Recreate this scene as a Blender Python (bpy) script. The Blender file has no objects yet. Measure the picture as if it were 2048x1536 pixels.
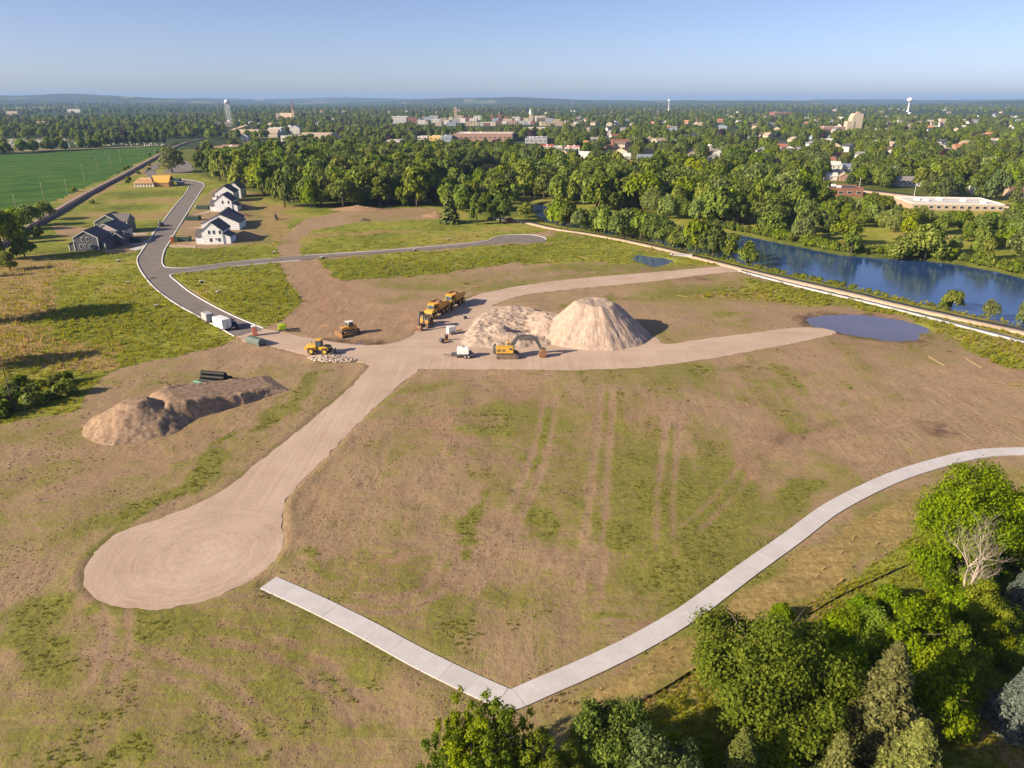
import bpy, bmesh, math, random
import numpy as np
from mathutils import Vector, Matrix
from mathutils.geometry import delaunay_2d_cdt
R = math.radians
random.seed(7); RNG = np.random.default_rng(11)
SC = bpy.context.scene; COL = SC.collection

# ------------------------------------------------------------ camera, sky, sun, exposure
CAM_H = 50.0; PITCH = R(21.75); FPX = 1422.0            # focal length in pixels of a 2048 wide picture
cam = bpy.data.objects.new('camera', bpy.data.cameras.new('camera')); COL.objects.link(cam)
cam.location = (0, 0, CAM_H); cam.rotation_euler = (math.pi/2 - PITCH, 0, 0)
cam.data.sensor_width = 36.0; cam.data.lens = FPX/2048*36.0
cam.data.clip_start = 1.0; cam.data.clip_end = 60000.0
SC.camera = cam

SUN_EL = R(25.0); SHADOW = Vector((0.91, 0.42, 0)).normalized()     # shadows fall to the right and a little away
world = bpy.data.worlds.new('World'); SC.world = world; world.use_nodes = True
wn = world.node_tree; wn.nodes.clear()
sky = wn.nodes.new('ShaderNodeTexSky'); sky.sky_type = 'NISHITA'; sky.sun_disc = False
sky.sun_elevation = SUN_EL; sky.sun_rotation = math.atan2(-SHADOW.x, -SHADOW.y)
sky.altitude = 300; sky.air_density = 0.6; sky.dust_density = 1.0; sky.ozone_density = 1.8
bg = wn.nodes.new('ShaderNodeBackground'); bg.inputs[1].default_value = 0.084
wo = wn.nodes.new('ShaderNodeOutputWorld')
tint = wn.nodes.new('ShaderNodeMix'); tint.data_type = 'RGBA'; tint.blend_type = 'MULTIPLY'; tint.inputs[0].default_value = 1.0; tint.inputs[7].default_value = (1.04, 0.94, 1.0, 1)
wn.links.new(sky.outputs[0], tint.inputs[6]); wn.links.new(tint.outputs[2], bg.inputs[0]); wn.links.new(bg.outputs[0], wo.inputs[0])

sun = bpy.data.objects.new('sun', bpy.data.lights.new('sun', 'SUN')); COL.objects.link(sun)
sun.data.energy = 4.8; sun.data.angle = R(0.53); sun.data.color = (1.0, 0.83, 0.60)
sdir = Vector((SHADOW.x*math.cos(SUN_EL), SHADOW.y*math.cos(SUN_EL), -math.sin(SUN_EL)))
sun.rotation_euler = sdir.to_track_quat('-Z', 'Y').to_euler(); sun.location = (-200, -80, 120)

SC.view_settings.view_transform = 'Standard'; SC.view_settings.look = 'None'
SC.view_settings.exposure = 0.9; SC.view_settings.gamma = 1.0; SC.view_settings.use_curve_mapping = False
SC.render.engine = 'CYCLES'
try:
    SC.cycles.use_denoising = True; SC.cycles.max_bounces = 5; SC.cycles.diffuse_bounces = 2
    SC.cycles.glossy_bounces = 2; SC.cycles.transmission_bounces = 3; SC.cycles.volume_bounces = 0
    SC.cycles.caustics_reflective = False; SC.cycles.caustics_refractive = False
except Exception: pass

# ------------------------------------------------------------ survey helpers
_cp, _sp = math.cos(PITCH), math.sin(PITCH)
def P(px, py, z=0.0):
    """ground point (x, y) surveyed from a photo pixel, on the level z"""
    a = (px-1024.0)/FPX; b = (py-768.0)/FPX
    dy = _cp - b*_sp; dz = -_sp - b*_cp
    t = (z-CAM_H)/dz
    return (a*t, dy*t)
def PV(px, py, z=0.0):
    x, y = P(px, py, z); return Vector((x, y, z))
def ppm(px, py):
    """photo pixels to a metre at a ground point"""
    x, y = P(px, py); return FPX/(y*_cp+CAM_H*_sp)
def height_for(bx, by, ty):
    """height of an upright thing that stands at pixel (bx,by) and whose top is at row ty"""
    x, y = P(bx, by); b = (ty-768.0)/FPX
    return CAM_H + y*(-_sp-b*_cp)/(_cp-b*_sp)
def poly(pts): return np.array([P(*p) for p in pts])
def smooth_line(pts, step=2.0, closed=False):
    """Catmull-Rom through world points, resampled at about step metres"""
    p = np.array(pts, float); n = len(p); out = []
    rng = range(n) if closed else range(n-1)
    for i in rng:
        if closed: a, b, c, d = p[(i-1) % n], p[i], p[(i+1) % n], p[(i+2) % n]
        else: a, b, c, d = p[max(i-1, 0)], p[i], p[i+1], p[min(i+2, n-1)]
        k = max(2, int(np.linalg.norm(c-b)/step)+1)
        for t in np.linspace(0, 1, k, endpoint=False):
            out.append(0.5*((2*b)+(-a+c)*t+(2*a-5*b+4*c-d)*t*t+(-a+3*b-3*c+d)*t**3))
    if not closed: out.append(p[-1])
    return np.array(out)
def inside(px, py, pg):
    r = np.zeros(px.shape, bool); j = len(pg)-1
    for i in range(len(pg)):
        xi, yi = pg[i]; xj, yj = pg[j]
        if yi != yj:
            c = ((yi > py) != (yj > py)) & (px < (xj-xi)*(py-yi)/(yj-yi)+xi)
            r ^= c
        j = i
    return r
def dist_line(px, py, pg, closed=True):
    d = np.full(px.shape, 1e9); n = len(pg)
    for i in range(n if closed else n-1):
        a = pg[i]; b = pg[(i+1) % n]; ab = b-a; L = ab@ab+1e-9
        t = np.clip(((px-a[0])*ab[0]+(py-a[1])*ab[1])/L, 0, 1)
        d = np.minimum(d, np.hypot(px-a[0]-t*ab[0], py-a[1]-t*ab[1]))
    return d
def sdf(px, py, pg):
    """signed distance to a polygon, negative inside, worked out only near it"""
    out = np.full(px.shape, 1e3); lo = pg.min(0)-40; hi = pg.max(0)+40
    m = (px > lo[0]) & (px < hi[0]) & (py > lo[1]) & (py < hi[1])
    x, y = px[m], py[m]; d = dist_line(x, y, pg); d[inside(x, y, pg)] *= -1
    out[m] = d; return out
def sstep(a, b, x):
    t = np.clip((x-a)/(b-a), 0, 1); return t*t*(3-2*t)
def _hash(ix, iy, s):
    h = (ix*374761393+iy*668265263+s*1442695041) & 0x7fffffff
    h = ((h ^ (h >> 13))*1274126177) & 0x7fffffff
    return ((h ^ (h >> 16)) & 0xffff)/65535.0
def vnoise(x, y, s=0):
    ix = np.floor(x).astype(np.int64); iy = np.floor(y).astype(np.int64); fx = x-ix; fy = y-iy
    fx = fx*fx*(3-2*fx); fy = fy*fy*(3-2*fy)
    a = _hash(ix, iy, s); b = _hash(ix+1, iy, s); c = _hash(ix, iy+1, s); d = _hash(ix+1, iy+1, s)
    return a+(b-a)*fx+(c-a)*fy+(a-b-c+d)*fx*fy
def fbm(x, y, s=0, o=4):
    v = 0; a = 0.5; t = 0
    for i in range(o):
        v = v+a*vnoise(x*2**i, y*2**i, s+i*17); t += a; a *= 0.5
    return v/t

# ------------------------------------------------------------ object helpers
def tag(o, label=None, cat=None, group=None, kind=None):
    if label: o['label'] = label
    if cat: o['category'] = cat
    if group: o['group'] = group
    if kind: o['kind'] = kind
    return o
def link(o, parent=None):
    COL.objects.link(o)
    if parent is not None: o.parent = parent
    return o
def empty(name, loc=(0, 0, 0), rz=0.0, sc=1.0):
    o = bpy.data.objects.new(name, None); o.empty_display_size = 0.2
    o.location = loc; o.rotation_euler = (0, 0, rz); o.scale = (sc, sc, sc) if not isinstance(sc, tuple) else sc
    return link(o)
def mesh_np(name, V, F, mats, smooth=False, midx=None):
    """mesh from arrays; F of shape (n,3) or (n,4)"""
    V = np.asarray(V, np.float32); F = np.asarray(F, np.int32)
    me = bpy.data.meshes.new(name); k = F.shape[1]
    me.vertices.add(len(V)); me.vertices.foreach_set('co', V.ravel())
    me.loops.add(F.size); me.loops.foreach_set('vertex_index', F.ravel())
    me.polygons.add(len(F)); me.polygons.foreach_set('loop_start', np.arange(0, F.size, k, dtype=np.int32))
    me.polygons.foreach_set('loop_total', np.full(len(F), k, np.int32))
    for m in (mats if isinstance(mats, (list, tuple)) else [mats]): me.materials.append(m)
    if midx is not None: me.polygons.foreach_set('material_index', np.asarray(midx, np.int32))
    if smooth: me.polygons.foreach_set('use_smooth', np.ones(len(F), bool))
    me.update(calc_edges=True); me.validate(); return me
class MB:
    """collects boxes, bars, tubes and prisms into one mesh"""
    def __init__(s): s.v = []; s.f = []
    def add(s, vs, fs, M=None):
        n = len(s.v)
        s.v += [tuple(M @ Vector(p)) if M else tuple(p) for p in vs]
        s.f += [tuple(i+n for i in f) for f in fs]; return s
    def box(s, c, d, rz=0, rx=0, ry=0, taper=1.0):
        x, y, z = d[0]/2, d[1]/2, d[2]/2; t = taper
        vs = [(-x, -y, -z), (x, -y, -z), (x, y, -z), (-x, y, -z), (-x*t, -y*t, z), (x*t, -y*t, z), (x*t, y*t, z), (-x*t, y*t, z)]
        M = Matrix.Translation(c) @ Matrix.Rotation(rz, 4, 'Z') @ Matrix.Rotation(ry, 4, 'Y') @ Matrix.Rotation(rx, 4, 'X')
        return s.add(vs, [(0, 3, 2, 1), (4, 5, 6, 7), (0, 1, 5, 4), (1, 2, 6, 5), (2, 3, 7, 6), (3, 0, 4, 7)], M)
    def bar(s, a, b, w, h=None, w2=None, h2=None):
        """a box between two points, w across, h in the upright direction, may taper"""
        a, b = Vector(a), Vector(b); h = h or w; w2 = w2 or w; h2 = h2 or h; d = (b-a).normalized()
        u = Vector((0, 0, 1)) if abs(d.z) < 0.95 else Vector((1, 0, 0))
        r = d.cross(u).normalized(); u = r.cross(d)
        vs = [a-r*w/2-u*h/2, a+r*w/2-u*h/2, a+r*w/2+u*h/2, a-r*w/2+u*h/2, b-r*w2/2-u*h2/2, b+r*w2/2-u*h2/2, b+r*w2/2+u*h2/2, b-r*w2/2+u*h2/2]
        return s.add(vs, [(0, 1, 2, 3), (7, 6, 5, 4), (0, 4, 5, 1), (1, 5, 6, 2), (2, 6, 7, 3), (3, 7, 4, 0)])
    def tube(s, pts, rad, seg=8, cap=True):
        pts = [Vector(p) for p in pts]; rad = rad if isinstance(rad, (list, tuple)) else [rad]*len(pts)
        vs = []; fs = []; pu = None
        for i, p in enumerate(pts):
            d = (pts[min(i+1, len(pts)-1)]-pts[max(i-1, 0)]).normalized()
            if pu is None: pu = Vector((0, 0, 1)) if abs(d.z) < 0.9 else Vector((1, 0, 0))
            r = d.cross(pu).normalized(); u = r.cross(d).normalized(); pu = u
            for k in range(seg):
                t = 2*math.pi*k/seg; vs.append(p+(r*math.cos(t)+u*math.sin(t))*rad[i])
        for i in range(len(pts)-1):
            for k in range(seg):
                a = i*seg+k; b = i*seg+(k+1) % seg; fs.append((a, b, b+seg, a+seg))
        if cap: fs.append(tuple(range(seg-1, -1, -1))); fs.append(tuple(range((len(pts)-1)*seg, len(pts)*seg)))
        return s.add(vs, fs)
    def prism(s, prof, y0, y1, M=None):
        """outline in x,z pulled from y0 to y1"""
        n = len(prof); vs = [(x, y0, z) for x, z in prof]+[(x, y1, z) for x, z in prof]
        fs = [tuple(range(n)), tuple(range(2*n-1, n-1, -1))]+[(i, i+n, (i+1) % n+n, (i+1) % n) for i in range(n)]
        return s.add(vs, fs, M)
    def lathe(s, prof, c=(0, 0, 0), seg=16):
        vs = []; fs = []; n = len(prof)
        for r, z in prof:
            for k in range(seg):
                t = 2*math.pi*k/seg; vs.append((c[0]+r*math.cos(t), c[1]+r*math.sin(t), c[2]+z))
        for i in range(n-1):
            for k in range(seg):
                a = i*seg+k; b = i*seg+(k+1) % seg; fs.append((a, b, b+seg, a+seg))
        return s.add(vs, fs)
    def mesh(s, name, mat, smooth=False):
        me = bpy.data.meshes.new(name); me.from_pydata(s.v, [], s.f); me.materials.append(mat)
        bm = bmesh.new(); bm.from_mesh(me); bmesh.ops.recalc_face_normals(bm, faces=bm.faces); bm.to_mesh(me); bm.free()
        if smooth:
            for p in me.polygons: p.use_smooth = True
        me.update(); return me
    def build(s, name, mat, parent=None, smooth=False, bevel=0.0):
        o = bpy.data.objects.new(name, s.mesh(name, mat, smooth)); link(o, parent)
        if bevel:
            m = o.modifiers.new('edge', 'BEVEL'); m.width = bevel; m.segments = 2; m.limit_method = 'ANGLE'
        return o
def obj(name, me, parent=None, loc=None, rz=0.0, sc=None):
    o = bpy.data.objects.new(name, me); link(o, parent)
    if loc is not None: o.location = loc
    if rz: o.rotation_euler = (0, 0, rz)
    if sc is not None: o.scale = (sc, sc, sc) if not isinstance(sc, tuple) else sc
    return o
def copy_tree(o, parent=None):
    c = o.copy(); COL.objects.link(c); c.parent = parent
    for ch in list(o.children): copy_tree(ch, c)
    return c

# ------------------------------------------------------------ materials
class NT:
    """short hand for node graphs"""
    def __init__(s, name, rough=0.8, spec=0.3):
        s.m = bpy.data.materials.new(name); s.m.use_nodes = True; s.t = s.m.node_tree
        s.b = s.t.nodes['Principled BSDF']; s.out = s.t.nodes['Material Output']
        s.b.inputs['Roughness'].default_value = rough; s.b.inputs['Specular IOR Level'].default_value = spec
    def n(s, ty, **k):
        x = s.t.nodes.new('ShaderNode'+ty)
        for a, v in k.items(): setattr(x, a, v)
        return x
    def put(s, sock, v):
        if hasattr(v, 'is_linked') or hasattr(v, 'links'): s.t.links.new(v, sock)
        else:
            if isinstance(v, tuple) and len(v) == 3 and len(sock.default_value) == 4: v = (*v, 1)
            sock.default_value = v
    def pos(s): return s.n('NewGeometry').outputs['Position']
    def objco(s): return s.n('TexCoord').outputs['Object']
    def map(s, vec, scale=(1, 1, 1), rot=(0, 0, 0)):
        m = s.n('Mapping'); m.vector_type = 'POINT'; s.put(m.inputs['Vector'], vec)
        m.inputs['Scale'].default_value = scale; m.inputs['Rotation'].default_value = rot; return m.outputs[0]
    def noise(s, vec, scale, detail=4, rough=0.55, dist=0.0):
        x = s.n('TexNoise'); s.put(x.inputs['Vector'], vec); x.inputs['Scale'].default_value = scale
        x.inputs['Detail'].default_value = detail; x.inputs['Roughness'].default_value = rough; x.inputs['Distortion'].default_value = dist
        return x.outputs['Fac']
    def math(s, op, a, b=0.0, clamp=False):
        x = s.n('Math', operation=op, use_clamp=clamp); s.put(x.inputs[0], a); s.put(x.inputs[1], b); return x.outputs[0]
    def step(s, a, b, v):
        x = s.n('MapRange', interpolation_type='SMOOTHSTEP'); s.put(x.inputs[0], v)
        x.inputs[1].default_value = a; x.inputs[2].default_value = b; return x.outputs[0]
    def mix(s, f, a, b, mode='MIX'):
        x = s.n('Mix', data_type='RGBA', blend_type=mode); s.put(x.inputs[0], f); s.put(x.inputs[6], a); s.put(x.inputs[7], b); return x.outputs[2]
    def ramp(s, f, stops):
        x = s.n('ValToRGB'); s.put(x.inputs[0], f); e = x.color_ramp.elements
        while len(e) < len(stops): e.new(0.5)
        for q, (p, c) in zip(e, stops): q.position = p; q.color = (*c, 1)
        return x.outputs[0]
    def attr(s, name):
        x = s.n('Attribute', attribute_name=name); y = s.n('SeparateColor'); s.t.links.new(x.outputs['Color'], y.inputs[0])
        return y.outputs[0], y.outputs[1], y.outputs[2], x.outputs['Alpha']
    def color(s, v): s.put(s.b.inputs['Base Color'], v); return s
    def bump(s, h, strength=0.5, dist=0.1):
        x = s.n('Bump'); x.inputs['Strength'].default_value = strength; x.inputs['Distance'].default_value = dist
        s.put(x.inputs['Height'], h); s.t.links.new(x.outputs[0], s.b.inputs['Normal']); return s
MATS = {}
def paint(name, col, rough=0.5, spec=0.4, wear=0.25, dirt=(0.22, 0.16, 0.11), scale=2.0, metal=0.0):
    """painted or plain surface with uneven dust, in object space"""
    if name in MATS: return MATS[name]
    t = NT(name, rough, spec); co = t.objco()
    a = t.noise(co, scale, 5, 0.6); b = t.noise(co, scale*0.23, 3)
    c = t.mix(t.math('MULTIPLY', t.step(0.42, 0.75, a), wear), (*col, 1), (*dirt, 1))
    c = t.mix(t.math('MULTIPLY', b, 0.25), c, tuple(x*0.72 for x in col)+(1,))
    t.color(c); t.b.inputs['Metallic'].default_value = metal
    t.put(t.b.inputs['Roughness'], t.math('ADD', rough*0.85, t.math('MULTIPLY', a, 0.25)))
    MATS[name] = t.m; return t.m
def glass_dark(name='window_glass', col=(0.03, 0.04, 0.05)):
    if name in MATS: return MATS[name]
    t = NT(name, 0.08, 0.6); t.color((*col, 1)); MATS[name] = t.m; return t.m
# ------------------------------------------------------------ the lie of the land (surveyed outlines)
STREET = poly([(470,673),(440,656),(400,634),(350,606),(310,576),(287,549),(277,531),(275,518),(281,507),(293,489),(310,463),(330,438),(350,411),(372,386),(378,374),(370,368),(352,364),(335,361),(305,358),(292,350),(288,343),(296,336),(322,321),
               (332,324),(316,336),(310,344),(318,352),(337,355),(372,359),(400,364),(409,371),(401,384),(385,410),(360,450),(345,475),(330,500),(325,520),(327,530),(337,535),(380,535),(480,523),(600,512),(750,502),(900,490),(968,483),
               (985,477),(1000,472),(1030,469.5),(1065,470),(1088,475),(1093,480),(1085,484),(1060,486.5),(1030,486.5),(1000,487),(960,491),(850,500),(700,511),(560,524),(450,535),(365,546),(345,549),(341,552),(355,564),(380,584),(420,608),(470,633),(528,657),(500,665)])
GRAVEL = poly([(470,674),(500,681),(560,697),(620,712),(700,722),(733,728),(735,735),(700,775),(640,825),(575,880),(510,930),(440,985),(360,1022),(290,1045),(230,1070),(185,1110),(165,1150),(172,1178),(200,1200),(250,1215),(310,1219),
               (380,1208),(440,1190),(500,1160),(545,1125),(568,1085),(565,1050),(567,1010),(585,980),(620,945),(660,905),(700,862),(750,815),(800,770),(833,742),(850,738),(1000,738),(1150,740),(1280,735),(1400,720),(1500,703),(1600,683),(1670,668),(1655,658),
               (1625,655),(1580,656),(1500,666),(1400,679),(1330,687),(1300,668),(1200,640),(1100,625),(1040,612),(985,612),(1000,605),(1040,592),(1100,583),(1200,573),(1300,563),(1380,553),(1450,545),(1500,541),(1475,533),(1440,533),(1380,538),(1300,545),
               (1200,553),(1100,563),(1020,575),(960,588),(930,600),(905,610),(870,626),(845,645),(830,665),(800,682),(750,690),(680,686),(600,672),(528,658)])
POND = poly([(1605,637),(1625,630),(1680,626),(1740,628),(1800,638),(1850,650),(1866,660),(1855,667),(1840,668),(1848,674),(1838,682),(1815,680),(1808,685),(1780,681),(1720,673),(1670,663),(1640,655),(1612,648)])
BASIN = poly([(1256,518),(1275,507),(1300,511),(1350,518),(1350,524),(1310,534),(1283,526)])
PUDDLE = poly([(655,680),(680,682),(700,684),(725,684),(748,687),(735,690),(715,692),(690,688),(665,684)])
PUDDLE2 = poly([(1868,858),(1882,854),(1897,858),(1890,862),(1876,862)])
NEARBANK = [(1046,404),(1066,420),(1088,440),(1200,462),(1300,481),(1400,503),(1440,512),(1520,531),(1600,549),(1700,571),(1800,592),(1900,614),(1960,628),(2048,650),(2300,705),(2700,800)]
FARBANK = [(1046,398),(1100,407),(1150,420),(1200,430),(1300,438),(1420,453),(1500,466),(1560,478),(1620,490),(1680,502),(1760,508),(1850,513),(1920,520),(2000,535),(2048,547),(2300,590),(2700,660)]
RIVER = poly(NEARBANK+FARBANK[::-1])
TRAIL_C = smooth_line([P(*p) for p in [(985,436),(1020,440),(1060,446),(1110,457),(1200,471),(1300,491),(1400,516),(1500,541),(1600,564),(1700,586),(1800,610),(1900,632),(2048,664),(2400,745),(2800,840)]], 4)
WALK_C = smooth_line([P(*p) for p in [(1480,541),(1560,562),(1650,584),(1750,607),(1850,632),(1950,658),(2048,683),(2300,752),(2700,860)]], 4)
PATH_C = smooth_line([P(*p) for p in [(537,1165),(630,1207),(730,1257),(840,1317),(930,1361),(985,1387),(1005,1395)]], 1.0)
PATH_D = smooth_line([P(*p) for p in [(1026,1400),(1075,1378),(1175,1335),(1270,1289),(1370,1231),(1435,1184),(1505,1132),(1585,1075),(1655,1022),(1722,985),(1800,950),(1880,925),(1960,907),(2048,902),(2150,906),(2300,930),(2500,985)]], 1.0)
FIELD = poly([(-900,350),(0,309),(200,298),(345,290.5),(330,299),(290,318),(240,345),(180,370),(130,393),(80,413),(0,440),(-900,700)])
RAIL_C = smooth_line([P(*p) for p in [(560,243),(470,262),(400,279),(370,287),(340,300),(300,322),(250,350),(200,376),(150,404),(110,428),(60,456),(0,492),(-120,560)]], 5)
HIGHWAY_C = smooth_line([P(*p) for p in [(1180,318),(1300,338),(1430,356),(1540,362),(1620,366),(1680,375),(1760,385),(1850,395),(1950,405),(2048,416),(2300,440)]], 6)
CEM_ROAD = smooth_line([P(*p) for p in [(-200,314),(0,303),(120,299),(250,294),(345,289)]], 8)

# ------------------------------------------------------------ ground sheet
def hills(x, y):
    d = np.hypot(x, y)
    k = sstep(2600, 9000, d)
    h = (fbm(x/2600, y/1500, 5, 5)-0.36)*175*k
    h = h + 40*k*sstep(-200, -5500, x)*sstep(3000, 9000, d)
    h = h + 8*sstep(1500, 3000, d)*(fbm(x/900, y/700, 9, 3)-0.5)
    return h
def relief(x, y):
    """height of the land away from roads"""
    d = np.hypot(x, y)
    near = 1-sstep(300, 700, d)
    z = (fbm(x/0.9, y/0.9, 3, 3)-0.5)*0.10*near*(1-sstep(120, 220, d))
    z = z + (fbm(x/3.2, y/3.2, 13, 3)-0.5)*0.26*near
    z = z + (fbm(x/14, y/14, 23, 2)-0.5)*0.5*near
    return z
def bank_dip(x, y):
    s = sdf(x, y, RIVER)
    return s, -2.6*(1-sstep(-6, 3.5, s))
a0, a1 = R(-66), R(66); NCOL = 620
rows = [26.0]
while rows[-1] < 420: rows.append(rows[-1]*1.0098)
while rows[-1] < 24000: rows.append(rows[-1]*1.024)
rr = np.array(rows); th = np.linspace(a0, a1, NCOL)
gx = (rr[:, None]*np.sin(th)[None, :]).ravel(); gy = (rr[:, None]*np.cos(th)[None, :]).ravel()-8.0
gz = relief(gx, gy)
road_sd = np.minimum(sdf(gx, gy, STREET), sdf(gx, gy, GRAVEL))
line_d = np.full(gx.shape, 1e3)
near_m = (gy < 900)
for c, w in ((TRAIL_C, 2.6), (WALK_C, 1.5), (PATH_C, 1.3), (PATH_D, 1.3)):
    line_d[near_m] = np.minimum(line_d[near_m], dist_line(gx[near_m], gy[near_m], c[::2], False)-w)
flat = np.minimum(road_sd, line_d)
gz *= sstep(0.0, 2.5, flat)
gz += -0.16*(1-sstep(-0.5, 0.35, flat))                       # roads lie in a shallow tray
gz += 0.10*np.exp(-((road_sd-0.9)/0.7)**2)*(0.4+fbm(gx/2.0, gy/2.0, 77, 2))*(sdf(gx, gy, GRAVEL) < 6)   # windrow of spoil along the gravel
river_s, dip = bank_dip(gx, gy); gz += dip
for pg, dp in ((POND, 0.7), (BASIN, 0.9), (PUDDLE, 0.25), (PUDDLE2, 0.25)):
    s = sdf(gx, gy, pg); w = (fbm(gx/2.2, gy/2.2, 31, 3)-0.5)*1.6
    m = s < 6
    gz = np.where(m, gz*sstep(1, 6, s)-dp*(1-sstep(-3.0, 0.9, s+w)), gz)
gz += hills(gx, gy)

def near_line(x, y, ln, pad):
    out = np.full(x.shape, 1e3); lo = ln.min(0)-pad; hi = ln.max(0)+pad; m = (x > lo[0]) & (x < hi[0]) & (y > lo[1]) & (y < hi[1])
    if m.any(): out[m] = dist_line(x[m], y[m], ln, False)
    return out
def _offset(line, k):
    d = np.gradient(line, axis=0); d /= np.linalg.norm(d, axis=1)[:, None]+1e-9; return line+np.stack([-d[:, 1], d[:, 0]], 1)*k
RUTS = []                                                     # wheel and crawler tracks left by the machines
for pts, v in (([(690,890),(720,860),(800,850),(900,845),(1000,840)], .5), ([(760,1120),(850,1090),(960,1085),(1080,1110),(1200,1150)], .55), ([(930,1180),(1000,1080),(1060,960),(1090,860),(1100,790)], .5), ([(1180,1180),(1190,1060),(1200,940),(1210,840),(1215,770)], .45),
    ([(1330,1110),(1330,1000),(1340,900),(1350,800)], .4), ([(1500,870),(1580,880),(1680,868),(1800,850),(1900,830)], .7), ([(1440,800),(1500,860),(1560,900)], .6), ([(1600,800),(1720,790),(1850,765),(1980,740)], .5), ([(430,1260),(540,1290),(640,1345),(730,1430)], .8), ([(200,1290),(330,1330),(450,1390),(540,1480)], .5),
    ([(60,1000),(180,960),(300,930),(420,890),(500,850)], .6), ([(20,930),(150,905),(280,890)], .5), ([(230,1210),(235,1290),(200,1370)], .5), ([(600,640),(640,600),(600,560),(580,530)], .6), ([(650,650),(680,610),(640,565),(610,525)], .5), ([(580,500),(600,470),(650,445),(760,432),(850,430)], .6),
    ([(900,585),(1000,560),(1150,545),(1300,540)], .5), ([(1350,650),(1450,640),(1560,625)], .5), ([(820,990),(880,930),(930,870)], .4), ([(1380,1060),(1460,980),(1500,920)], .5), ([(760,770),(690,850),(640,900)], .5), ([(330,745),(250,775),(170,850)], .7), ([(700,1200),(780,1215),(860,1180),(900,1120)], .5)):
    l_ = smooth_line([P(*q) for q in pts], 2.0)
    for k_ in (-1.05, 1.05): RUTS.append((_offset(l_, k_), v*.5, .36))
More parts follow.
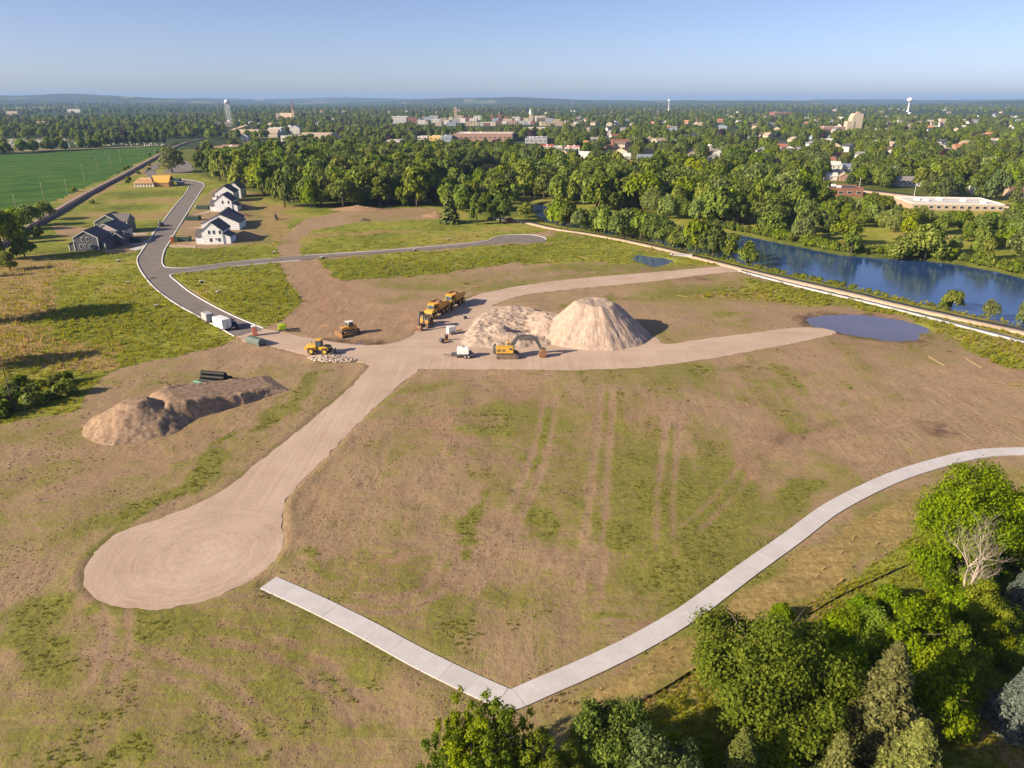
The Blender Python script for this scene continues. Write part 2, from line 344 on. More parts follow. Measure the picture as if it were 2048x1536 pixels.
# land cover: weeds on dirt, straw, lush grass | crop, red soil, damp, woodland floor
class Cover: pass
CV = Cover()
def cover(x, y):
    n = x.shape[0]; g = np.full(n, 0.18)+0.22*sstep(.42,.62,fbm(x/22, y/30, 47, 3))+0.22*sstep(.42,.66,fbm(x/6, y/48, 49, 4))*sstep(-25,0,x)*sstep(110,70,x)*(y < 150); s = np.full(n, 0.40); l = np.full(n, 0.8)
    crop = np.zeros(n); red = np.zeros(n); damp = np.zeros(n); wood = np.zeros(n)
    d = np.hypot(x, y); w = (fbm(x/5, y/5, 41, 3)-0.5)
    def reg(pts, soft=3.0, warp=5.0): return 1-sstep(-soft, soft, sdf(x, y, poly(pts))+w*warp)
    def setv(m, gv=None, sv=None, lv=None):
        nonlocal g, s, l
        if gv is not None: g = g*(1-m)+gv*m
        if sv is not None: s = s*(1-m)+sv*m
        if lv is not None: l = l*(1-m)+lv*m
    wx = x+(fbm(x/9, y/9, 51, 3)-.5)*12+(fbm(x/2.5, y/2.5, 53, 2)-.5)*3.5; wy = y+(fbm(x/9, y/9, 52, 3)-.5)*12+(fbm(x/2.5, y/2.5, 54, 2)-.5)*3.5
    def blob(cx, cy, rx, ry, rot=0.0):
        """soft ellipse given by its centre and half axes as surveyed"""
        c = np.array(P(cx, cy)); t = R(rot)
        A = np.array(P(cx+rx*math.cos(t), cy+rx*math.sin(t)))-c; B = np.array(P(cx-ry*math.sin(t), cy+ry*math.cos(t)))-c
        M = np.linalg.inv(np.array([A, B]).T); u = M[0, 0]*(wx-c[0])+M[0, 1]*(wy-c[1]); v = M[1, 0]*(wx-c[0])+M[1, 1]*(wy-c[1])
        return np.exp(-(u*u+v*v)*1.1)
    dirt = reg([(-1500,1536),(-400,900),(0,845),(150,820),(185,760),(240,735),(440,690),(470,672),(528,656),(560,640),(605,600),(570,560),(555,520),(550,495),(570,470),(610,440),(700,418),(870,415),(880,440),(960,452),(1060,449),(1300,500),(1480,545),
                (2048,690),(2900,900),(2900,1150),(2048,1010),(1840,1060),(1700,1170),(1500,1270),(1300,1400),(1150,1480),(1100,1600),(1000,2600),(-1500,2600)], 1.5, 4)
    setv(dirt, None, 0.12, 0.0)
    L = ((x > -1e9)*1.0)
    setv(reg([(341,550),(450,534),(555,523),(572,560),(603,600),(560,640),(528,652),(470,628),(400,590),(365,566)], 1.2, 4), None, .2, .97)
    setv(reg([(327,531),(325,515),(333,497),(480,490),(552,495),(560,513),(480,522),(380,534)], 1, 2), None, .3, .9)
    setv(reg([(600,511),(603,483),(620,462),(700,446),(860,438),(960,440),(1060,450),(1100,462),(1000,474),(900,488),(750,500)], 1.5, 4), None, .35, .85)
    setv(reg([(625,519),(850,502),(1000,490),(1095,486),(1100,462),(1200,477),(1300,499),(1440,530),(1350,538),(1290,534),(1240,527),(1150,524),(1000,530),(900,545),(780,560),(680,562),(630,550)], 3, 12), .6, .3, .75)
    setv(reg([(1440,530),(1300,543),(1100,560),(960,585),(760,575),(700,562),(900,548),(1150,528),(1240,530)], 2, 6), .5, .2, .12)
    setv(reg([(1490,552),(1650,588),(1850,635),(2048,690),(2100,760),(1950,712),(1880,668),(1800,634),(1700,615),(1600,612),(1480,600),(1380,596),(1480,580)], 3, 10), .6, .4, .62)
    setv(reg([(600,640),(700,600),(640,560),(570,530),(565,520),(620,515),(700,585),(830,640),(800,680),(650,680)], 3, 8), .08, .1, 0)
    setv(reg([(-300,760),(0,520),(130,500),(270,510),(278,540),(310,580),(400,637),(470,672),(440,690),(330,715),(240,735),(185,760),(150,820),(0,845)], 2, 5), None, .30, .97)
    setv(reg([(348,488),(362,455),(395,400),(430,378),(478,388),(505,400),(540,450),(545,488),(480,492),(400,497)], 1, 5), .42, .15, .08)
    setv(reg([(105,452),(190,455),(195,470),(250,468),(300,462),(290,488),(262,507),(215,507),(190,480),(110,470)], 1, 3), .3, .15, .12)
    straw = reg([(-200,700),(0,520),(100,505),(150,520),(110,560),(140,610),(60,640),(120,680),(230,690),(250,715),(200,745),(100,745),(0,740)], 3, 14)
    s = np.maximum(s, straw*0.95)
    s = np.maximum(s, 0.8*blob(200, 430, 110, 18)); s = np.maximum(s, 0.6*blob(240, 400, 120, 30)); s = np.maximum(s, .95*blob(548, 440, 36, 55)); s = np.maximum(s, .95*blob(760, 465, 170, 7, -2))
    s = np.maximum(s, .6*blob(1000, 460, 60, 5)); s = np.maximum(s, .95*blob(1330, 503, 60, 8)); s = np.maximum(s, .9*blob(2035, 768, 40, 16))
    s = np.maximum(s, .8*blob(1110, 492, 40, 5)); s = np.maximum(s, .7*blob(660, 470, 60, 10))
    s = np.maximum(s, .75*reg([(100,425),(250,352),(345,305),(372,290),(380,293),(330,322),(270,352),(200,392),(110,440)], 2, 4))
    st = reg([(1100,1470),(1080,1412),(1290,1310),(1480,1190),(1640,1075),(1770,1000),(1850,968),(2048,915),(2300,940),(2300,985),(2048,1000),(1860,1050),(1700,1165),(1500,1265),(1300,1395)], 1.5, 3)
    setv(st, .5, .66, .2)
    setv(reg([(1120,1600),(1300,1410),(1500,1275),(1700,1172),(1860,1062),(2300,1000),(3000,1200),(3000,1700),(1600,2400),(1100,2400)], 1, 3), None, .3, .95)
    s = np.maximum(s, .8*blob(1940, 1480, 90, 50)); s = np.maximum(s, .55*blob(1360, 1430, 70, 30, -35))
    # weeds strewn over the graded soil
    for cx, cy, rx, ry, rot, v in [(1085,870,34,80,5,.6),(1072,945,18,34,0,.75),(930,1045,24,64,12,.8),(1092,1028,30,20,0,.75),(1240,1045,70,24,8,.62),(1320,1130,52,18,-25,.7),(1000,850,90,80,0,.42),(1235,940,28,46,0,.5),(1080,1000,170,60,0,.36),
        (1000,1200,150,60,10,.42),(870,1235,120,36,28,.45),(700,1170,120,14,26,.55),(1250,1255,160,14,-28,.4),(1480,1110,90,16,-38,.42),(1580,1010,110,44,-25,.4),(1590,968,42,26,0,.72),(850,770,90,22,0,.42),(790,800,20,40,30,.5),(1490,808,60,20,0,.42),
        (1720,800,60,10,-8,.5),(1800,720,60,18,20,.4),(1650,600,120,10,8,.6),(1560,590,110,12,0,.6),(1440,640,120,12,-3,.45),(1350,590,150,12,-4,.45),(1200,600,140,8,-8,.5),(1000,590,60,10,-15,.5),
        (470,900,260,26,-38,.72),(330,1010,170,22,-22,.68),(110,1090,140,34,-20,.45),(60,1230,70,54,0,.85),(30,1330,60,60,0,.6),(270,1490,70,40,-15,.75),(250,1250,150,40,0,.5),(400,1270,90,40,0,.42),(100,1340,60,30,0,.5),(590,1105,34,16,0,.7),
        (640,1135,60,24,10,.45),(620,770,80,22,-25,.55),(520,740,120,18,-8,.42),(330,760,90,12,-10,.35),(250,820,70,12,-15,.4),(900,1340,70,30,20,.4),(1100,1340,90,22,-25,.38),(60,1460,80,50,0,.45),(560,1330,120,40,20,.2),(830,545,120,12,0,.5),
        (780,600,70,12,0,.35),(640,735,90,8,0,.5),(180,930,160,30,0,.3),(1700,730,90,20,0,.3),(1960,690,80,16,15,.5),(1150,740,300,6,0,.35),(1450,1180,60,16,-38,.5),(1130,900,230,150,0,.27),(1000,1150,220,110,0,.27),(250,1300,260,120,0,.28),(100,1000,220,60,0,.24),(1650,760,260,40,0,.2),(1500,1010,170,90,0,.27),(1080,840,150,70,0,.36),(1150,960,220,60,0,.34),(40,1260,110,70,0,.6),(1250,1180,140,60,-20,.3),(880,800,120,40,0,.26)]:
        g = np.maximum(g, min(1.0, v*1.35)*blob(cx, cy, rx*1.15, ry*1.15, rot))
    for cx, cy, rx, ry, rot, v in [(760,1120,120,40,15,.7),(1290,1120,60,26,10,.9),(1050,790,70,36,0,.7),(640,1020,40,60,0,.6),(1480,920,50,60,30,.8),(1600,880,120,40,0,.5),(680,560,60,60,0,.8),(620,600,50,50,0,.8),(900,860,80,40,0,.6),(1250,830,90,40,0,.5),
        (480,1300,220,80,10,.55),(300,900,220,40,-15,.4),(860,425,120,8,0,.7),(720,640,80,30,0,.6),(1700,690,200,20,0,.4),(620,1300,80,20,15,.9),(1990,740,60,30,0,.6)]:
        red = np.maximum(red, v*blob(cx, cy, rx, ry, rot))
    for cx, cy, rx, ry, rot, v in [(850,1180,60,30,15,.8),(1620,870,120,10,-12,.8),(1580,890,60,14,25,.7),(560,1300,80,10,22,.9),(660,1370,50,10,30,.7),(1884,858,34,12,0,1.),(700,687,70,7,4,.9),(1500,690,90,8,-6,.4),(690,880,30,10,-45,.8),(440,960,50,7,-35,.8),
        (1450,730,50,5,0,.5),(1540,745,90,4,0,.5),(1640,640,60,12,10,.6),(1740,655,160,40,8,.55),(1300,540,70,10,0,.6),(1400,560,40,5,0,.8),(1080,900,60,120,0,.25),(960,960,40,60,0,.3)]:
        damp = np.maximum(damp, v*blob(cx, cy, rx, ry, rot))
    for ln, v, wd in RUTS:
        d_ = near_line(x, y, ln, 4); damp = np.maximum(damp, v*np.exp(-(d_/wd)**2)*(0.35+0.9*fbm(x/1.5, y/1.5, 57, 2))); g = g*(1-.7*np.exp(-(d_/(wd*1.6))**2))
    for pg in (POND, BASIN, PUDDLE, PUDDLE2): damp = np.maximum(damp, .95*(1-sstep(0.3, 3.5, sdf(x, y, pg)+w*2.5)))
    s = s*(1-.6*reg([(1040,440),(1500,520),(2100,650),(2600,760),(2600,250),(300,250),(300,300),(400,340),(480,375),(600,412),(870,415)], 2, 2))
    crop = 1-sstep(-1.5, 1.5, sdf(x, y, FIELD)+w*3)
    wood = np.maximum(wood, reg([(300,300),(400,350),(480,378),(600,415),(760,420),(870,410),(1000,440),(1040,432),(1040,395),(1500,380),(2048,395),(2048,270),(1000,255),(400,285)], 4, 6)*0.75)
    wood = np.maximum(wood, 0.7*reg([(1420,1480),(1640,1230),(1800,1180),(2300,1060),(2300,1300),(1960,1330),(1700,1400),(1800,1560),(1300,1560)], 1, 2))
    wood = np.maximum(wood, sstep(800, 1500, d)*0.6)
    wood = np.maximum(wood, .8*(1-sstep(0, 9, np.abs(sdf(x, y, RIVER)+2))))
    return np.clip(np.stack([g, s, l, crop, red, damp, wood], 1), 0, 1)
cv = cover(gx, gy)
for ln, v, wd in RUTS: gz -= 0.09*v*np.exp(-(near_line(gx, gy, ln, 3)/wd)**2)*(flat > .6)

def add_color(me, name, arr):
    a = me.attributes.new(name, 'FLOAT_COLOR', 'POINT'); a.data.foreach_set('color', np.ascontiguousarray(arr, np.float32).ravel())
NR = len(rr); ii = (np.arange(NR-1)[:, None]*NCOL+np.arange(NCOL-1)[None, :]).ravel()
gF = np.stack([ii, ii+1, ii+NCOL+1, ii+NCOL], 1)

def ground_material():
    t = NT('soil_and_grass', 0.95, 0.12); p = t.pos()
    g, s, l, _c = t.attr('cover_a'); red, damp, wood, nb = t.attr('cover_b')
    n_mid = t.noise(p, 0.25, 3, 0.65); n_fine = t.noise(p, 1.5, 5, 0.75)
    st1 = t.noise(t.map(p, (0.9, 0.07, 1), (0, 0, R(-14))), 1.0, 3, 0.65)      # grading passes
    st2 = t.noise(t.map(p, (0.08, 0.8, 1), (0, 0, R(12))), 1.0, 3, 0.65)
    streak = t.mix(t.step(0.42, 0.58, nb), st1, st2)
    tone = t.math('ADD', t.math('ADD', t.math('MULTIPLY', n_mid, 0.36), t.math('MULTIPLY', n_fine, 0.46)), t.math('MULTIPLY', streak, 0.2))
    soil = t.ramp(tone, [(0.30, (0.16, 0.106, 0.063)), (0.46, (0.298, 0.203, 0.121)), (0.58, (0.392, 0.276, 0.172)), (0.74, (0.51, 0.39, 0.268))])
    rsoil = t.ramp(tone, [(0.30, (0.16, 0.082, 0.05)), (0.48, (0.31, 0.18, 0.115)), (0.60, (0.41, 0.255, 0.17)), (0.76, (0.53, 0.37, 0.27))])
    soil = t.mix(t.math('MULTIPLY', red, t.step(0.25, 0.6, n_mid)), soil, rsoil)
    rut = t.math('MULTIPLY', t.step(0.030, 0.0, t.math('ABSOLUTE', t.math('SUBTRACT', streak, 0.5))), t.step(0.46, 0.6, n_mid))
    soil = t.mix(t.math('MULTIPLY', rut, 0.55), soil, (0.10, 0.066, 0.04, 1))
    soil = t.mix(t.math('MULTIPLY', damp, t.step(0.3, 0.62, n_mid)), soil, (0.085, 0.05, 0.033, 1))
    # weeds: the more of them, the lower the threshold
    w_in = t.math('ADD', t.math('ADD', t.math('MULTIPLY', n_fine, 1.1), t.math('MULTIPLY', n_mid, 1.0)), t.math('ADD', t.math('MULTIPLY', streak, 0.7), t.math('MULTIPLY', nb, 1.0)))
    wm = t.step(-0.14, 0.46, t.math('SUBTRACT', t.math('ADD', w_in, t.math('MULTIPLY', g, 1.25)), 2.30))
    wcol = t.ramp(n_fine, [(0.28, (0.09, 0.10, 0.017)), (0.5, (0.178, 0.18, 0.031)), (0.72, (0.29, 0.26, 0.06))])
    c = t.mix(t.math('MULTIPLY', wm, 0.92), soil, wcol)
    gt = t.math('ADD', t.math('ADD', t.math('MULTIPLY', n_mid, 0.5), t.math('MULTIPLY', t.math('SUBTRACT', nb, 0.5), 0.5)), t.math('ADD', t.math('MULTIPLY', n_fine, 0.34), t.math('MULTIPLY', streak, 0.2)))
    green = t.ramp(gt, [(0.32, (0.10, 0.12, 0.016)), (0.46, (0.19, 0.212, 0.03)), (0.58, (0.285, 0.285, 0.048)), (0.74, (0.42, 0.36, 0.09))])
    dry = t.ramp(t.math('ADD', t.math('MULTIPLY', n_fine, 0.7), t.math('MULTIPLY', st2, 0.3)), [(0.3, (0.14, 0.10, 0.036)), (0.5, (0.31, 0.22, 0.085)), (0.7, (0.48, 0.36, 0.165))])
    sm = t.step(-0.14, 0.16, t.math('SUBTRACT', t.math('ADD', t.math('MULTIPLY', t.math('ADD', gt, t.math('SUBTRACT', nb, 0.5)), 0.75), t.math('MULTIPLY', s, 0.85)), 0.82))
    meadow = t.mix(sm, green, dry)
    lm = t.step(0.0, 0.14, t.math('SUBTRACT', t.math('ADD', t.math('MULTIPLY', gt, 0.6), t.math('MULTIPLY', l, 0.75)), 0.58))
    dl = t.math('MAXIMUM', lm, t.math('MULTIPLY', sm, t.step(0.45, 0.7, s)))
    c = t.mix(dl, c, meadow)
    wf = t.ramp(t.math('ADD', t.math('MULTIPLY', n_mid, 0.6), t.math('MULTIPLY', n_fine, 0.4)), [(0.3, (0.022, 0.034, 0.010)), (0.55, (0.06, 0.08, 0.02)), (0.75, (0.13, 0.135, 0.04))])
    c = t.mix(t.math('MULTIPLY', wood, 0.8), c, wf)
    t.color(c)
    t.bump(t.math('ADD', n_fine, t.math('ADD', t.math('MULTIPLY', streak, 0.35), t.math('MULTIPLY', n_mid, 0.5))), 0.9, 0.15)
    # the crop, and land far off, need less
    k = NT('standing_crop', 0.95, 0.1); p = k.pos()
    cg = k.ramp(k.math('ADD', k.math('MULTIPLY', k.noise(p, 0.05, 4), 0.5), k.math('MULTIPLY', k.noise(k.map(p, (0.7, 0.02, 1), (0, 0, R(36))), 1.0, 3), 0.5)), [(0.35, (0.03, 0.09, 0.012)), (0.5, (0.055, 0.13, 0.016)), (0.66, (0.11, 0.185, 0.026))])
    wv = k.n('TexWave', wave_type='BANDS', bands_direction='X'); k.put(wv.inputs['Vector'], k.map(p, (1, 1, 1), (0, 0, R(36)))); wv.inputs['Scale'].default_value = 0.0105; wv.inputs['Distortion'].default_value = 1.2; wv.inputs['Detail'].default_value = 1; wv.inputs['Detail Scale'].default_value = 0.5
    k.color(k.mix(k.math('MULTIPLY', k.step(0.965, 0.995, wv.outputs['Fac']), 0.85), cg, (0.02, 0.05, 0.014, 1))); k.bump(k.noise(p, 1.2, 3), 0.8, 0.3)
    f = NT('far_land', 0.95, 0.1); p = f.pos()
    n1 = f.noise(f.map(p, (1, 0.5, 1)), 0.0016, 5, 0.65); n2 = f.noise(p, 0.03, 4, 0.7)
    fc = f.ramp(n2, [(0.3, (0.018, 0.032, 0.010)), (0.55, (0.05, 0.075, 0.02)), (0.75, (0.11, 0.125, 0.04))])
    fc = f.mix(f.step(0.58, 0.62, n1), fc, f.ramp(f.noise(p, 0.004, 2), [(0.4, (0.12, 0.17, 0.05)), (0.6, (0.30, 0.24, 0.12))]))
    f.color(fc); f.bump(n2, 1.0, 6.0)
    return [t.m, k.m, f.m]
GM = ground_material()
fcx = gx[gF].mean(1); fcy = gy[gF].mean(1); fm = np.zeros(len(gF), np.int32)
fm[np.hypot(fcx, fcy) > 900] = 2; fm[cv[gF, 3].mean(1) > 0.5] = 1
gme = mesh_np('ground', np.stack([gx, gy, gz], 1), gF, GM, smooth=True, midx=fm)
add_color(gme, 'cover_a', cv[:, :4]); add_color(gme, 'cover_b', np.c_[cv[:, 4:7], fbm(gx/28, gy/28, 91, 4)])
ground = tag(obj('ground', gme), 'graded brown soil with weeds, meadow and crop land reaching to the hills', None, None, 'structure')
def gz_at(x, y):
    X = np.array([x], float); Y = np.array([y], float)
    return float((bank_dip(X, Y)[1]+hills(X, Y))[0])

# ------------------------------------------------------------ roads, paths, water
def sheet(name, pg, z, mat, thick=0.2, parent=None, step=None):
    """flat slab with skirts from an outline"""
    pts = [Vector((x, y)) for x, y in pg]; n = len(pts)
    vo, _, fo, *_r = delaunay_2d_cdt(pts, [(i, (i+1) % n) for i in range(n)], [list(range(n))], 1, 1e-4)
    V = [(q.x, q.y, z) for q in vo]; F = [tuple(f) for f in fo]
    if thick:
        k = len(V); V += [(q.x, q.y, z) for q in pts]+[(q.x, q.y, z-thick) for q in pts]
        F += [(k+i, k+n+i, k+n+(i+1) % n, k+(i+1) % n) for i in range(n)]
    me = bpy.data.meshes.new(name); me.from_pydata(V, [], F); me.materials.append(mat); me.update()
    return obj(name, me, parent)
def ribbon(name, line, w, z, mat, thick=0.15, parent=None, wob=0.0):
    p = np.array(line); d = np.gradient(p, axis=0); d /= np.linalg.norm(d, axis=1)[:, None]+1e-9; nrm = np.stack([-d[:, 1], d[:, 0]], 1)
    wl = w/2+(RNG.random(len(p))-0.5)*wob; wr = w/2+(RNG.random(len(p))-0.5)*wob
    a = p+nrm*wl[:, None]; b = p-nrm*wr[:, None]; n = len(p); zz = np.full(n, z) if np.isscalar(z) else z
    V = np.concatenate([np.c_[a, zz], np.c_[b, zz], np.c_[a, zz-thick], np.c_[b, zz-thick]]); i = np.arange(n-1)
    F = np.concatenate([np.stack([i, i+n, i+n+1, i+1], 1), np.stack([i, i+1, i+1+2*n, i+2*n], 1), np.stack([i+n, i+3*n, i+3*n+1, i+n+1], 1)])
    return obj(name, mesh_np(name, V, F, mat), parent)

t = NT('asphalt', 0.9, 0.2); p = t.pos()
a = t.noise(p, 0.25, 6, 0.7); b = t.noise(p, 3.0, 4, 0.7)
c = t.ramp(t.math('ADD', t.math('MULTIPLY', a, 0.65), t.math('MULTIPLY', b, 0.35)), [(0.3, (0.15, 0.134, 0.122)), (0.55, (0.21, 0.186, 0.168)), (0.75, (0.28, 0.245, 0.215))])
c = t.mix(t.step(0.6, 0.75, t.noise(p, 0.09, 4, 0.6, 1.0)), c, (0.25, 0.2, 0.165, 1))
ASPHALT = t.color(c).bump(b, 0.15, 0.02).m
t = NT('concrete', 0.85, 0.25); p = t.pos()
a = t.noise(p, 0.5, 6, 0.65); b = t.noise(p, 8.0, 3, 0.6); oi = t.n('ObjectInfo').outputs['Random']
c = t.ramp(t.math('ADD', t.math('MULTIPLY', a, 0.6), t.math('MULTIPLY', b, 0.4)), [(0.3, (0.47, 0.45, 0.455)), (0.55, (0.58, 0.562, 0.57)), (0.75, (0.66, 0.645, 0.66))])
c = t.mix(t.math('MULTIPLY', oi, 0.28), c, (0.40, 0.37, 0.36, 1)); c = t.mix(t.math('MULTIPLY', t.step(0.62, 0.75, t.noise(p, 0.8, 5, 0.7, 0.6)), 0.5), c, (0.44, 0.33, 0.26, 1))
CONCRETE = t.color(c).bump(b, 0.08, 0.01).m
t = NT('gravel', 0.95, 0.15); p = t.pos()
a = t.noise(p, 0.12, 3, 0.6); b = t.noise(p, 2.2, 6, 0.85); ys = t.n('SeparateXYZ'); t.put(ys.inputs[0], p); tr = t.mix(t.step(136, 146, ys.outputs[1]), t.noise(t.map(p, (1.3, 0.02, 1)), 1.0, 4, 0.65), t.noise(t.map(p, (0.02, 1.3, 1)), 1.0, 4, 0.65)); pk = t.noise(p, 5.0, 2)
vm = t.n('VectorMath', operation='SUBTRACT'); t.put(vm.inputs[0], p); cx_, cy_ = P(395, 1110); vm.inputs[1].default_value = (cx_, cy_, 0)
ln = t.n('VectorMath', operation='LENGTH'); t.put(ln.inputs[0], vm.outputs[0]); near = t.step(14, 8, ln.outputs['Value'])
sp_ = t.n('SeparateXYZ'); t.put(sp_.inputs[0], vm.outputs[0]); cp_ = t.n('CombineXYZ'); t.put(cp_.inputs[0], t.math('MULTIPLY', ln.outputs['Value'], 0.8)); t.put(cp_.inputs[1], t.math('MULTIPLY', t.math('ARCTAN2', sp_.outputs[1], sp_.outputs[0]), 0.9))
trk = t.mix(near, tr, t.noise(cp_.outputs[0], 1.6, 4, 0.7, 0.8))
v = t.math('ADD', t.math('ADD', t.math('MULTIPLY', a, 0.28), t.math('MULTIPLY', b, 0.42)), t.math('MULTIPLY', trk, 0.28))
c = t.ramp(v, [(0.30, (0.31, 0.215, 0.155)), (0.42, (0.43, 0.315, 0.24)), (0.52, (0.51, 0.385, 0.30)), (0.66, (0.63, 0.50, 0.41))])
GRAVELM = t.color(c).bump(t.math('ADD', t.math('MULTIPLY', b, 0.6), t.math('ADD', t.math('MULTIPLY', trk, 0.35), t.math('MULTIPLY', pk, 0.15))), 0.6, 0.09).m
t = NT('trail_gravel', 0.95, 0.15); p = t.pos(); b = t.noise(p, 0.8, 6, 0.7)
TRAILM = t.color(t.ramp(b, [(0.3, (0.36, 0.27, 0.19)), (0.6, (0.52, 0.40, 0.29)), (0.8, (0.6, 0.48, 0.37))])).bump(b, 0.4, 0.08).m

def ragged(pg, amp, step=1.2, s=3):
    p = smooth_line(pg, step, True); d = np.roll(p, -1, 0)-np.roll(p, 1, 0); d /= np.linalg.norm(d, axis=1)[:, None]+1e-9
    n = np.stack([-d[:, 1], d[:, 0]], 1); return p+n*((fbm(p[:, 0]/1.6, p[:, 1]/1.6, s, 3)-0.5)*2*amp)[:, None]
street = tag(sheet('street', smooth_line(STREET, 2.5, True), 0.02, ASPHALT), 'new grey asphalt street with a side street ending in a turning circle', None, None, 'structure')
gravel_road = tag(sheet('gravel_road', ragged(GRAVEL, 0.45, 0.8), 0.0, GRAVELM), 'pale tan gravel site road with a round turning head', None, None, 'structure')
def kerb(pts, name='kerb'):
    l = smooth_line([P(*q) for q in pts], 1.5); l = l; ribbon(name, l, 0.5, 0.14, CONCRETE, 0.3, street)
kerb([(470,673),(440,656),(400,634),(350,606),(310,576),(287,549),(277,531),(275,518),(281,507),(293,489),(310,463),(330,438),(350,411),(372,386),(378,374)])
kerb([(337,355),(372,359),(400,364),(409,371),(401,384),(385,410),(360,450),(345,475),(330,500),(325,520),(327,530),(337,535),(380,535),(480,523),(545,517)])
kerb([(610,511),(750,502),(900,490),(968,483),(985,477),(1000,472),(1030,469.5),(1065,470),(1088,475),(1093,480)])
kerb([(600,521),(560,524),(450,535),(365,546),(345,549),(341,552),(355,564),(380,584),(420,608),(470,633),(528,657)])

def slabs(root, line, w, L=3.0, gap=0.012, z=0.05, th=0.16):
    """concrete walk poured bay by bay: each bay a slab of its own"""
    p = np.array(line); seg = np.r_[0, np.cumsum(np.linalg.norm(np.diff(p, axis=0), axis=1))]; n = max(1, int(seg[-1]/L))
    s = np.linspace(0, seg[-1], n+1)
    def at(q): return np.array([np.interp(q, seg, p[:, 0]), np.interp(q, seg, p[:, 1])])
    def nr(q):
        d = at(min(q+0.4, seg[-1]))-at(max(q-0.4, 0)); d /= np.linalg.norm(d)+1e-9; return np.array([-d[1], d[0]])
    for i in range(n):
        q0, q1 = s[i]+gap/2, s[i+1]-gap/2; m = MB(); zz = z+random.uniform(-0.012, 0.012)
        a, b, c, d = at(q0)+nr(q0)*w/2, at(q0)-nr(q0)*w/2, at(q1)-nr(q1)*w/2, at(q1)+nr(q1)*w/2
        vs = [(*a, zz), (*b, zz), (*c, zz), (*d, zz), (*a, zz-th), (*b, zz-th), (*c, zz-th), (*d, zz-th)]
        m.add(vs, [(0, 1, 2, 3), (7, 6, 5, 4), (0, 4, 5, 1), (1, 5, 6, 2), (2, 6, 7, 3), (3, 7, 4, 0)]); m.build('slab', CONCRETE, root)
concrete_path = tag(empty('concrete_path', (0, 0, 0)), 'pale concrete footpath bending round the near end of the graded field', None, None, 'structure')
HWD = 1.18
d0 = PATH_C[-1]-PATH_C[-5]; d0 /= np.linalg.norm(d0); d1 = PATH_D[4]-PATH_D[0]; d1 /= np.linalg.norm(d1)      # the bend: both legs stop short, a mitred bay joins them
q_ = np.linalg.solve(np.array([d0, -d1]).T, PATH_D[0]-PATH_C[-1]); KNEE = PATH_C[-1]+d0*q_[0]; turn = math.acos(float(d0@d1)); setb = HWD*math.tan(turn/2)+0.25
LC = np.array([p for p in PATH_C if (KNEE-p)@d0 > setb+0.3]+[KNEE-d0*setb]); LD = np.array([KNEE+d1*setb]+[p for p in PATH_D if (p-KNEE)@d1 > setb+0.3])
slabs(concrete_path, LC, 2*HWD); slabs(concrete_path, LD, 2*HWD)
n0 = np.array([-d0[1], d0[0]]); n1 = np.array([-d1[1], d1[0]]); e0 = KNEE-d0*(setb-.03); e1 = KNEE+d1*(setb-.03); bis = (n0+n1)/np.linalg.norm(n0+n1)
pts = [e0+n0*HWD, e0-n0*HWD, KNEE-bis*HWD*1.04, e1-n1*HWD, e1+n1*HWD, KNEE+bis*HWD/math.cos(turn/2)]
m = MB(); vs = [(*q, .05) for q in pts]+[(*q, -.1) for q in pts]
m.add(vs, [tuple(range(6)), tuple(range(11, 5, -1))]+[(i, i+6, (i+1) % 6+6, (i+1) % 6) for i in range(6)]).build('slab', CONCRETE, concrete_path)
trail = tag(ribbon('trail', TRAIL_C, 5.0, 0.03, TRAILM, 0.3, None, 0.5), 'tan gravel trail along the river bank', None, None, 'structure')
river_walk = tag(ribbon('river_walk', WALK_C, 2.4, 0.03, CONCRETE, 0.2), 'white concrete walk between the gravel trail and the grass', None, None, 'structure')

t = NT('river_water', 0.06, 0.5); p = t.pos()
a = t.noise(t.map(p, (0.5, 1.2, 1), (0, 0, R(-25))), 0.55, 4, 0.6); b = t.noise(p, 0.05, 3)
t.color(t.ramp(b, [(0.35, (0.018, 0.052, 0.15)), (0.65, (0.028, 0.068, 0.19))])); t.bump(a, 0.35, 0.2); WATER = t.m
t = NT('pond_water', 0.08, 0.5); p = t.pos()
t.color(t.ramp(t.noise(p, 0.12, 4), [(0.35, (0.115, 0.105, 0.135)), (0.65, (0.13, 0.12, 0.175))])); t.bump(t.noise(p, 0.9, 3), 0.05, 0.05); PONDW = t.m
t = NT('basin_water', 0.08, 0.5); p = t.pos(); t.color((0.07, 0.11, 0.23, 1)); t.bump(t.noise(p, 0.9, 3), 0.15, 0.08); BASINW = t.m
def grow(pg, k):
    p = smooth_line(pg, 3, True); d = np.roll(p, -1, 0)-np.roll(p, 1, 0); d /= np.linalg.norm(d, axis=1)[:, None]+1e-9
    n = np.stack([d[:, 1], -d[:, 0]], 1); a = np.sum(p[:, 0]*np.roll(p[:, 1], -1)-np.roll(p[:, 0], -1)*p[:, 1]); return p+n*k*(1 if a > 0 else -1)
tag(sheet('river', grow(RIVER, 4.0), -1.25, WATER, 0), 'dark blue river beyond the gravel trail', None, None, 'structure')
tag(sheet('pond', grow(POND, 2.5), -0.22, PONDW, 0), 'broad shallow pond of standing water at the end of the gravel road', None, None, 'structure')
tag(sheet('basin_pond', grow(BASIN, 2.0), -0.3, BASINW, 0), 'small four sided basin pond near the river trail', None, None, 'structure')
tag(sheet('puddle', grow(PUDDLE, 1.0), -0.1, PONDW, 0), 'thin muddy puddle between the wheel loader and the bulldozer', None, None, 'structure')
tag(sheet('puddle', grow(PUDDLE2, 1.0), -0.1, PONDW, 0), 'small dark puddle in the graded field, above the path curve', None, None, 'structure')

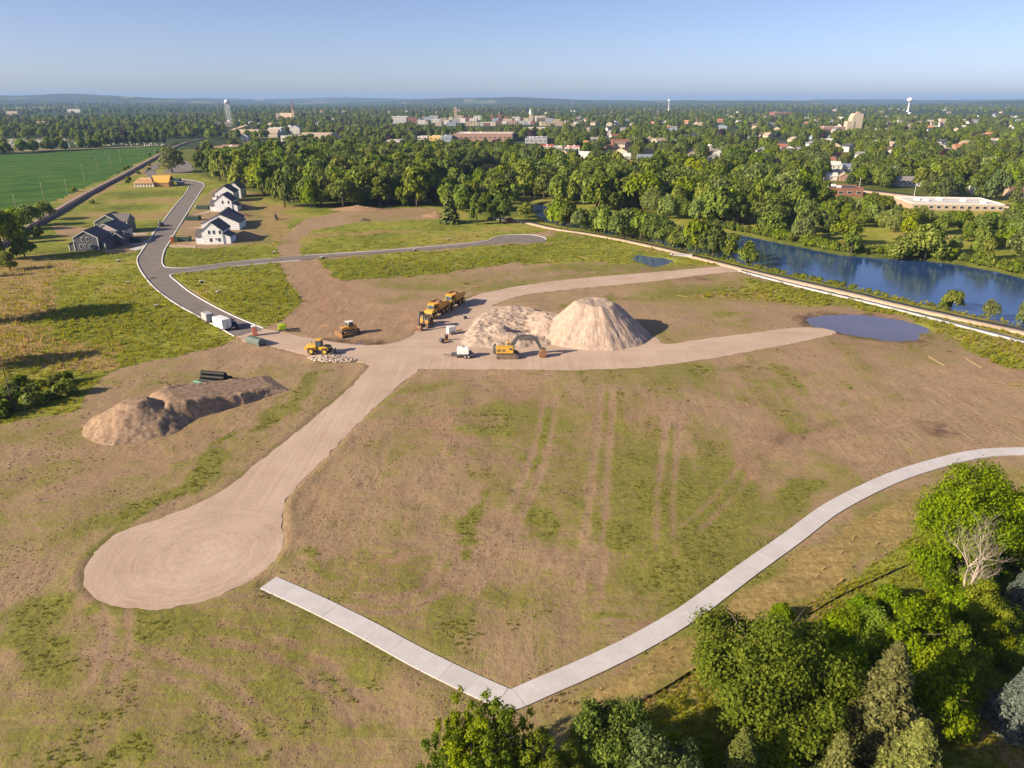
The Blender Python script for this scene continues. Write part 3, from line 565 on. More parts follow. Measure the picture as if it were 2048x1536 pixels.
# railway: ballast bed, two tracks
t = NT('ballast', 0.95, 0.1); p = t.pos(); b = t.noise(p, 1.2, 5, 0.7)
BALLAST = t.color(t.ramp(b, [(0.3, (0.10, 0.075, 0.075)), (0.7, (0.24, 0.18, 0.17))])).bump(b, 0.5, 0.1).m
tag(ribbon('railway_bed', RAIL_C, 7.0, 0.35, BALLAST, 0.7, None, 0.5), 'brown stone railway bed beside the crop field', None, None, 'structure')
STEEL = paint('rail_steel', (0.30, 0.24, 0.23), 0.45, 0.5, 0.2); SLEEPER = paint('sleeper_wood', (0.07, 0.05, 0.045), 0.9, 0.1, 0.2)
track = tag(empty('railway_track'), 'single railway track running from the town past the crop field', 'railway track')
def offset(line, k):
    d = np.gradient(line, axis=0); d /= np.linalg.norm(d, axis=1)[:, None]+1e-9; return line+np.stack([-d[:, 1], d[:, 0]], 1)*k
for k in (-0.72, 0.72): ribbon('rail', offset(RAIL_C, k), 0.14, 0.62, STEEL, 0.2, track)
m = MB(); dl = np.gradient(RAIL_C, axis=0); L = np.r_[0, np.cumsum(np.linalg.norm(np.diff(RAIL_C, axis=0), axis=1))]
for q in np.arange(L[-1]*0.35, L[-1], 0.65):
    x = np.interp(q, L, RAIL_C[:, 0]); y = np.interp(q, L, RAIL_C[:, 1]); k = min(np.searchsorted(L, q), len(dl)-1)
    m.box((x, y, 0.37), (0.25, 2.6, 0.16), math.atan2(dl[k][1], dl[k][0]))
tag(m.build('sleepers', SLEEPER, track), kind='stuff')
tag(ribbon('highway', HIGHWAY_C, 15, 0.04, TRAILM, 0.3), 'wide pale highway on the far side of the river', None, None, 'structure')
tag(ribbon('cemetery_road', CEM_ROAD, 8, 0.04, TRAILM, 0.3), 'pale country road between the crop field and the cemetery', None, None, 'structure')
# ------------------------------------------------------------ buildings of the town
SPOTS = []            # (x, y, radius, clear length towards the viewer) kept free of trees
def shingles(name, col):
    if name in MATS: return MATS[name]
    t = NT(name, 0.85, 0.2); co = t.objco(); n = t.noise(co, 3.0, 4, 0.7); r = t.noise(t.map(co, (0.3, 0.3, 6)), 1.0, 2)
    t.color(t.mix(t.math('MULTIPLY', t.math('ADD', n, r), 0.5), tuple(x*0.62 for x in col)+(1,), tuple(min(1, x*1.35) for x in col)+(1,))); MATS[name] = t.m; return t.m
WALLS = {'white': (0.62, 0.60, 0.57), 'cream': (0.52, 0.44, 0.33), 'tan': (0.42, 0.33, 0.24), 'brick': (0.25, 0.115, 0.085), 'grey': (0.42, 0.42, 0.43), 'blue grey': (0.30, 0.36, 0.44), 'yellow': (0.75, 0.52, 0.16), 'red': (0.50, 0.07, 0.05), 'pink brick': (0.38, 0.23, 0.185), 'stone': (0.52, 0.44, 0.36)}
ROOFS = {'dark grey': (0.09, 0.09, 0.10), 'grey': (0.24, 0.23, 0.23), 'brown': (0.17, 0.115, 0.085), 'red brown': (0.30, 0.13, 0.09), 'pale': (0.62, 0.60, 0.57), 'orange': (0.50, 0.24, 0.12), 'tan': (0.42, 0.33, 0.25), 'blue grey': (0.20, 0.24, 0.30), 'red': (0.45, 0.07, 0.06)}
def wallm(c): return paint('wall_'+c.replace(' ', '_'), WALLS[c], 0.8, 0.2, 0.12, (0.35, 0.3, 0.25), 0.4)
def roofm(c): return shingles('roof_'+c.replace(' ', '_'), ROOFS[c])
GLASS = glass_dark()
WHITE = paint('white_trim', (0.80, 0.79, 0.77), 0.6, 0.3, 0.08)
def window(parent, x, z, w, h, y, frame=True, axis='y', M=None):
    """a window on a wall face: frame a little proud, pane in it"""
    if axis == 'y': c = (x, y-0.03, z); d = (w, 0.10, h); c2 = (x, y-0.06, z); d2 = (w-0.2, 0.08, h-0.2)
    else: c = (y+0.03*(1 if y > 0 else -1), x, z); d = (0.10, w, h); c2 = (y+0.06*(1 if y > 0 else -1), x, z); d2 = (0.08, w-0.2, h-0.2)
    f = MB().box(c, d).build('window', WHITE, parent); MB().box(c2, d2).build('pane', GLASS, f); return f
def gable_house(name, loc, rz, w, d, h, rh, wc, rc, label, group=None, axis='x', windows=0, cat='house', over=0.35, wing=None):
    """w along x (faces the viewer), d deep; ridge along x or y"""
    root = empty(name, loc, rz); wm, rm = wallm(wc), roofm(rc)
    def shell(w, d, h, rh, axis, cx=0, cy=0):
        m = MB(); M = Matrix.Translation((cx, cy, 0))
        if axis == 'y': m.prism([(-w/2, -0.5), (w/2, -0.5), (w/2, h), (0, h+rh), (-w/2, h)], -d/2, d/2, M)
        else: m.prism([(-d/2, -0.5), (d/2, -0.5), (d/2, h), (0, h+rh), (-d/2, h)], -w/2, w/2, M @ Matrix.Rotation(math.pi/2, 4, 'Z'))
        m.build('wall', wm, root); r = MB()
        a, b = (w/2, d/2) if axis == 'y' else (d/2, w/2); sl = rh/a; o = over
        Mr = M if axis == 'y' else M @ Matrix.Rotation(math.pi/2, 4, 'Z')
        r.prism([(-a-o, h-o*sl+0.03), (0, h+rh+0.03), (a+o, h-o*sl+0.03), (a+o, h-o*sl+0.22), (0, h+rh+0.24), (-a-o, h-o*sl+0.22)], -b-o, b+o, Mr)
        return r.build('roof', rm, root)
    shell(w, d, h, rh, axis)
    if wing: shell(*wing)
    k = windows
    for i in range(k):
        x = (i+0.5)/k*w-w/2
        window(root, x, min(1.6, h*0.55), 1.1, 1.3, -d/2)
        if h > 4.6: window(root, x, 4.2, 1.1, 1.3, -d/2)
    return tag(root, label, cat, group)
def flat_block(name, loc, rz, w, d, h, wc, rc, label, group=None, cat='building', bands=1, cols=0, box=0, trim=None):
    root = empty(name, loc, rz); wm = wallm(wc)
    MB().box((0, 0, h/2-0.25), (w, d, h+0.5)).build('wall', wm, root)
    m = MB(); t = 0.4                                           # parapet round a sunken roof
    for c, s in (((0, -d/2+t/2, h+0.35), (w, t, 0.7)), ((0, d/2-t/2, h+0.35), (w, t, 0.7)), ((-w/2+t/2, 0, h+0.35), (t, d-2*t, 0.7)), ((w/2-t/2, 0, h+0.35), (t, d-2*t, 0.7))): m.box(c, s)
    m.build('parapet', wallm(trim) if trim else wm, root); MB().box((0, 0, h+0.06), (w-2*t, d-2*t, 0.1)).build('roof', roofm(rc), root)
    for b in range(bands):
        z = (b+0.55)*h/bands
        for i in range(cols):
            x = (i+0.5)/cols*w-w/2; window(root, x, z, w/cols*0.55, min(1.5, h/bands*0.5), -d/2)
    for i in range(box):
        x = random.uniform(-.35, .35)*w; y = random.uniform(-.3, .3)*d; MB().box((x, y, h+0.7), (2.2, 1.8, 1.2)).build('roof_unit', WHITE, root)
    return tag(root, label, cat, group)
def spot(x, y, r, clear=0): SPOTS.append((x, y, r, clear*(1.0 if y < 560 else (0.8 if -500 < x < -150 and y < 1100 else 1.4))))
def put_house(px, by, wpx, wc, rc, label, group=None, axis='x', rot=0.0, storeys=1, wins=None, depth=None, clear=40, name='house', cat='house', dist_y=None):
    x, y = P(px, by); s = ppm(px, by); w = wpx/s; d = depth or min(max(w*0.75, 7), 14); h = 2.9*storeys; 
    o = gable_house(name, (x, y+d/2, gz_at(x, y)), R(rot), w, d, h, min(w, d)*0.30, wc, rc, label, group, axis, wins if wins is not None else (3 if s > 2.2 else 0), cat)
    spot(x, y+d/2, max(w, d)*0.75+2, clear); return o
def put_flat(px, by, wpx, hpx, wc, rc, label, group=None, rot=0.0, depth=None, clear=60, bands=1, cols=0, box=0, name='building', cat='building', trim=None):
    x, y = P(px, by); s = ppm(px, by); w = wpx/s; h = hpx/s; d = depth or max(8, w*0.5)
    o = flat_block(name, (x, y+d/2, gz_at(x, y)), R(rot), w, d, h, wc, rc, label, group, cat, bands, cols, box, trim)
    spot(x, y+d/2, max(w, d)*0.6+3, clear); return o

# strip mall and restaurant across the river
put_flat(1922, 421, 172, 11, 'tan', 'pale', 'long flat roofed strip mall with white roof beside the far parking lot', None, -8, 26, 60, 1, 12, 5, 'strip_mall', 'shop', 'white')
put_flat(1640, 392, 170, 14, 'brick', 'dark grey', 'low brick restaurant with dark roof behind the riverside trees', None, -8, 18, 40, 1, 10, 4, 'restaurant', 'restaurant')
put_flat(1570, 390, 40, 14, 'red', 'dark grey', 'small orange red block at the end of the dark roofed restaurant', None, -8, 10, 30, 1, 3, 0)
put_house(1820, 373, 42, 'white', 'grey', 'long white ranch house with grey roof facing the highway', None, 'x', -6, 1, 5, 9, 60)
put_house(1668, 338, 28, 'white', 'pale', 'white bungalow with pale roof, upper left of the pale roofed cluster by the highway', None, 'x', -8, 1, 3, 8, 50)
put_house(1700, 343, 24, 'white', 'blue grey', 'white bungalow with blue grey roof beside its parked car', None, 'x', -8, 1, 3, 8, 50)
put_house(1664, 361, 22, 'white', 'pale', 'small white garage with pale roof nearest the highway', None, 'x', -8, 1, 1, 6, 60, 'garage', 'garage')
put_house(1690, 362, 18, 'pink brick', 'tan', 'small pink garage next to the white garage by the highway', None, 'y', -8, 1, 1, 6, 60, 'garage', 'garage')
put_house(1676, 353, 26, 'white', 'pale', 'white gabled garage behind the two small garages', None, 'y', -8, 1, 1, 7, 50, 'garage', 'garage')
put_house(1642, 336, 20, 'blue grey', 'grey', 'blue grey cottage at the edge of the tall trees by the highway', None, 'x', -8, 1, 2, 8, 50)
put_house(1685, 318, 30, 'white', 'red brown', 'white gabled house with red brown roof among dark trees', None, 'x', -8, 1, 3, 8, 50)
put_house(1660, 327, 24, 'white', 'red brown', 'low house with brown hipped roof behind the white bungalows', None, 'x', -8, 1, 2, 8, 50)
put_house(1645, 323, 14, 'white', 'orange', 'tiny white gable house with orange roof beside tall trees', None, 'y', -8, 1, 1, 7, 50)
put_house(1912, 388, 30, 'white', 'grey', 'white house half hidden under the big dark trees by the highway', None, 'x', -6, 1, 2, 8, 30)
put_house(1965, 388, 38, 'white', 'pale', 'white house with pale roof under the trees above the strip mall', None, 'x', -6, 1, 3, 8, 30)
put_house(2040, 395, 34, 'tan', 'brown', 'tan house with brown roof at the edge of the lawn past the strip mall', None, 'x', -6, 1, 2, 8, 40)
put_house(1940, 335, 30, 'tan', 'brown', 'tan house with brown roof beside a purple leaved tree', None, 'x', -6, 1, 2, 8, 30)
# river bend and main street blocks
put_house(1000, 351, 46, 'white', 'red brown', 'white house with pinkish roof on a lawn behind the wood', None, 'x', -4, 1, 4, 9, 70)
put_house(1160, 338, 36, 'grey', 'dark grey', 'grey house with dark roof in the trees above the river bend', None, 'x', -6, 1, 3, 9, 60)
put_house(1096, 331, 22, 'grey', 'dark grey', 'small grey house with dark hipped roof above the river bend', None, 'x', -6, 1, 2, 8, 60)
put_house(1170, 345, 18, 'white', 'orange', 'small white shed house with orange roof below the grey house', None, 'x', -6, 1, 1, 6, 60)
put_house(1248, 319, 27, 'white', 'pale', 'white house with pale roof beside a blue grey one', None, 'x', -6, 1, 3, 8, 40)
put_house(1292, 322, 34, 'blue grey', 'blue grey', 'blue grey house with blue grey roof above the riverside wood', None, 'x', -6, 1, 3, 8, 40)
put_house(1282, 337, 42, 'tan', 'orange', 'long low house with orange roof above the riverside wood', None, 'x', -8, 1, 3, 9, 60)
put_house(1240, 295, 38, 'brick', 'red brown', 'large brick house with steep red brown roof among trees', None, 'x', 20, 2, 3, 10, 90)
put_house(1430, 332, 26, 'white', 'grey', 'steep white gabled house with dark windows, front of a pair', None, 'y', -6, 2, 2, 9, 60)
put_house(1436, 318, 20, 'white', 'grey', 'steep white gabled house behind its twin', None, 'y', -6, 2, 2, 9, 40)
put_house(1528, 314, 26, 'white', 'grey', 'white gabled house with grey roof at the edge of the wood', None, 'y', -6, 2, 2, 9, 60)
put_house(1512, 325, 18, 'blue grey', 'grey', 'narrow blue grey house below the white gabled one', None, 'y', -6, 2, 1, 8, 40)
put_flat(1375, 343, 60, 8, 'tan', 'pale', 'low tan flat roofed shed block beside the highway trees', None, -8, 12, 8, 1, 6)
put_flat(1388, 353, 22, 8, 'white', 'pale', 'small white flat roofed shop above the riverside wood', None, -8, 9, 40, 1, 2)
put_flat(1505, 350, 10, 12, 'red', 'red', 'bright orange red storage tank house above the riverside wood', None, 0, 6, 40)
# main street shops
put_flat(1095, 297, 28, 5, 'white', 'red', 'low white shop with red roof edge, leftmost of a pair', None, -6, 18, 110, 1, 4, 1, 'shop', 'shop', 'red')
put_flat(1146, 304, 30, 9, 'white', 'pale', 'white shop with red fascia beside utility poles', None, -6, 20, 110, 1, 4, 2, 'shop', 'shop', 'red')
put_flat(1115, 302, 22, 7, 'grey', 'pale', 'pale grey shop between the two red trimmed shops', None, -6, 18, 100, 1, 3, 1, 'shop', 'shop')
put_flat(968, 283, 118, 14, 'pink brick', 'pale', 'very long brick retail building with pale roof in the middle distance', None, -3, 60, 160, 1, 12, 6, 'retail_building', 'shop')
put_flat(1074, 287, 44, 9, 'grey', 'blue grey', 'grey retail hall with blue grey roof right of the long brick building', None, -3, 50, 160, 1, 5, 4, 'retail_building', 'shop')
put_flat(1072, 264, 54, 7, 'cream', 'pale', 'long cream warehouse with pale roof behind the retail hall', None, -3, 40, 130, 1, 6, 2, 'warehouse', 'warehouse')
put_flat(872, 283, 26, 9, 'yellow', 'pale', 'yellow fronted shop left of the long brick building', None, -3, 25, 150, 1, 3, 1, 'shop', 'shop')
put_flat(894, 284, 22, 11, 'blue grey', 'grey', 'blue grey shop between the yellow shop and the long brick building', None, -3, 25, 150, 1, 3, 1, 'shop', 'shop')
put_flat(845, 280, 22, 6, 'white', 'pale', 'white petrol station canopy left of the yellow shop', None, -3, 20, 150, 1, 2, 0, 'petrol_station', 'building')
put_flat(786, 291, 30, 9, 'white', 'red brown', 'white shop with red brown roof above the wood', None, -3, 25, 120, 1, 3, 1, 'shop', 'shop')
put_flat(698, 287, 24, 7, 'white', 'pale', 'white shop with pale roof right of the brick church hall', None, -3, 20, 120, 1, 3, 1, 'shop', 'shop')
put_flat(745, 284, 40, 5, 'tan', 'pale', 'low tan shop row behind the wood', None, -3, 20, 120, 1, 5, 1, 'shop', 'shop')
put_flat(452, 309, 62, 14, 'pink brick', 'tan', 'brick shop with stepped tan parapet at the end of the street', None, -4, 30, 120, 1, 6, 3, 'shop', 'shop')
put_flat(506, 299, 26, 12, 'red', 'pale', 'red fronted petrol station next to the brick shops', None, -4, 18, 110, 1, 3, 0, 'petrol_station', 'building')
put_flat(547, 297, 32, 11, 'brick', 'tan', 'square brick shop right of the red petrol station', None, -4, 22, 110, 1, 3, 1, 'shop', 'shop')
put_flat(588, 284, 50, 11, 'white', 'grey', 'long white shop with grey roof before the brick church hall', None, -4, 25, 120, 1, 8, 0, 'shop', 'shop')
put_house(632, 281, 62, 'tan', 'tan', 'long tan roofed hall in front of the apartment houses', None, 'x', -4, 1, 5, 22, 120, 'hall', 'building')
put_house(662, 286, 26, 'pink brick', 'tan', 'brick church with big dark gable window and chimney', None, 'y', -4, 2, 1, 26, 120, 'church', 'church')
put_house(512, 275, 90, 'cream', 'tan', 'large cream apartment house with many gables', None, 'x', -4, 2, 12, 16, 60, 'apartment_house', 'building')
put_house(490, 268, 60, 'cream', 'tan', 'cream apartment wing behind the large apartment house', None, 'y', 30, 2, 4, 24, 30, 'apartment_house', 'building')
put_house(489, 281, 14, 'white', 'dark grey', 'small white gabled chapel below the apartment house', None, 'y', 0, 2, 1, 10, 120, 'chapel', 'church')
put_flat(551, 270, 26, 13, 'white', 'pale', 'plain white block at the end of the apartment house', None, -4, 20, 120, 2, 3, 1)
put_house(590, 268, 20, 'white', 'pale', 'white gabled house behind the long white shop', None, 'y', 0, 3, 2, 14, 120)
put_flat(800, 247, 32, 13, 'white', 'pale', 'white apartment block with a grid of windows, left end of downtown', None, 0, 22, 200, 4, 7, 1, 'apartment_block', 'building')
put_flat(824, 247, 22, 11, 'brick', 'tan', 'brick block next to the white apartment block downtown', None, 0, 22, 200, 3, 5, 1)
DT = ['white', 'cream', 'tan', 'pink brick', 'white', 'grey', 'cream', 'brick', 'white', 'blue grey']
_l = {}
for i in range(44):                                       # downtown facades behind one another
    px = 832+i*6.6+random.uniform(-3, 3); by = random.choice([246, 243, 240, 249, 252]); c = DT[(i*7+random.randint(0, 2)) % len(DT)]; wp = random.uniform(9, 20)
    put_flat(px, by, wp, random.uniform(5, 8), c, random.choice(['pale', 'tan', 'grey']), 'small %s flat roofed building in the downtown row beyond the wood' % c, 'downtown buildings', random.uniform(-6, 6), 16, 330, 2, 3 if wp > 13 else 0)
put_flat(911.5, 245, 6, 28, 'tan', 'tan', 'slim tan tower rising above downtown', None, 0, 6, 60, 4, 1, 0, 'tower', 'tower')
for px, top, c, lab in ((985, 222, 'brick', 'brick steeple with pointed roof behind downtown'), (1000, 219, 'brick', 'taller brick church tower with slim spire behind downtown'), (1061, 217, 'cream', 'cream church tower with white spire at the end of downtown')):
    by = 243; x, y = P(px, by); h = height_for(px, by, top); w = 6/ppm(px, by); o = empty('church_tower', (x, y, gz_at(x, y))); b = w*2.2
    MB().box((0, 0, h*0.3), (w, w, h*0.6)).build('wall', wallm(c), o); MB().lathe([(w*0.62, h*0.6), (0.05, h)], seg=4).build('spire', roofm('dark grey') if c == 'brick' else WHITE, o)
    MB().prism([(-b/2, 0), (b/2, 0), (b/2, h*0.28), (0, h*0.45), (-b/2, h*0.28)], 0, b*1.6, Matrix.Translation((b*0.7, 0, 0)) @ Matrix.Rotation(R(-70), 4, 'Z')).build('nave', wallm(c), o); tag(o, lab, 'church'); spot(x, y, 20, 100)
# tall church on the left
x, y = P(588, 240); h = height_for(588, 240, 196); o = empty('church', (x, y, gz_at(x, y))); w = 6.5
MB().box((0, 0, h*0.24), (w, w, h*0.48)).build('tower', wallm('tan'), o); MB().lathe([(w*0.66, h*0.48), (w*0.3, h*0.68), (0.05, h)], seg=8).build('spire', roofm('red brown'), o)
MB().prism([(-7, 0), (7, 0), (7, h*0.16), (0, h*0.33), (-7, h*0.16)], 0, 38, Matrix.Translation((-3, 4, 0)) @ Matrix.Rotation(R(75), 4, 'Z')).build('nave', wallm('tan'), o)
MB().lathe([(0.08, h), (0.08, h+2.2)], seg=5).build('cross', roofm('dark grey'), o); tag(o, 'tall church with dark pointed spire and tan nave on the skyline', 'church'); spot(x, y, 30, 120)
put_flat(558, 239, 12, 12, 'tan', 'tan', 'tan school block left of the tall church', None, 0, 20, 80, 2, 2)
# grain elevator, schools
x, y = P(1710, 262); s = ppm(1710, 262); o = empty('grain_elevator', (x, y, gz_at(x, y))); hh = height_for(1710, 262, 227)
MB().prism([(-9/s, 0), (12/s, 0), (12/s, hh), (-5/s, hh), (-9/s, hh*0.78)], 0, 16).build('silo_block', wallm('cream'), o); MB().box((-11/s, 6, hh*0.28), (14/s, 14, hh*0.56)).build('annex', wallm('cream'), o)
MB().box((3/s, 7, hh+1.5), (6/s, 6, 3)).build('headhouse', wallm('tan'), o); tag(o, 'tall cream grain elevator standing above the trees', 'grain elevator'); spot(x, y, 22, 190)
put_flat(1668, 264, 44, 9, 'pink brick', 'pale', 'low brick school with pale roof left of the grain elevator', None, 0, 30, 190, 1, 8, 2, 'school', 'school')
put_flat(1566, 232, 34, 7, 'brick', 'pale', 'far brick school with pale roof on the skyline', None, 0, 60, 300, 2, 8, 2, 'school', 'school')
put_flat(1888, 246, 14, 7, 'cream', 'tan', 'tan house with orange brown roof far off on the right', None, 0, 16, 150)
put_flat(26, 236, 22, 12, 'stone', 'brown', 'large stone house with dark roof far off beyond the cemetery', None, 0, 20, 150, 2, 4, 0)
put_flat(80, 252, 20, 8, 'tan', 'pale', 'tan block with pale roof behind the cemetery trees', None, 0, 20, 120, 1, 4)
put_flat(148, 226, 26, 6, 'white', 'pale', 'white far block among the trees above the cemetery', None, 0, 30, 200, 2, 4)
# scattered houses among the town trees
TOWN = [('white', 'grey'), ('white', 'dark grey'), ('cream', 'brown'), ('white', 'red brown'), ('tan', 'grey'), ('blue grey', 'grey'), ('white', 'pale'), ('pink brick', 'orange'), ('cream', 'tan')]
cnt = 0
while cnt < 250:
    px = random.uniform(680, 2040); by = random.choice([random.uniform(218, 262), random.uniform(262, 318)])
    if px < 1130 and by > 236: continue
    x, y = P(px, by)
    if any((x-a)**2+(y-b)**2 < (r+9)**2 for a, b, r, c in SPOTS): continue
    wc, rc = random.choice(TOWN); w = random.uniform(10, 15)
    gable_house('house', (x, y, gz_at(x, y)), R(random.uniform(-35, 35)), w, random.uniform(8, 11), random.choice([3.0, 3.2, 5.4]), random.uniform(2.4, 3.4), wc, rc,
                '%s house with %s roof scattered among the trees of the far town' % (wc, rc), 'far town houses with %s walls and %s roofs' % (wc, rc), random.choice('xy'), 3 if by > 270 else 0)
    spot(x, y, w*0.6, 70 if by > 262 else 230); cnt += 1
for i in range(26):
    px = random.uniform(420, 700); by = random.uniform(226, 262); x, y = P(px, by); wc, rc = random.choice(TOWN)
    if any((x-a)**2+(y-b)**2 < (r+9)**2 for a, b, r, c in SPOTS): continue
    gable_house('house', (x, y, gz_at(x, y)), R(random.uniform(-35, 35)), 14, 9, 5.6, 3.4, wc, rc, '%s house with %s roof near the tall church' % (wc, rc), 'houses near the tall church, %s with %s roofs' % (wc, rc), random.choice('xy'), 0); spot(x, y, 9, 90)

# water towers and masts
def sphere_prof(r, z0, sq=0.8, n=10): return [(max(0.02, r*math.sin(math.pi*i/n)), z0+r*sq*(1-math.cos(math.pi*i/n))) for i in range(n+1)]
WT = paint('tower_white', (0.82, 0.83, 0.84), 0.5, 0.4, 0.05)
x, y = P(460, 252); h = height_for(460, 252, 199); o = empty('water_tower', (x, y, gz_at(x, y))); rt = 5/ppm(460, 252)
MB().lathe(sphere_prof(rt, h-rt*1.7, 0.85), seg=20).build('tank', WT, o, True); m = MB().tube([(0, 0, 0), (0, 0, h-rt*1.4)], 0.5, 8); m.build('riser', WT, o)
for k in range(6):
    t = k*math.pi/3+0.3; MB().tube([(rt*1.25*math.cos(t), rt*1.25*math.sin(t), 0), (rt*0.85*math.cos(t), rt*0.85*math.sin(t), h-rt*1.0)], 0.26, 6).build('leg', WT, o)
m = MB(); m.lathe([(rt*1.02, h-rt*1.0), (rt*1.12, h-rt*1.0), (rt*1.12, h-rt*0.85), (rt*1.02, h-rt*0.85)], seg=20)
for f in (0.33, 0.66): m.lathe([(rt*(1.25-0.4*f), h*f*0.86), (rt*(1.29-0.4*f), h*f*0.86+0.3)], seg=6)
m.build('walkway', WT, o); tag(o, 'pale water tower on six legs left of the church spire', 'water tower'); spot(x, y, 14, 420)
for px, by, top, rpx, lab in ((1815, 226, 197, 5.6, 'white water tower with round tank on a single stem, right skyline'), (1337, 222, 200, 3.0, 'small white water tower on a single stem, mid skyline')):
    x, y = P(px, by); h = height_for(px, by, top); o = empty('water_tower', (x, y, gz_at(x, y))); rt = rpx/ppm(px, by)
    MB().lathe(sphere_prof(rt, h-rt*1.5, 0.75, 12), seg=20).build('tank', WT, o, True); MB().lathe([(rt*0.5, 0), (rt*0.28, h*0.2), (rt*0.28, h-rt*1.3), (rt*0.6, h-rt*1.1)], seg=12).build('stem', WT, o, True)
    tag(o, lab, 'water tower'); spot(x, y, 14, 500)
x, y = P(1145, 214); h = height_for(1145, 214, 180); MASTM = paint('mast_red_white', (0.6, 0.35, 0.33), 0.5)
m = MB()
for k in range(3): m.tube([(1.6*math.cos(k*2.1), 1.6*math.sin(k*2.1), 0), (1.0*math.cos(k*2.1), 1.0*math.sin(k*2.1), h)], 0.5, 5)
o = obj('radio_mast', m.mesh('radio_mast', MASTM), None, (x, y, gz_at(x, y))); tag(o, 'slender radio mast on the skyline', 'mast')
# cemetery
STONE = paint('headstone_granite', (0.62, 0.60, 0.58), 0.7, 0.3, 0.2)
hs = [MB().box((0, 0, 0.55), (0.9, 0.3, 1.1)).mesh('gravestone', STONE), MB().prism([(-.5, 0), (.5, 0), (.5, .8), (.3, 1.05), (0, 1.15), (-.3, 1.05), (-.5, .8)], -.15, .15).mesh('gravestone', STONE), MB().box((0, 0, 0.15), (1.2, .7, .3)).box((0, 0, 1.1), (.6, .5, 1.6), taper=0.6).mesh('gravestone', STONE)]
for i in range(230):
    px = random.uniform(0, 330); by = random.uniform(279, 296-px*0.012)
    if random.random() < 0.35: px = random.uniform(0, 110)
    x, y = P(px, by); k = random.choice([0, 0, 1, 1, 2]); tag(obj('gravestone', hs[k], None, (x, y, 0), random.uniform(-.2, .2), random.uniform(1.0, 1.6)), 'pale gravestone standing in the cemetery beyond the crop field', 'gravestone', 'gravestones of the cemetery')
# ------------------------------------------------------------ trees
def foliage(name, lo, mid, hi, trans=0.42):
    t = NT(name, 0.7, 0.2); isl = t.n('NewGeometry').outputs['Random Per Island']; oi = t.n('ObjectInfo').outputs['Random']
    c = t.ramp(isl, [(0.0, lo), (0.5, mid), (1.0, hi)])
    hs = t.n('HueSaturation'); t.put(hs.inputs['Color'], c); t.put(hs.inputs['Hue'], t.math('ADD', 0.482, t.math('MULTIPLY', oi, 0.032)))
    t.put(hs.inputs['Value'], t.math('ADD', 0.85, t.math('MULTIPLY', t.math('FRACT', t.math('MULTIPLY', oi, 7.31)), 0.55)))
    t.put(hs.inputs['Saturation'], t.math('ADD', 0.95, t.math('MULTIPLY', t.math('FRACT', t.math('MULTIPLY', oi, 3.77)), 0.25)))
    col = hs.outputs[0]; t.color(col)
    tr = t.n('BsdfTranslucent'); t.put(tr.inputs[0], col); mx = t.n('MixShader'); mx.inputs[0].default_value = trans
    t.t.links.new(t.b.outputs[0], mx.inputs[1]); t.t.links.new(tr.outputs[0], mx.inputs[2]); t.t.links.new(mx.outputs[0], t.out.inputs[0]); return t.m
F_OAK = foliage('leaves_mid_green', (0.076, 0.111, 0.019), (0.162, 0.214, 0.034), (0.266, 0.304, 0.056))
F_LIME = foliage('leaves_bright_green', (0.116, 0.163, 0.020), (0.234, 0.295, 0.032), (0.363, 0.412, 0.059))
F_DARK = foliage('leaves_dark_green', (0.053, 0.086, 0.026), (0.110, 0.153, 0.041), (0.184, 0.224, 0.068))
F_WILLOW = foliage('leaves_willow', (0.107, 0.141, 0.039), (0.198, 0.248, 0.072), (0.298, 0.348, 0.110))
F_PURPLE = foliage('leaves_purple', (0.025, 0.012, 0.018), (0.05, 0.022, 0.03), (0.085, 0.04, 0.045), 0.1)
F_SPRUCE = foliage('needles_green', (0.046, 0.068, 0.020), (0.103, 0.131, 0.036), (0.187, 0.201, 0.062), 0.1)
F_JUNI = foliage('needles_olive', (0.059, 0.070, 0.019), (0.126, 0.140, 0.038), (0.205, 0.209, 0.066), 0.1)
F_BLUE = foliage('needles_blue', (0.06, 0.08, 0.07), (0.12, 0.145, 0.12), (0.18, 0.21, 0.17), 0.1)
F_FGA = foliage('leaves_locust', (0.090, 0.140, 0.010), (0.175, 0.238, 0.014), (0.266, 0.331, 0.024), .45)
F_FGC = foliage('leaves_deep_green', (0.077, 0.138, 0.006), (0.154, 0.239, 0.010), (0.242, 0.329, 0.018), .48)
t = NT('bark', 0.95, 0.1); co = t.objco(); n = t.noise(t.map(co, (6, 6, 1)), 2.0, 4, 0.7)
BARK = t.color(t.ramp(n, [(0.3, (0.06, 0.045, 0.035)), (0.7, (0.19, 0.15, 0.12))])).bump(n, 0.6, 0.05).m
t = NT('bare_bark', 0.9, 0.1); co = t.objco(); n = t.noise(co, 2.0, 4)
PALEBARK = t.color(t.ramp(n, [(0.3, (0.32, 0.26, 0.21)), (0.7, (0.55, 0.47, 0.40))])).m

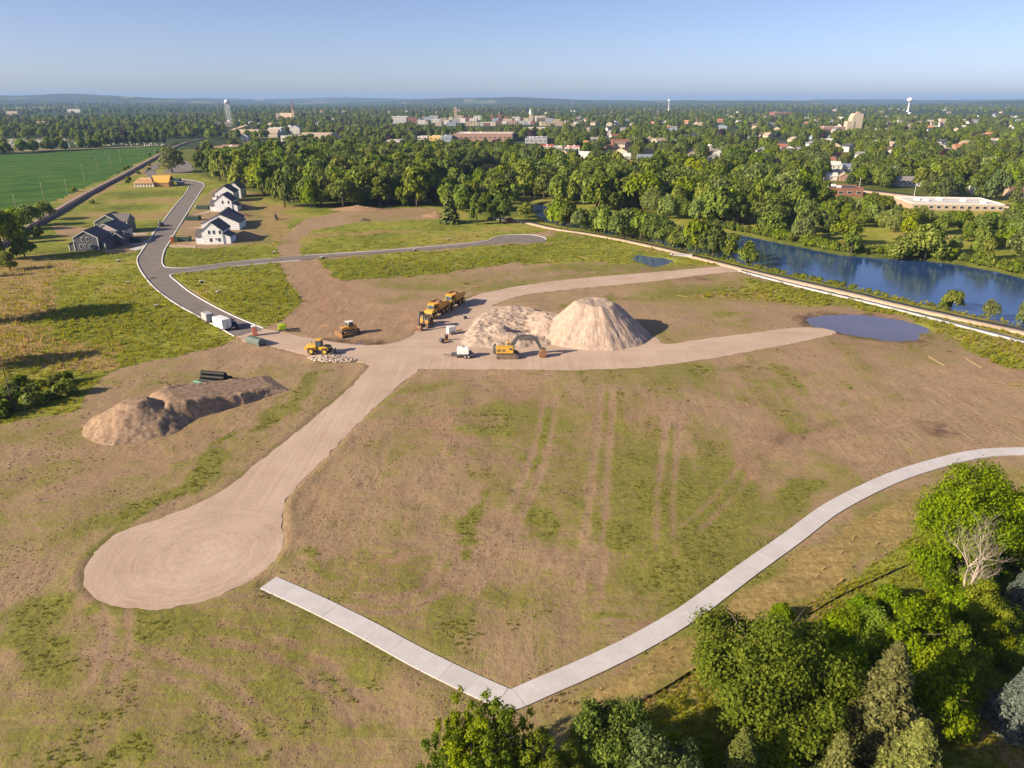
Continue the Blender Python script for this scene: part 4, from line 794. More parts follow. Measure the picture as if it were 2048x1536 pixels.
def cards(C, N, size, rng, aspect=1.7, fold=0.25):
    """leaf shaped cards at centres C with normals N"""
    n = len(C); N = N/(np.linalg.norm(N, axis=1)[:, None]+1e-9); A = rng.normal(size=(n, 3)); A -= (A*N).sum(1)[:, None]*N; A /= np.linalg.norm(A, axis=1)[:, None]+1e-9
    B = np.cross(N, A); s = (size*rng.uniform(0.6, 1.35, n))[:, None]
    p0 = C-A*s*aspect*0.5; p2 = C+A*s*aspect*0.5; p1 = C+B*s*0.5+N*s*fold; p3 = C-B*s*0.5+N*s*fold
    V = np.stack([p0, p1, p2, p3], 1).reshape(-1, 3); F = np.arange(4*n).reshape(n, 4); return V, F
def broad_crown(seed, n, size, lobes=11, flat=0.85, bottom=0.25, spread=0.62, loose=0.0, top=1.0, lobe_r=(0.30, 0.46)):
    """crown of radius 1, its middle at height 0; leaves gather on the outside of clumps"""
    rng = np.random.default_rng(seed); L = []
    for k in range(lobes):
        ph = rng.uniform(0, 2*math.pi); el = math.asin(rng.uniform(-0.55, 1)); r = spread*rng.uniform(0.75-0.2*min(loose, 1), 1.08+0.2*min(loose, 1))
        L.append((r*math.cos(ph)*math.cos(el), r*math.sin(ph)*math.cos(el), r*math.sin(el)*flat*top, rng.uniform(*lobe_r)))
    L.append((0, 0, 0.1, 0.5)); L = np.array(L); w = L[:, 3]**2; k = rng.choice(len(L), n*2, p=w/w.sum())
    D = rng.normal(size=(n*2, 3)); D /= np.linalg.norm(D, axis=1)[:, None]; D[:, 2] = np.where(D[:, 2] < -bottom, -D[:, 2], D[:, 2])
    sub = np.floor(rng.random(n*2)*26)                        # smaller tufts inside each clump
    T = np.random.default_rng(seed+5).normal(size=(len(L), 26, 3)); T /= np.linalg.norm(T, axis=2)[:, :, None]; T[:, :, 2] = np.abs(T[:, :, 2])*0.9-0.15
    D = D*0.72+T[k, sub.astype(int)]*0.62; rad = rng.uniform(0.6-0.25*loose, 1.15+0.2*loose, n*2)
    C = L[k, :3]+D*(L[k, 3]*rad)[:, None]
    dd = np.linalg.norm(C[:, None, :]-L[None, :, :3], axis=2)/L[None, :, 3]; inn = (dd < 0.72).sum(1)
    keep = (inn == 0) | (rng.random(len(C)) < 0.12+0.3*loose); C = C[keep][:n]; D = D[keep][:n]
    N = D*1.0+C*0.5+rng.normal(size=C.shape)*0.75+np.array([-0.1, -0.1, 0.4])
    return cards(C, N, size, rng)
def trunk_mesh(seed, h, r, limbs=6, top=0.75, name='trunk', mat=None, spread=0.5):
    rng = random.Random(seed); m = MB(); bx, by = rng.uniform(-.04, .04)*h, rng.uniform(-.04, .04)*h
    m.tube([(0, 0, -0.4), (bx*.3, by*.3, h*.3), (bx*.7, by*.7, h*.55), (bx, by, h*top)], [r*1.25, r*.9, r*.65, r*.2], 7)
    for k in range(limbs):
        z = h*rng.uniform(.28, .6); t = k*2.4+rng.uniform(-.4, .4); l = h*rng.uniform(.2, .34)*spread*2
        m.tube([(bx*.5, by*.5, z), (l*.5*math.cos(t), l*.5*math.sin(t), z+l*.45), (l*math.cos(t), l*math.sin(t), z+l*.8)], [r*.45, r*.3, r*.1], 5)
    return m.mesh(name, mat or BARK, True)
def make_broad(seed, h, n, size_m, mat, rel=0.38, base=0.16, **k):
    """whole tree of height h: trunk mesh, crown mesh (crown radius rel*h)"""
    rad = h*rel; ch = h*(1-base)/2; V, F = broad_crown(seed, n, size_m/rad, **k)
    zmin, zmax = V[:, 2].min(), V[:, 2].max(); xy = np.percentile(np.hypot(V[:, 0], V[:, 1]), 97)
    V[:, 2] = (V[:, 2]-zmin)/(zmax-zmin)*2*ch+h*base; V[:, :2] *= rad/xy
    return trunk_mesh(seed, h, h*0.021, spread=rel+0.12), mesh_np('crown', V, F, mat)
def make_conifer(seed, h, rad, mat, whorls=22, per=9, cards_per=14, size=0.5, base=0.05, droop=0.25, power=0.9, openness=0.0):
    rng = np.random.default_rng(seed); C = []; N = []
    for i in range(whorls):
        f = (i+rng.uniform(-.3, .3))/whorls; z = h*(base+(1-base)*f); rr_ = rad*(1-f)**power*rng.uniform(0.82, 1.12)+0.05*rad
        for k in range(per):
            if rng.random() < openness: continue
            t = 2*math.pi*(k+rng.random())/per+i*0.7; l = rr_*rng.uniform(.78, 1.1); m = max(4, int(cards_per*(0.35+l/rad)))
            q = np.sqrt(rng.uniform(0.06, 1, m)); s = rng.normal(size=m)*0.16*l*(1.1-q*0.6)
            x = q*l; C.append(np.stack([x*math.cos(t)-s*math.sin(t), x*math.sin(t)+s*math.cos(t), z-droop*l*q*q+0.18*l*q+rng.normal(size=m)*0.05*l], 1))
            N.append(np.stack([np.cos(t)*0.5+0*q, np.sin(t)*0.5+0*q, 0.8+0*q], 1)+rng.normal(size=(m, 3))*0.5)
    V, F = cards(np.concatenate(C), np.concatenate(N), size, rng, 2.4, 0.12)
    m = MB().tube([(0, 0, -.3), (0, 0, h*.5), (0, 0, h*.97)], [h*.018, h*.012, h*.003], 6); return m.mesh('trunk', BARK, True), mesh_np('crown', V, F, mat)
def bare_branches(m, p, d, l, r, depth, rng, spread=0.55):
    q = p+d*l*0.5+Vector((rng.uniform(-.06, .06), rng.uniform(-.06, .06), 0.03))*l; e = q+(d+Vector((rng.uniform(-.2, .2), rng.uniform(-.2, .2), 0.12))).normalized()*l*0.5
    m.tube([p, q, e], [r, r*.8, r*.55], 5 if depth > 2 else 3, False)
    if depth == 0: return
    for k in range(rng.choice([2, 3, 3]) if depth > 1 else 3):
        dd = (d+Vector((rng.gauss(0, spread), rng.gauss(0, spread), rng.uniform(-.05, .35)))).normalized()
        bare_branches(m, (q if k == 0 and depth > 1 else e), dd, l*rng.uniform(.6, .82), r*.52, depth-1, rng, spread)
def bare_tree_mesh(seed, h, depth=5, stems=1, name='branches', mat=None, spread=0.5):
    rng = random.Random(seed); m = MB()
    for s in range(stems):
        bare_branches(m, Vector((rng.uniform(-.2, .2)*(stems > 1), rng.uniform(-.2, .2)*(stems > 1), -.3)), Vector((rng.uniform(-.12, .12), rng.uniform(-.12, .12), 1)).normalized(), h*0.30, h*0.019, depth, rng, spread)
    return m.mesh(name, mat or PALEBARK, True)

# prototypes for the woods: kind -> list of (height, trunk, crown)
PROTO = {
 'broad': [(12.0, *make_broad(s, 12.0, 1500, 0.62, F_OAK, rel, b, lobes=lb, flat=fl, lobe_r=lr)) for s, rel, b, lb, fl, lr in ((1, .40, .12, 12, .9, (.28, .44)), (2, .34, .10, 14, 1.05, (.24, .38)), (3, .44, .16, 11, .8, (.3, .48)), (4, .37, .08, 16, .95, (.22, .36)))],
 'tall': [(17.0, *make_broad(s, 17.0, 1800, 0.66, F_OAK, rel, b, lobes=18, flat=1.2, spread=.7, lobe_r=(.2, .34), top=1.15)) for s, rel, b in ((11, .25, .18), (12, .29, .14), (13, .23, .1))],
 'dark': [(13.0, *make_broad(s, 13.0, 1500, 0.62, F_DARK, rel, .1, lobes=13, flat=.95)) for s, rel in ((21, .38), (22, .33))],
 'lime': [(10.0, *make_broad(s, 10.0, 1300, 0.56, F_LIME, rel, .1, lobes=12, flat=.95)) for s, rel in ((31, .38), (32, .33))],
 'willow': [(13.0, *make_broad(s, 13.0, 1700, 0.55, F_WILLOW, rel, .12, lobes=15, flat=.8, bottom=.8, lobe_r=(.24, .36))) for s, rel in ((41, .46), (42, .42))],
 'purple': [(10.0, *make_broad(51, 10.0, 1200, 0.6, F_PURPLE, .4, .1))],
 'spruce': [(14.0, *make_conifer(s, 14.0, 3.4, F_SPRUCE, 18, 8, 8, .7)) for s in (61, 62)],
 'shrub': [(3.2, *make_broad(s, 3.2, 700, 0.36, F_OAK, .55, -.05, lobes=9, flat=.8)) for s in (71, 72)],
}
TREES = []          # every tree that stands by itself is entered here
def tree_obj(kind, x, y, h, label, group=None, wid=1.0, var=None, name=None, cat='tree', z=None):
    ph, tm, cm = random.choice(PROTO[kind]) if var is None else PROTO[kind][var]; k = h/ph
    o = empty(name or {'spruce': 'spruce_tree', 'willow': 'willow_tree', 'shrub': 'shrub'}.get(kind, 'broadleaf_tree'), (x, y, (gz_at(x, y) if z is None else z)), random.uniform(0, 6.28), (k*wid, k*wid, k))
    obj('trunk' if kind != 'shrub' else 'stem', tm, o); obj('crown' if kind != 'shrub' else 'foliage', cm, o); return tag(o, label, cat, group)
def tree_at(kind, bx, by, ty, label, group=None, wid=1.0, **k):
    x, y = P(bx, by); return tree_obj(kind, x, y, height_for(bx, by, ty), label, group, wid, **k)

# --- foreground trees, built finely
def big_tree(name, bx, by, ty, label, tm, cm, h0, wid=1.0, rz=0.0, cat='tree'):
    x, y = P(bx, by); k = height_for(bx, by, ty)/h0; o = empty(name, (x, y, 0), rz, (k*wid, k*wid, k)); obj('trunk', tm, o); obj('crown', cm, o); return tag(o, label, cat)
FG_A = make_broad(101, 11.0, 32000, 0.155, F_FGA, .50, .06, lobes=38, flat=.95, spread=.76, lobe_r=(.12, .26), bottom=.6, loose=1)
FG_C = make_broad(102, 11.0, 36000, 0.155, F_FGC, .52, .06, lobes=44, flat=.9, spread=.78, lobe_r=(.11, .25), bottom=.6, loose=1)
FG_M = make_broad(103, 8.0, 17000, 0.15, F_FGA, .36, .05, lobes=34, flat=1.3, spread=.74, lobe_r=(.12, .25), loose=1)
FG_M2 = make_broad(104, 8.0, 17000, 0.15, F_FGC, .38, .05, lobes=34, flat=1.2, spread=.74, lobe_r=(.12, .25), loose=1)
FG_D = make_broad(105, 9.0, 20000, 0.15, F_DARK, .40, .03, lobes=30, flat=1.2, spread=.72, lobe_r=(.14, .28), loose=1)
FG_P = [make_broad(s, 10.0, 11000, 0.125, F_FGA, .25, .03, lobes=64, flat=1.7, spread=.88, lobe_r=(.08, .17), loose=1.6, bottom=.9) for s in (106, 107, 108)]
FG_J = make_conifer(109, 11.0, 3.1, F_JUNI, 42, 13, 40, .17, .03, .05, .8)
FG_B = make_conifer(110, 9.0, 3.0, F_BLUE, 30, 13, 44, .16, .03, .12, .8)
FG_S = make_conifer(111, 6.0, 1.6, F_JUNI, 28, 11, 30, .12, .02, .0, .7)
FG_SH = [make_broad(s, 3.0, 5000, 0.12, mm, .55, -.02, lobes=14, flat=.85, lobe_r=(.2, .36)) for s, mm in ((112, F_FGC), (113, F_FGA))]
big_tree('locust_tree', 1925, 1150, 932, 'large bright green feathery tree beside the concrete path curve', *FG_A, 11.0, 0.92, 0.4)
big_tree('leafy_tree', 1515, 1440, 1208, 'broad rounded green tree, largest of the near trees, below the path', *FG_C, 11.0, 1.0, 1.0)
big_tree('maple_tree', 1852, 1462, 1300, 'bright green oval maple standing by the clearing', *FG_M, 8.0, 0.92)
big_tree('maple_tree', 1800, 1362, 1198, 'green maple behind the bright oval one and the olive conifer', *FG_M2, 8.0, 1.0, 2.0)
big_tree('maple_tree', 1745, 1330, 1212, 'darker green maple leaning on the maple group, on its path side', *FG_M2, 8.0, 0.9, 4.0)
big_tree('maple_tree', 1838, 1310, 1178, 'green maple at the back of the group near the dead tree', *FG_M, 8.0, 0.85, 3.0)
big_tree('maple_tree', 1668, 1408, 1288, 'bright maple filling the gap between the broad tree and the tall olive conifer', *FG_M, 8.0, 1.05, 5.0)
big_tree('maple_tree', 1905, 1372, 1248, 'green maple right of the maple group, above the clearing', *FG_M, 8.0, 0.95, 1.5)
big_tree('maple_tree', 1700, 1300, 1205, 'small light maple at the foot of the straw slope', *FG_M, 8.0, 1.0, 2.6)
big_tree('maple_tree', 1960, 1270, 1165, 'bright maple between the dead tree and the round shrub', *FG_M, 8.0, 1.0, 0.7)
big_tree('conifer_tree', 1742, 1520, 1285, 'tall olive green conifer with ragged sides, in front of the maples', *FG_J, 11.0, 0.95)
big_tree('conifer_tree', 1795, 1640, 1440, 'olive conifer at the lower edge next to the tall one', *FG_J, 11.0, 1.1, 1.7)
big_tree('blue_spruce', 2030, 1455, 1330, 'blue grey spruce at the edge of the grassy clearing', *FG_B, 9.0, 1.1)
big_tree('spruce_tree', 1470, 1600, 1456, 'small yellowish spruce in the shade of the broad tree', *FG_S, 6.0, 0.9)
big_tree('spruce_tree', 1660, 1595, 1462, 'small olive spruce left of the tall conifer', *FG_S, 6.0, 0.9, 2.0)
big_tree('spruce_tree', 2040, 1215, 1120, 'grey green spruce at the right margin behind the dead tree', *FG_B, 9.0, 0.9, 2.0)
big_tree('dark_tree', 1228, 1560, 1402, 'dark blue green tree between the poplars and the broad tree', *FG_D, 9.0, 0.95)
big_tree('dark_tree', 1300, 1640, 1475, 'dark green tree at the lower edge right of its dark neighbour', *FG_D, 9.0, 1.0, 2.0)
for i, (bx, by, ty, w) in enumerate([(925, 1570, 1396, 1.0), (985, 1590, 1384, 1.1), (1040, 1600, 1420, 1.0), (895, 1620, 1450, .9), (1085, 1620, 1460, 1.0), (955, 1640, 1440, 1.0), (1125, 1640, 1500, 1.1)]):
    nm = ''
    big_tree('poplar_tree', bx, by, ty, ['slim light green poplar left of the tallest in the clump by the path corner', 'tallest light green poplar of the clump, its tip over the path corner', 'light green poplar right of the tallest in the clump by the path corner', 'short poplar at the outer left of the clump by the path corner', 'light green poplar in front of the bare straw ground by the path corner', 'poplar at the front of the clump, cut by the lower edge', 'low poplar between the clump and the dark blue green tree'][i], *FG_P[i % 3], 10.0, w, i*1.3)
dm = bare_tree_mesh(5, 9.0, 6, 3, 'branches', None, .55)
x, y = P(1928, 1205); o = empty('dead_tree', (x, y, 0)); k = 1.15*height_for(1928, 1205, 1050)/max(v.co.z for v in dm.vertices); ob = obj('branches', dm, o, None, 0.6, k); tag(o, 'bare dead tree with pale branches beside the bright feathery tree', 'tree')
shr = [(1972, 1312, 1238, 1), (1880, 1170, 1105, 0), (1905, 1240, 1170, 0), (1690, 1268, 1215, 0), (1660, 1300, 1225, 0), (1720, 1240, 1195, 0), (1935, 1120, 1060, 1), (2000, 1090, 1020, 0), (2035, 1060, 985, 0), (2020, 1330, 1270, 0), (1890, 1330, 1270, 1), (1640, 1440, 1380, 1), (1600, 1480, 1430, 1), (1950, 1190, 1130, 0), (1780, 1215, 1170, 1), (1565, 1240, 1205, 1), (1990, 1250, 1190, 1),
       (1340, 1530, 1480, 0), (1390, 1560, 1500, 0), (1560, 1530, 1470, 0), (1700, 1400, 1340, 0), (1910, 1400, 1350, 0), (1850, 1140, 1100, 1), (2030, 1140, 1080, 1), (1965, 1160, 1100, 0)]
for i, (bx, by, ty, v) in enumerate(shr):
    x, y = P(bx, by); k = max(0.6, height_for(bx, by, ty)/3.0); o = empty('shrub', (x, y, 0), i*1.1, k); tm, cm = FG_SH[v]; obj('stem', tm, o); obj('foliage', cm, o)
    if i == 0: tag(o, 'round bright green shrub alone in the shade right of the maples', 'shrub')
    else: tag(o, ['green undergrowth shrub among the near trees below the path', 'light green undergrowth shrub among the near trees below the path'][v], 'shrub', ['green shrubs of the near wood', 'light green shrubs of the near wood'][v])
# --- the left margin
tree_at('broad', 14, 520, 415, 'dark leafy tree at the left margin beside the railway', None, 1.1)
for i, (bx, by, ty) in enumerate([(30, 462, 412), (62, 452, 405), (90, 440, 402), (8, 480, 425), (45, 486, 445), (100, 425, 405), (20, 540, 500), (50, 515, 470), (75, 476, 448)]):
    tree_at('lime' if i % 3 == 0 else 'broad', bx, by, ty, 'bushy green tree in the row between railway and crop field', 'bushy trees along the railway', 1.25)
for i, (bx, by, ty) in enumerate([(-75, 650, 500), (-40, 555, 510), (-60, 740, 640)]): tree_at(['broad', 'tall'][i % 2], bx, by, ty, 'tree past the left margin shading the dry meadow', 'trees past the left margin', 1.1)
for i in range(26):
    bx = random.uniform(-40, 140); by = 842-bx*0.28-random.uniform(0, 62); tree_at('shrub', bx, by, by-random.uniform(16, 34), 'low dark shrub in the thicket at the left margin', 'thicket at the left margin', 1.2, cat='shrub')
dm2 = bare_tree_mesh(8, 8, 4, 1, 'branches', BARK, .5)
x, y = P(25, 806); o = empty('dead_spruce', (x, y, 0)); m = MB().tube([(0, 0, -.3), (0, 0, 7.6)], [.12, .02], 6)
rg = random.Random(4)
for i in range(60):
    z = rg.uniform(1.0, 7.3); a = rg.uniform(0, 6.28); l = (7.8-z)*0.24; m.tube([(0, 0, z), (l*math.cos(a), l*math.sin(a), z-l*0.15)], [.03, .008], 3, False)
obj('branches', m.mesh('branches', BARK), o, None, 0, height_for(25, 806, 708)/7.6); tag(o, 'thin dead spruce with bare twigs at the left margin', 'tree')
big = [(345, 345, 292, 'willow', 'lone spreading pale tree by the bend of the street', 1.3), (1905, 608, 562, 'broad', 'dark top heavy tree standing by the river bank, right of the pond', 1.35), (1978, 632, 590, 'willow', 'small grey green tree by the river bank below the dark top heavy one', .95),
       (1462, 520, 462, 'tall', 'tall grey green tree at the water edge, left of the bright one', 1.1), (1497, 528, 477, 'lime', 'bright yellow green tree leaning over the water', 1.15), (1000, 446, 388, 'dark', 'spreading dark tree beside the parked cars', 1.3), (953, 450, 385, 'tall', 'thin dark pine like tree left of the spreading one', .9),
       (900, 447, 383, 'spruce', 'dense dark spruce at the end of the dirt track', 1.5), (1702, 506, 440, 'tall', 'half bare tree with pale trunk on the far bank', .9), (1850, 514, 438, 'willow', 'wide grey green willow with pale limbs on the far bank', 1.35), (1800, 513, 458, 'willow', 'silvery bush willow left of the wide willow', 1.3),
       (570, 414, 335, 'broad', 'tall dark tree standing out of the wood edge', .85), (622, 416, 352, 'lime', 'yellow green tree at the wood edge', .8), (548, 400, 352, 'broad', 'round tree at the corner of the wood near the white houses', 1.0), (1050, 435, 402, 'lime', 'rounded light green tree by the start of the trail', 1.3),
       (860, 412, 368, 'purple', 'purplish leafless looking tree at the end of the wood', 1.1), (2048, 520, 455, 'willow', 'grey green tree at the right margin on the far bank', 1.2), (1960, 500, 450, 'broad', 'bushy tree on the far bank lawn', 1.1), (2047, 640, 575, 'willow', 'bare looking tree at the right margin by the river', .5)]
for bx, by, ty, k, lab, w in big: tree_at(k, bx, by, ty, lab, None, w)
BUSH = [(535, 478, 470, 'green weedy bush behind the nearest white house')]
# --- woods: candidates, the nearest become trees of their own, the rest one mass
cand = []
def blocked(x, y, pad=0.0):
    for a, b, r, c in SPOTS:
        dx, dy = x-a, y-b
        if dx*dx+dy*dy < (r+pad)**2: return True
        if c:
            L = math.hypot(a, b); ux, uy = -a/L, -b/L; q = dx*ux+dy*uy
            if 0 < q < c and abs(-dx*uy+dy*ux) < r*0.8: return True
    return False
def in_poly(x, y, pg): return bool(inside(np.array([x]), np.array([y]), pg)[0])
NO = [poly([(1620,395),(2048,430),(2500,470),(2500,330),(1950,395),(1760,378),(1640,362),(1600,366)]), FIELD,
      poly([(-300,300),(0,297),(345,289),(345,283),(120,278),(-300,274)]), poly([(2005,415),(2048,420),(2200,440),(2200,470),(2000,440)])]
def fill(pg, sp, hts, kinds, jit=0.45, prob=1.0, clear=True, front=None):
    pg = poly(pg); lo, hi = pg.min(0), pg.max(0)
    for gxx in np.arange(lo[0], hi[0], sp):
        for gyy in np.arange(lo[1], hi[1], sp):
            x = gxx+random.uniform(-jit, jit)*sp; y = gyy+random.uniform(-jit, jit)*sp
            if random.random() > prob or not in_poly(x, y, pg) or (clear and blocked(x, y)): continue
            cand.append((x, y, random.uniform(*hts), random.choice(kinds)))
MIX = ['broad', 'broad', 'broad', 'tall', 'tall', 'dark', 'willow', 'lime']
fill([(398,350),(440,362),(480,375),(530,393),(600,412),(700,417),(800,419),(862,410),(866,388),(930,372),(960,352),(900,336),(700,326),(520,322),(425,336)], 9.0, (10, 21), MIX+['dark', 'tall'])
fill([(866,405),(880,420),(960,425),(1035,430),(1040,398),(1000,370),(930,372)], 9.5, (10, 16), MIX, .45, .75)
fill([(1048,396),(1100,404),(1150,416),(1200,427),(1300,434),(1420,449),(1500,462),(1550,473),(1560,455),(1650,420),(1560,398),(1380,372),(1200,362),(1040,372)], 9.0, (9, 20), MIX+['tall', 'willow'])
fill([(960,352),(1040,372),(1200,362),(1380,372),(1560,398),(1600,372),(1400,345),(1200,335),(1000,330)], 11.0, (11, 17), MIX, .45, .8)
fill([(1095,450),(1200,466),(1300,486),(1400,510),(1440,519),(1446,508),(1390,495),(1300,473),(1200,455),(1110,442)], 4.6, (7, 13), ['broad', 'broad', 'lime', 'tall', 'willow', 'dark'], .45, .95)
fill([(1560,476),(1620,487),(1690,499),(1700,488),(1640,470),(1570,458)], 8.5, (8, 14), ['broad', 'lime', 'willow', 'tall', 'broad'])
fill([(1560,455),(1640,466),(1720,462),(1790,470),(1900,480),(1990,470),(2048,478),(2048,450),(1990,440),(1900,432),(1800,425),(1700,418),(1640,412),(1570,425)], 8.5, (6, 10), ['broad', 'dark', 'lime', 'broad', 'willow'])
fill([(1900,505),(2048,540),(2100,545),(2100,480),(1950,470)], 10, (5, 10), ['willow', 'broad', 'lime'], .45, .6)
fill([(1700,505),(1780,510),(1900,515),(1900,500),(1780,490),(1700,485)], 10, (4, 8), ['willow', 'broad', 'lime'], .45, .35)
for i in range(60):
    k = random.randrange(6, len(NEARBANK)-5); t = random.random(); bx = NEARBANK[k][0]*(1-t)+NEARBANK[k+1][0]*t; by = NEARBANK[k][1]*(1-t)+NEARBANK[k+1][1]*t
    if bx < 2060: cand.append((*P(bx, by+3), random.uniform(0.5, 1.5), 'shrub'))
for i in range(130):
    k = random.randrange(5, len(FARBANK)-3); t = random.random(); bx = FARBANK[k][0]*(1-t)+FARBANK[k+1][0]*t; by = FARBANK[k][1]*(1-t)+FARBANK[k+1][1]*t
    if bx < 2060: cand.append((*P(bx, by-2), random.uniform(1.5, 4.5), 'shrub'))
for i in range(60):                                         # along the railway
    q = random.uniform(0.3, 0.9)*len(RAIL_C); k = int(q); d = RAIL_C[min(k+1, len(RAIL_C)-1)]-RAIL_C[k]; d /= np.linalg.norm(d); s = random.choice([1, 1, 1, -1])*random.uniform(6, 13); x, y = RAIL_C[k]+np.array([d[1], -d[0]])*s
    if y > 160: cand.append((x, y, random.uniform(1.5, 3.5), 'shrub'))
# highway side, cemetery rows
for i in range(24): cand.append((*P(random.uniform(2, 345), random.choice([277, 283, 272, 270, 270])+random.uniform(-1, 1)), random.uniform(8, 13), random.choice(['broad', 'spruce', 'dark'])))
for i in range(9): cand.append((*P(205+i*15, 292.5-i*0.35), random.uniform(13, 15), 'dark'))
for bx, by, ty in ((1700,372,345),(1720,368,340),(1840,385,330),(1880,392,325),(1790,365,315),(1950,398,338),(1990,402,335),(2030,405,355),(1910,395,345),(1860,388,340),(1760,372,320),(1975,398,352),(1640,345,300),(1600,360,330),(1890,398,350)):
    x, y = P(bx, by); cand.append((x, y, height_for(bx, by, ty), random.choice(['dark', 'broad', 'dark', 'willow', 'spruce'])))
cand.sort(key=lambda c: math.hypot(c[0], c[1])/(c[2]+3)*(1 if c[3] != 'shrub' else 1.3))
n_own = 300-len([o for o in COL.objects if o.get('category') == 'tree'])
WHERE = [(lambda x, y: x < -40 and y > 300, 'in the wood behind the white houses'), (lambda x, y: y < 330 and x > 20, 'in the belt between trail and river'), (lambda x, y: x < 60, 'in the wood at the end of the dirt track'), (lambda x, y: True, 'in the wood on the far bank of the river')]
KN = {'broad': 'rounded mid green tree', 'tall': 'tall narrow crowned green tree', 'dark': 'dark green tree', 'lime': 'light green tree', 'willow': 'grey green willowy tree', 'purple': 'purple leaved tree', 'spruce': 'dark conifer', 'shrub': 'low green shrub'}
own, rest, sh = 0, [], 0
for x, y, h, k in cand:
    if k == 'shrub':
        if sh < 260 and y < 480:
            side = 'on the river bank' if x > 20 else 'along the railway'
            tree_obj(k, x, y, h, 'low green shrub growing '+side, 'shrubs '+side, 1.2, cat='shrub'); sh += 1
        else: rest.append((x, y, h, k))
    elif own < n_own:
        w = next(s for f, s in WHERE if f(x, y)); tree_obj(k, x, y, h, KN[k]+' '+w, KN[k]+'s '+w, random.uniform(.85, 1.35)); own += 1
    else: rest.append((x, y, h, k))
# --- everything beyond, as one mass
d = 430.0
pts_far = []
while d < 6500:
    sp = max(10.5, d*0.0115); th0 = -0.70
    for a in np.arange(-0.72, 0.74, sp/d):
        a2 = a+random.uniform(-.4, .4)*sp/d; dd = d+random.uniform(-.45, .45)*sp; pts_far.append((dd*math.sin(a2), dd*math.cos(a2)))
    d += sp*(1.0 if d < 1500 else 1.25)
PF = np.array(pts_far); sky_line = hills(PF[:, 0], PF[:, 1])
ok = np.ones(len(PF), bool)
WOODS = [poly(q) for q in ([(-200,500),(0,500),(130,430),(300,340),(400,350),(530,396),(700,420),(870,420),(1040,440),(1500,520),(2400,700),(2400,470),(2048,430),(1650,440),(1540,400),(1200,360),(900,335),(425,336),(360,318),(372,288),(0,312),(-400,320)],)]
SITE = poly([(-400,900),(-200,470),(110,422),(250,348),(330,305),(362,290),(400,318),(402,350),(485,378),(600,415),(870,415),(1040,440),(1500,540),(2400,760),(2400,1530),(-400,1530)])
for pg in NO+WOODS+[SITE]: ok &= ~inside(PF[:, 0], PF[:, 1], pg)
ok &= dist_line(PF[:, 0], PF[:, 1], HIGHWAY_C[::3], False) > 16; ok &= dist_line(PF[:, 0], PF[:, 1], RAIL_C[::3], False) > 9; ok &= dist_line(PF[:, 0], PF[:, 1], CEM_ROAD[::3], False) > 10
ok &= sdf(PF[:, 0], PF[:, 1], RIVER) > 4
dn = np.hypot(PF[:, 0], PF[:, 1]); clr = fbm(PF[:, 0]/160, PF[:, 1]/240, 61, 3)
ok &= ~((dn < 1600) & (clr < 0.37)); ok &= ~((dn > 2600) & (fbm(PF[:, 0]/420, PF[:, 1]/900, 63, 3) < 0.40))
S = np.array(SPOTS)
for a, b, r, c in S:
    dx, dy = PF[:, 0]-a, PF[:, 1]-b; L = math.hypot(a, b); ux, uy = -a/L, -b/L; q = dx*ux+dy*uy
    ok &= ~((dx*dx+dy*dy < r*r) | ((q > 0) & (q < c) & (np.abs(-dx*uy+dy*ux) < r*0.8)))
PF = PF[ok]; zf = hills(PF[:, 0], PF[:, 1]); dn = np.hypot(PF[:, 0], PF[:, 1])
kinds = RNG.choice(['broad', 'tall', 'dark', 'willow', 'lime', 'purple', 'spruce'], len(PF), p=[.46, .12, .20, .10, .06, .02, .04])
hts = RNG.uniform(9, 16, len(PF))*np.where(dn > 2200, 1.15, 1.0)
allp = [(x, y, z, h, k) for (x, y), z, h, k in zip(PF, zf, hts, kinds)]+[(x, y, 0.0, h, k) for x, y, h, k in rest]
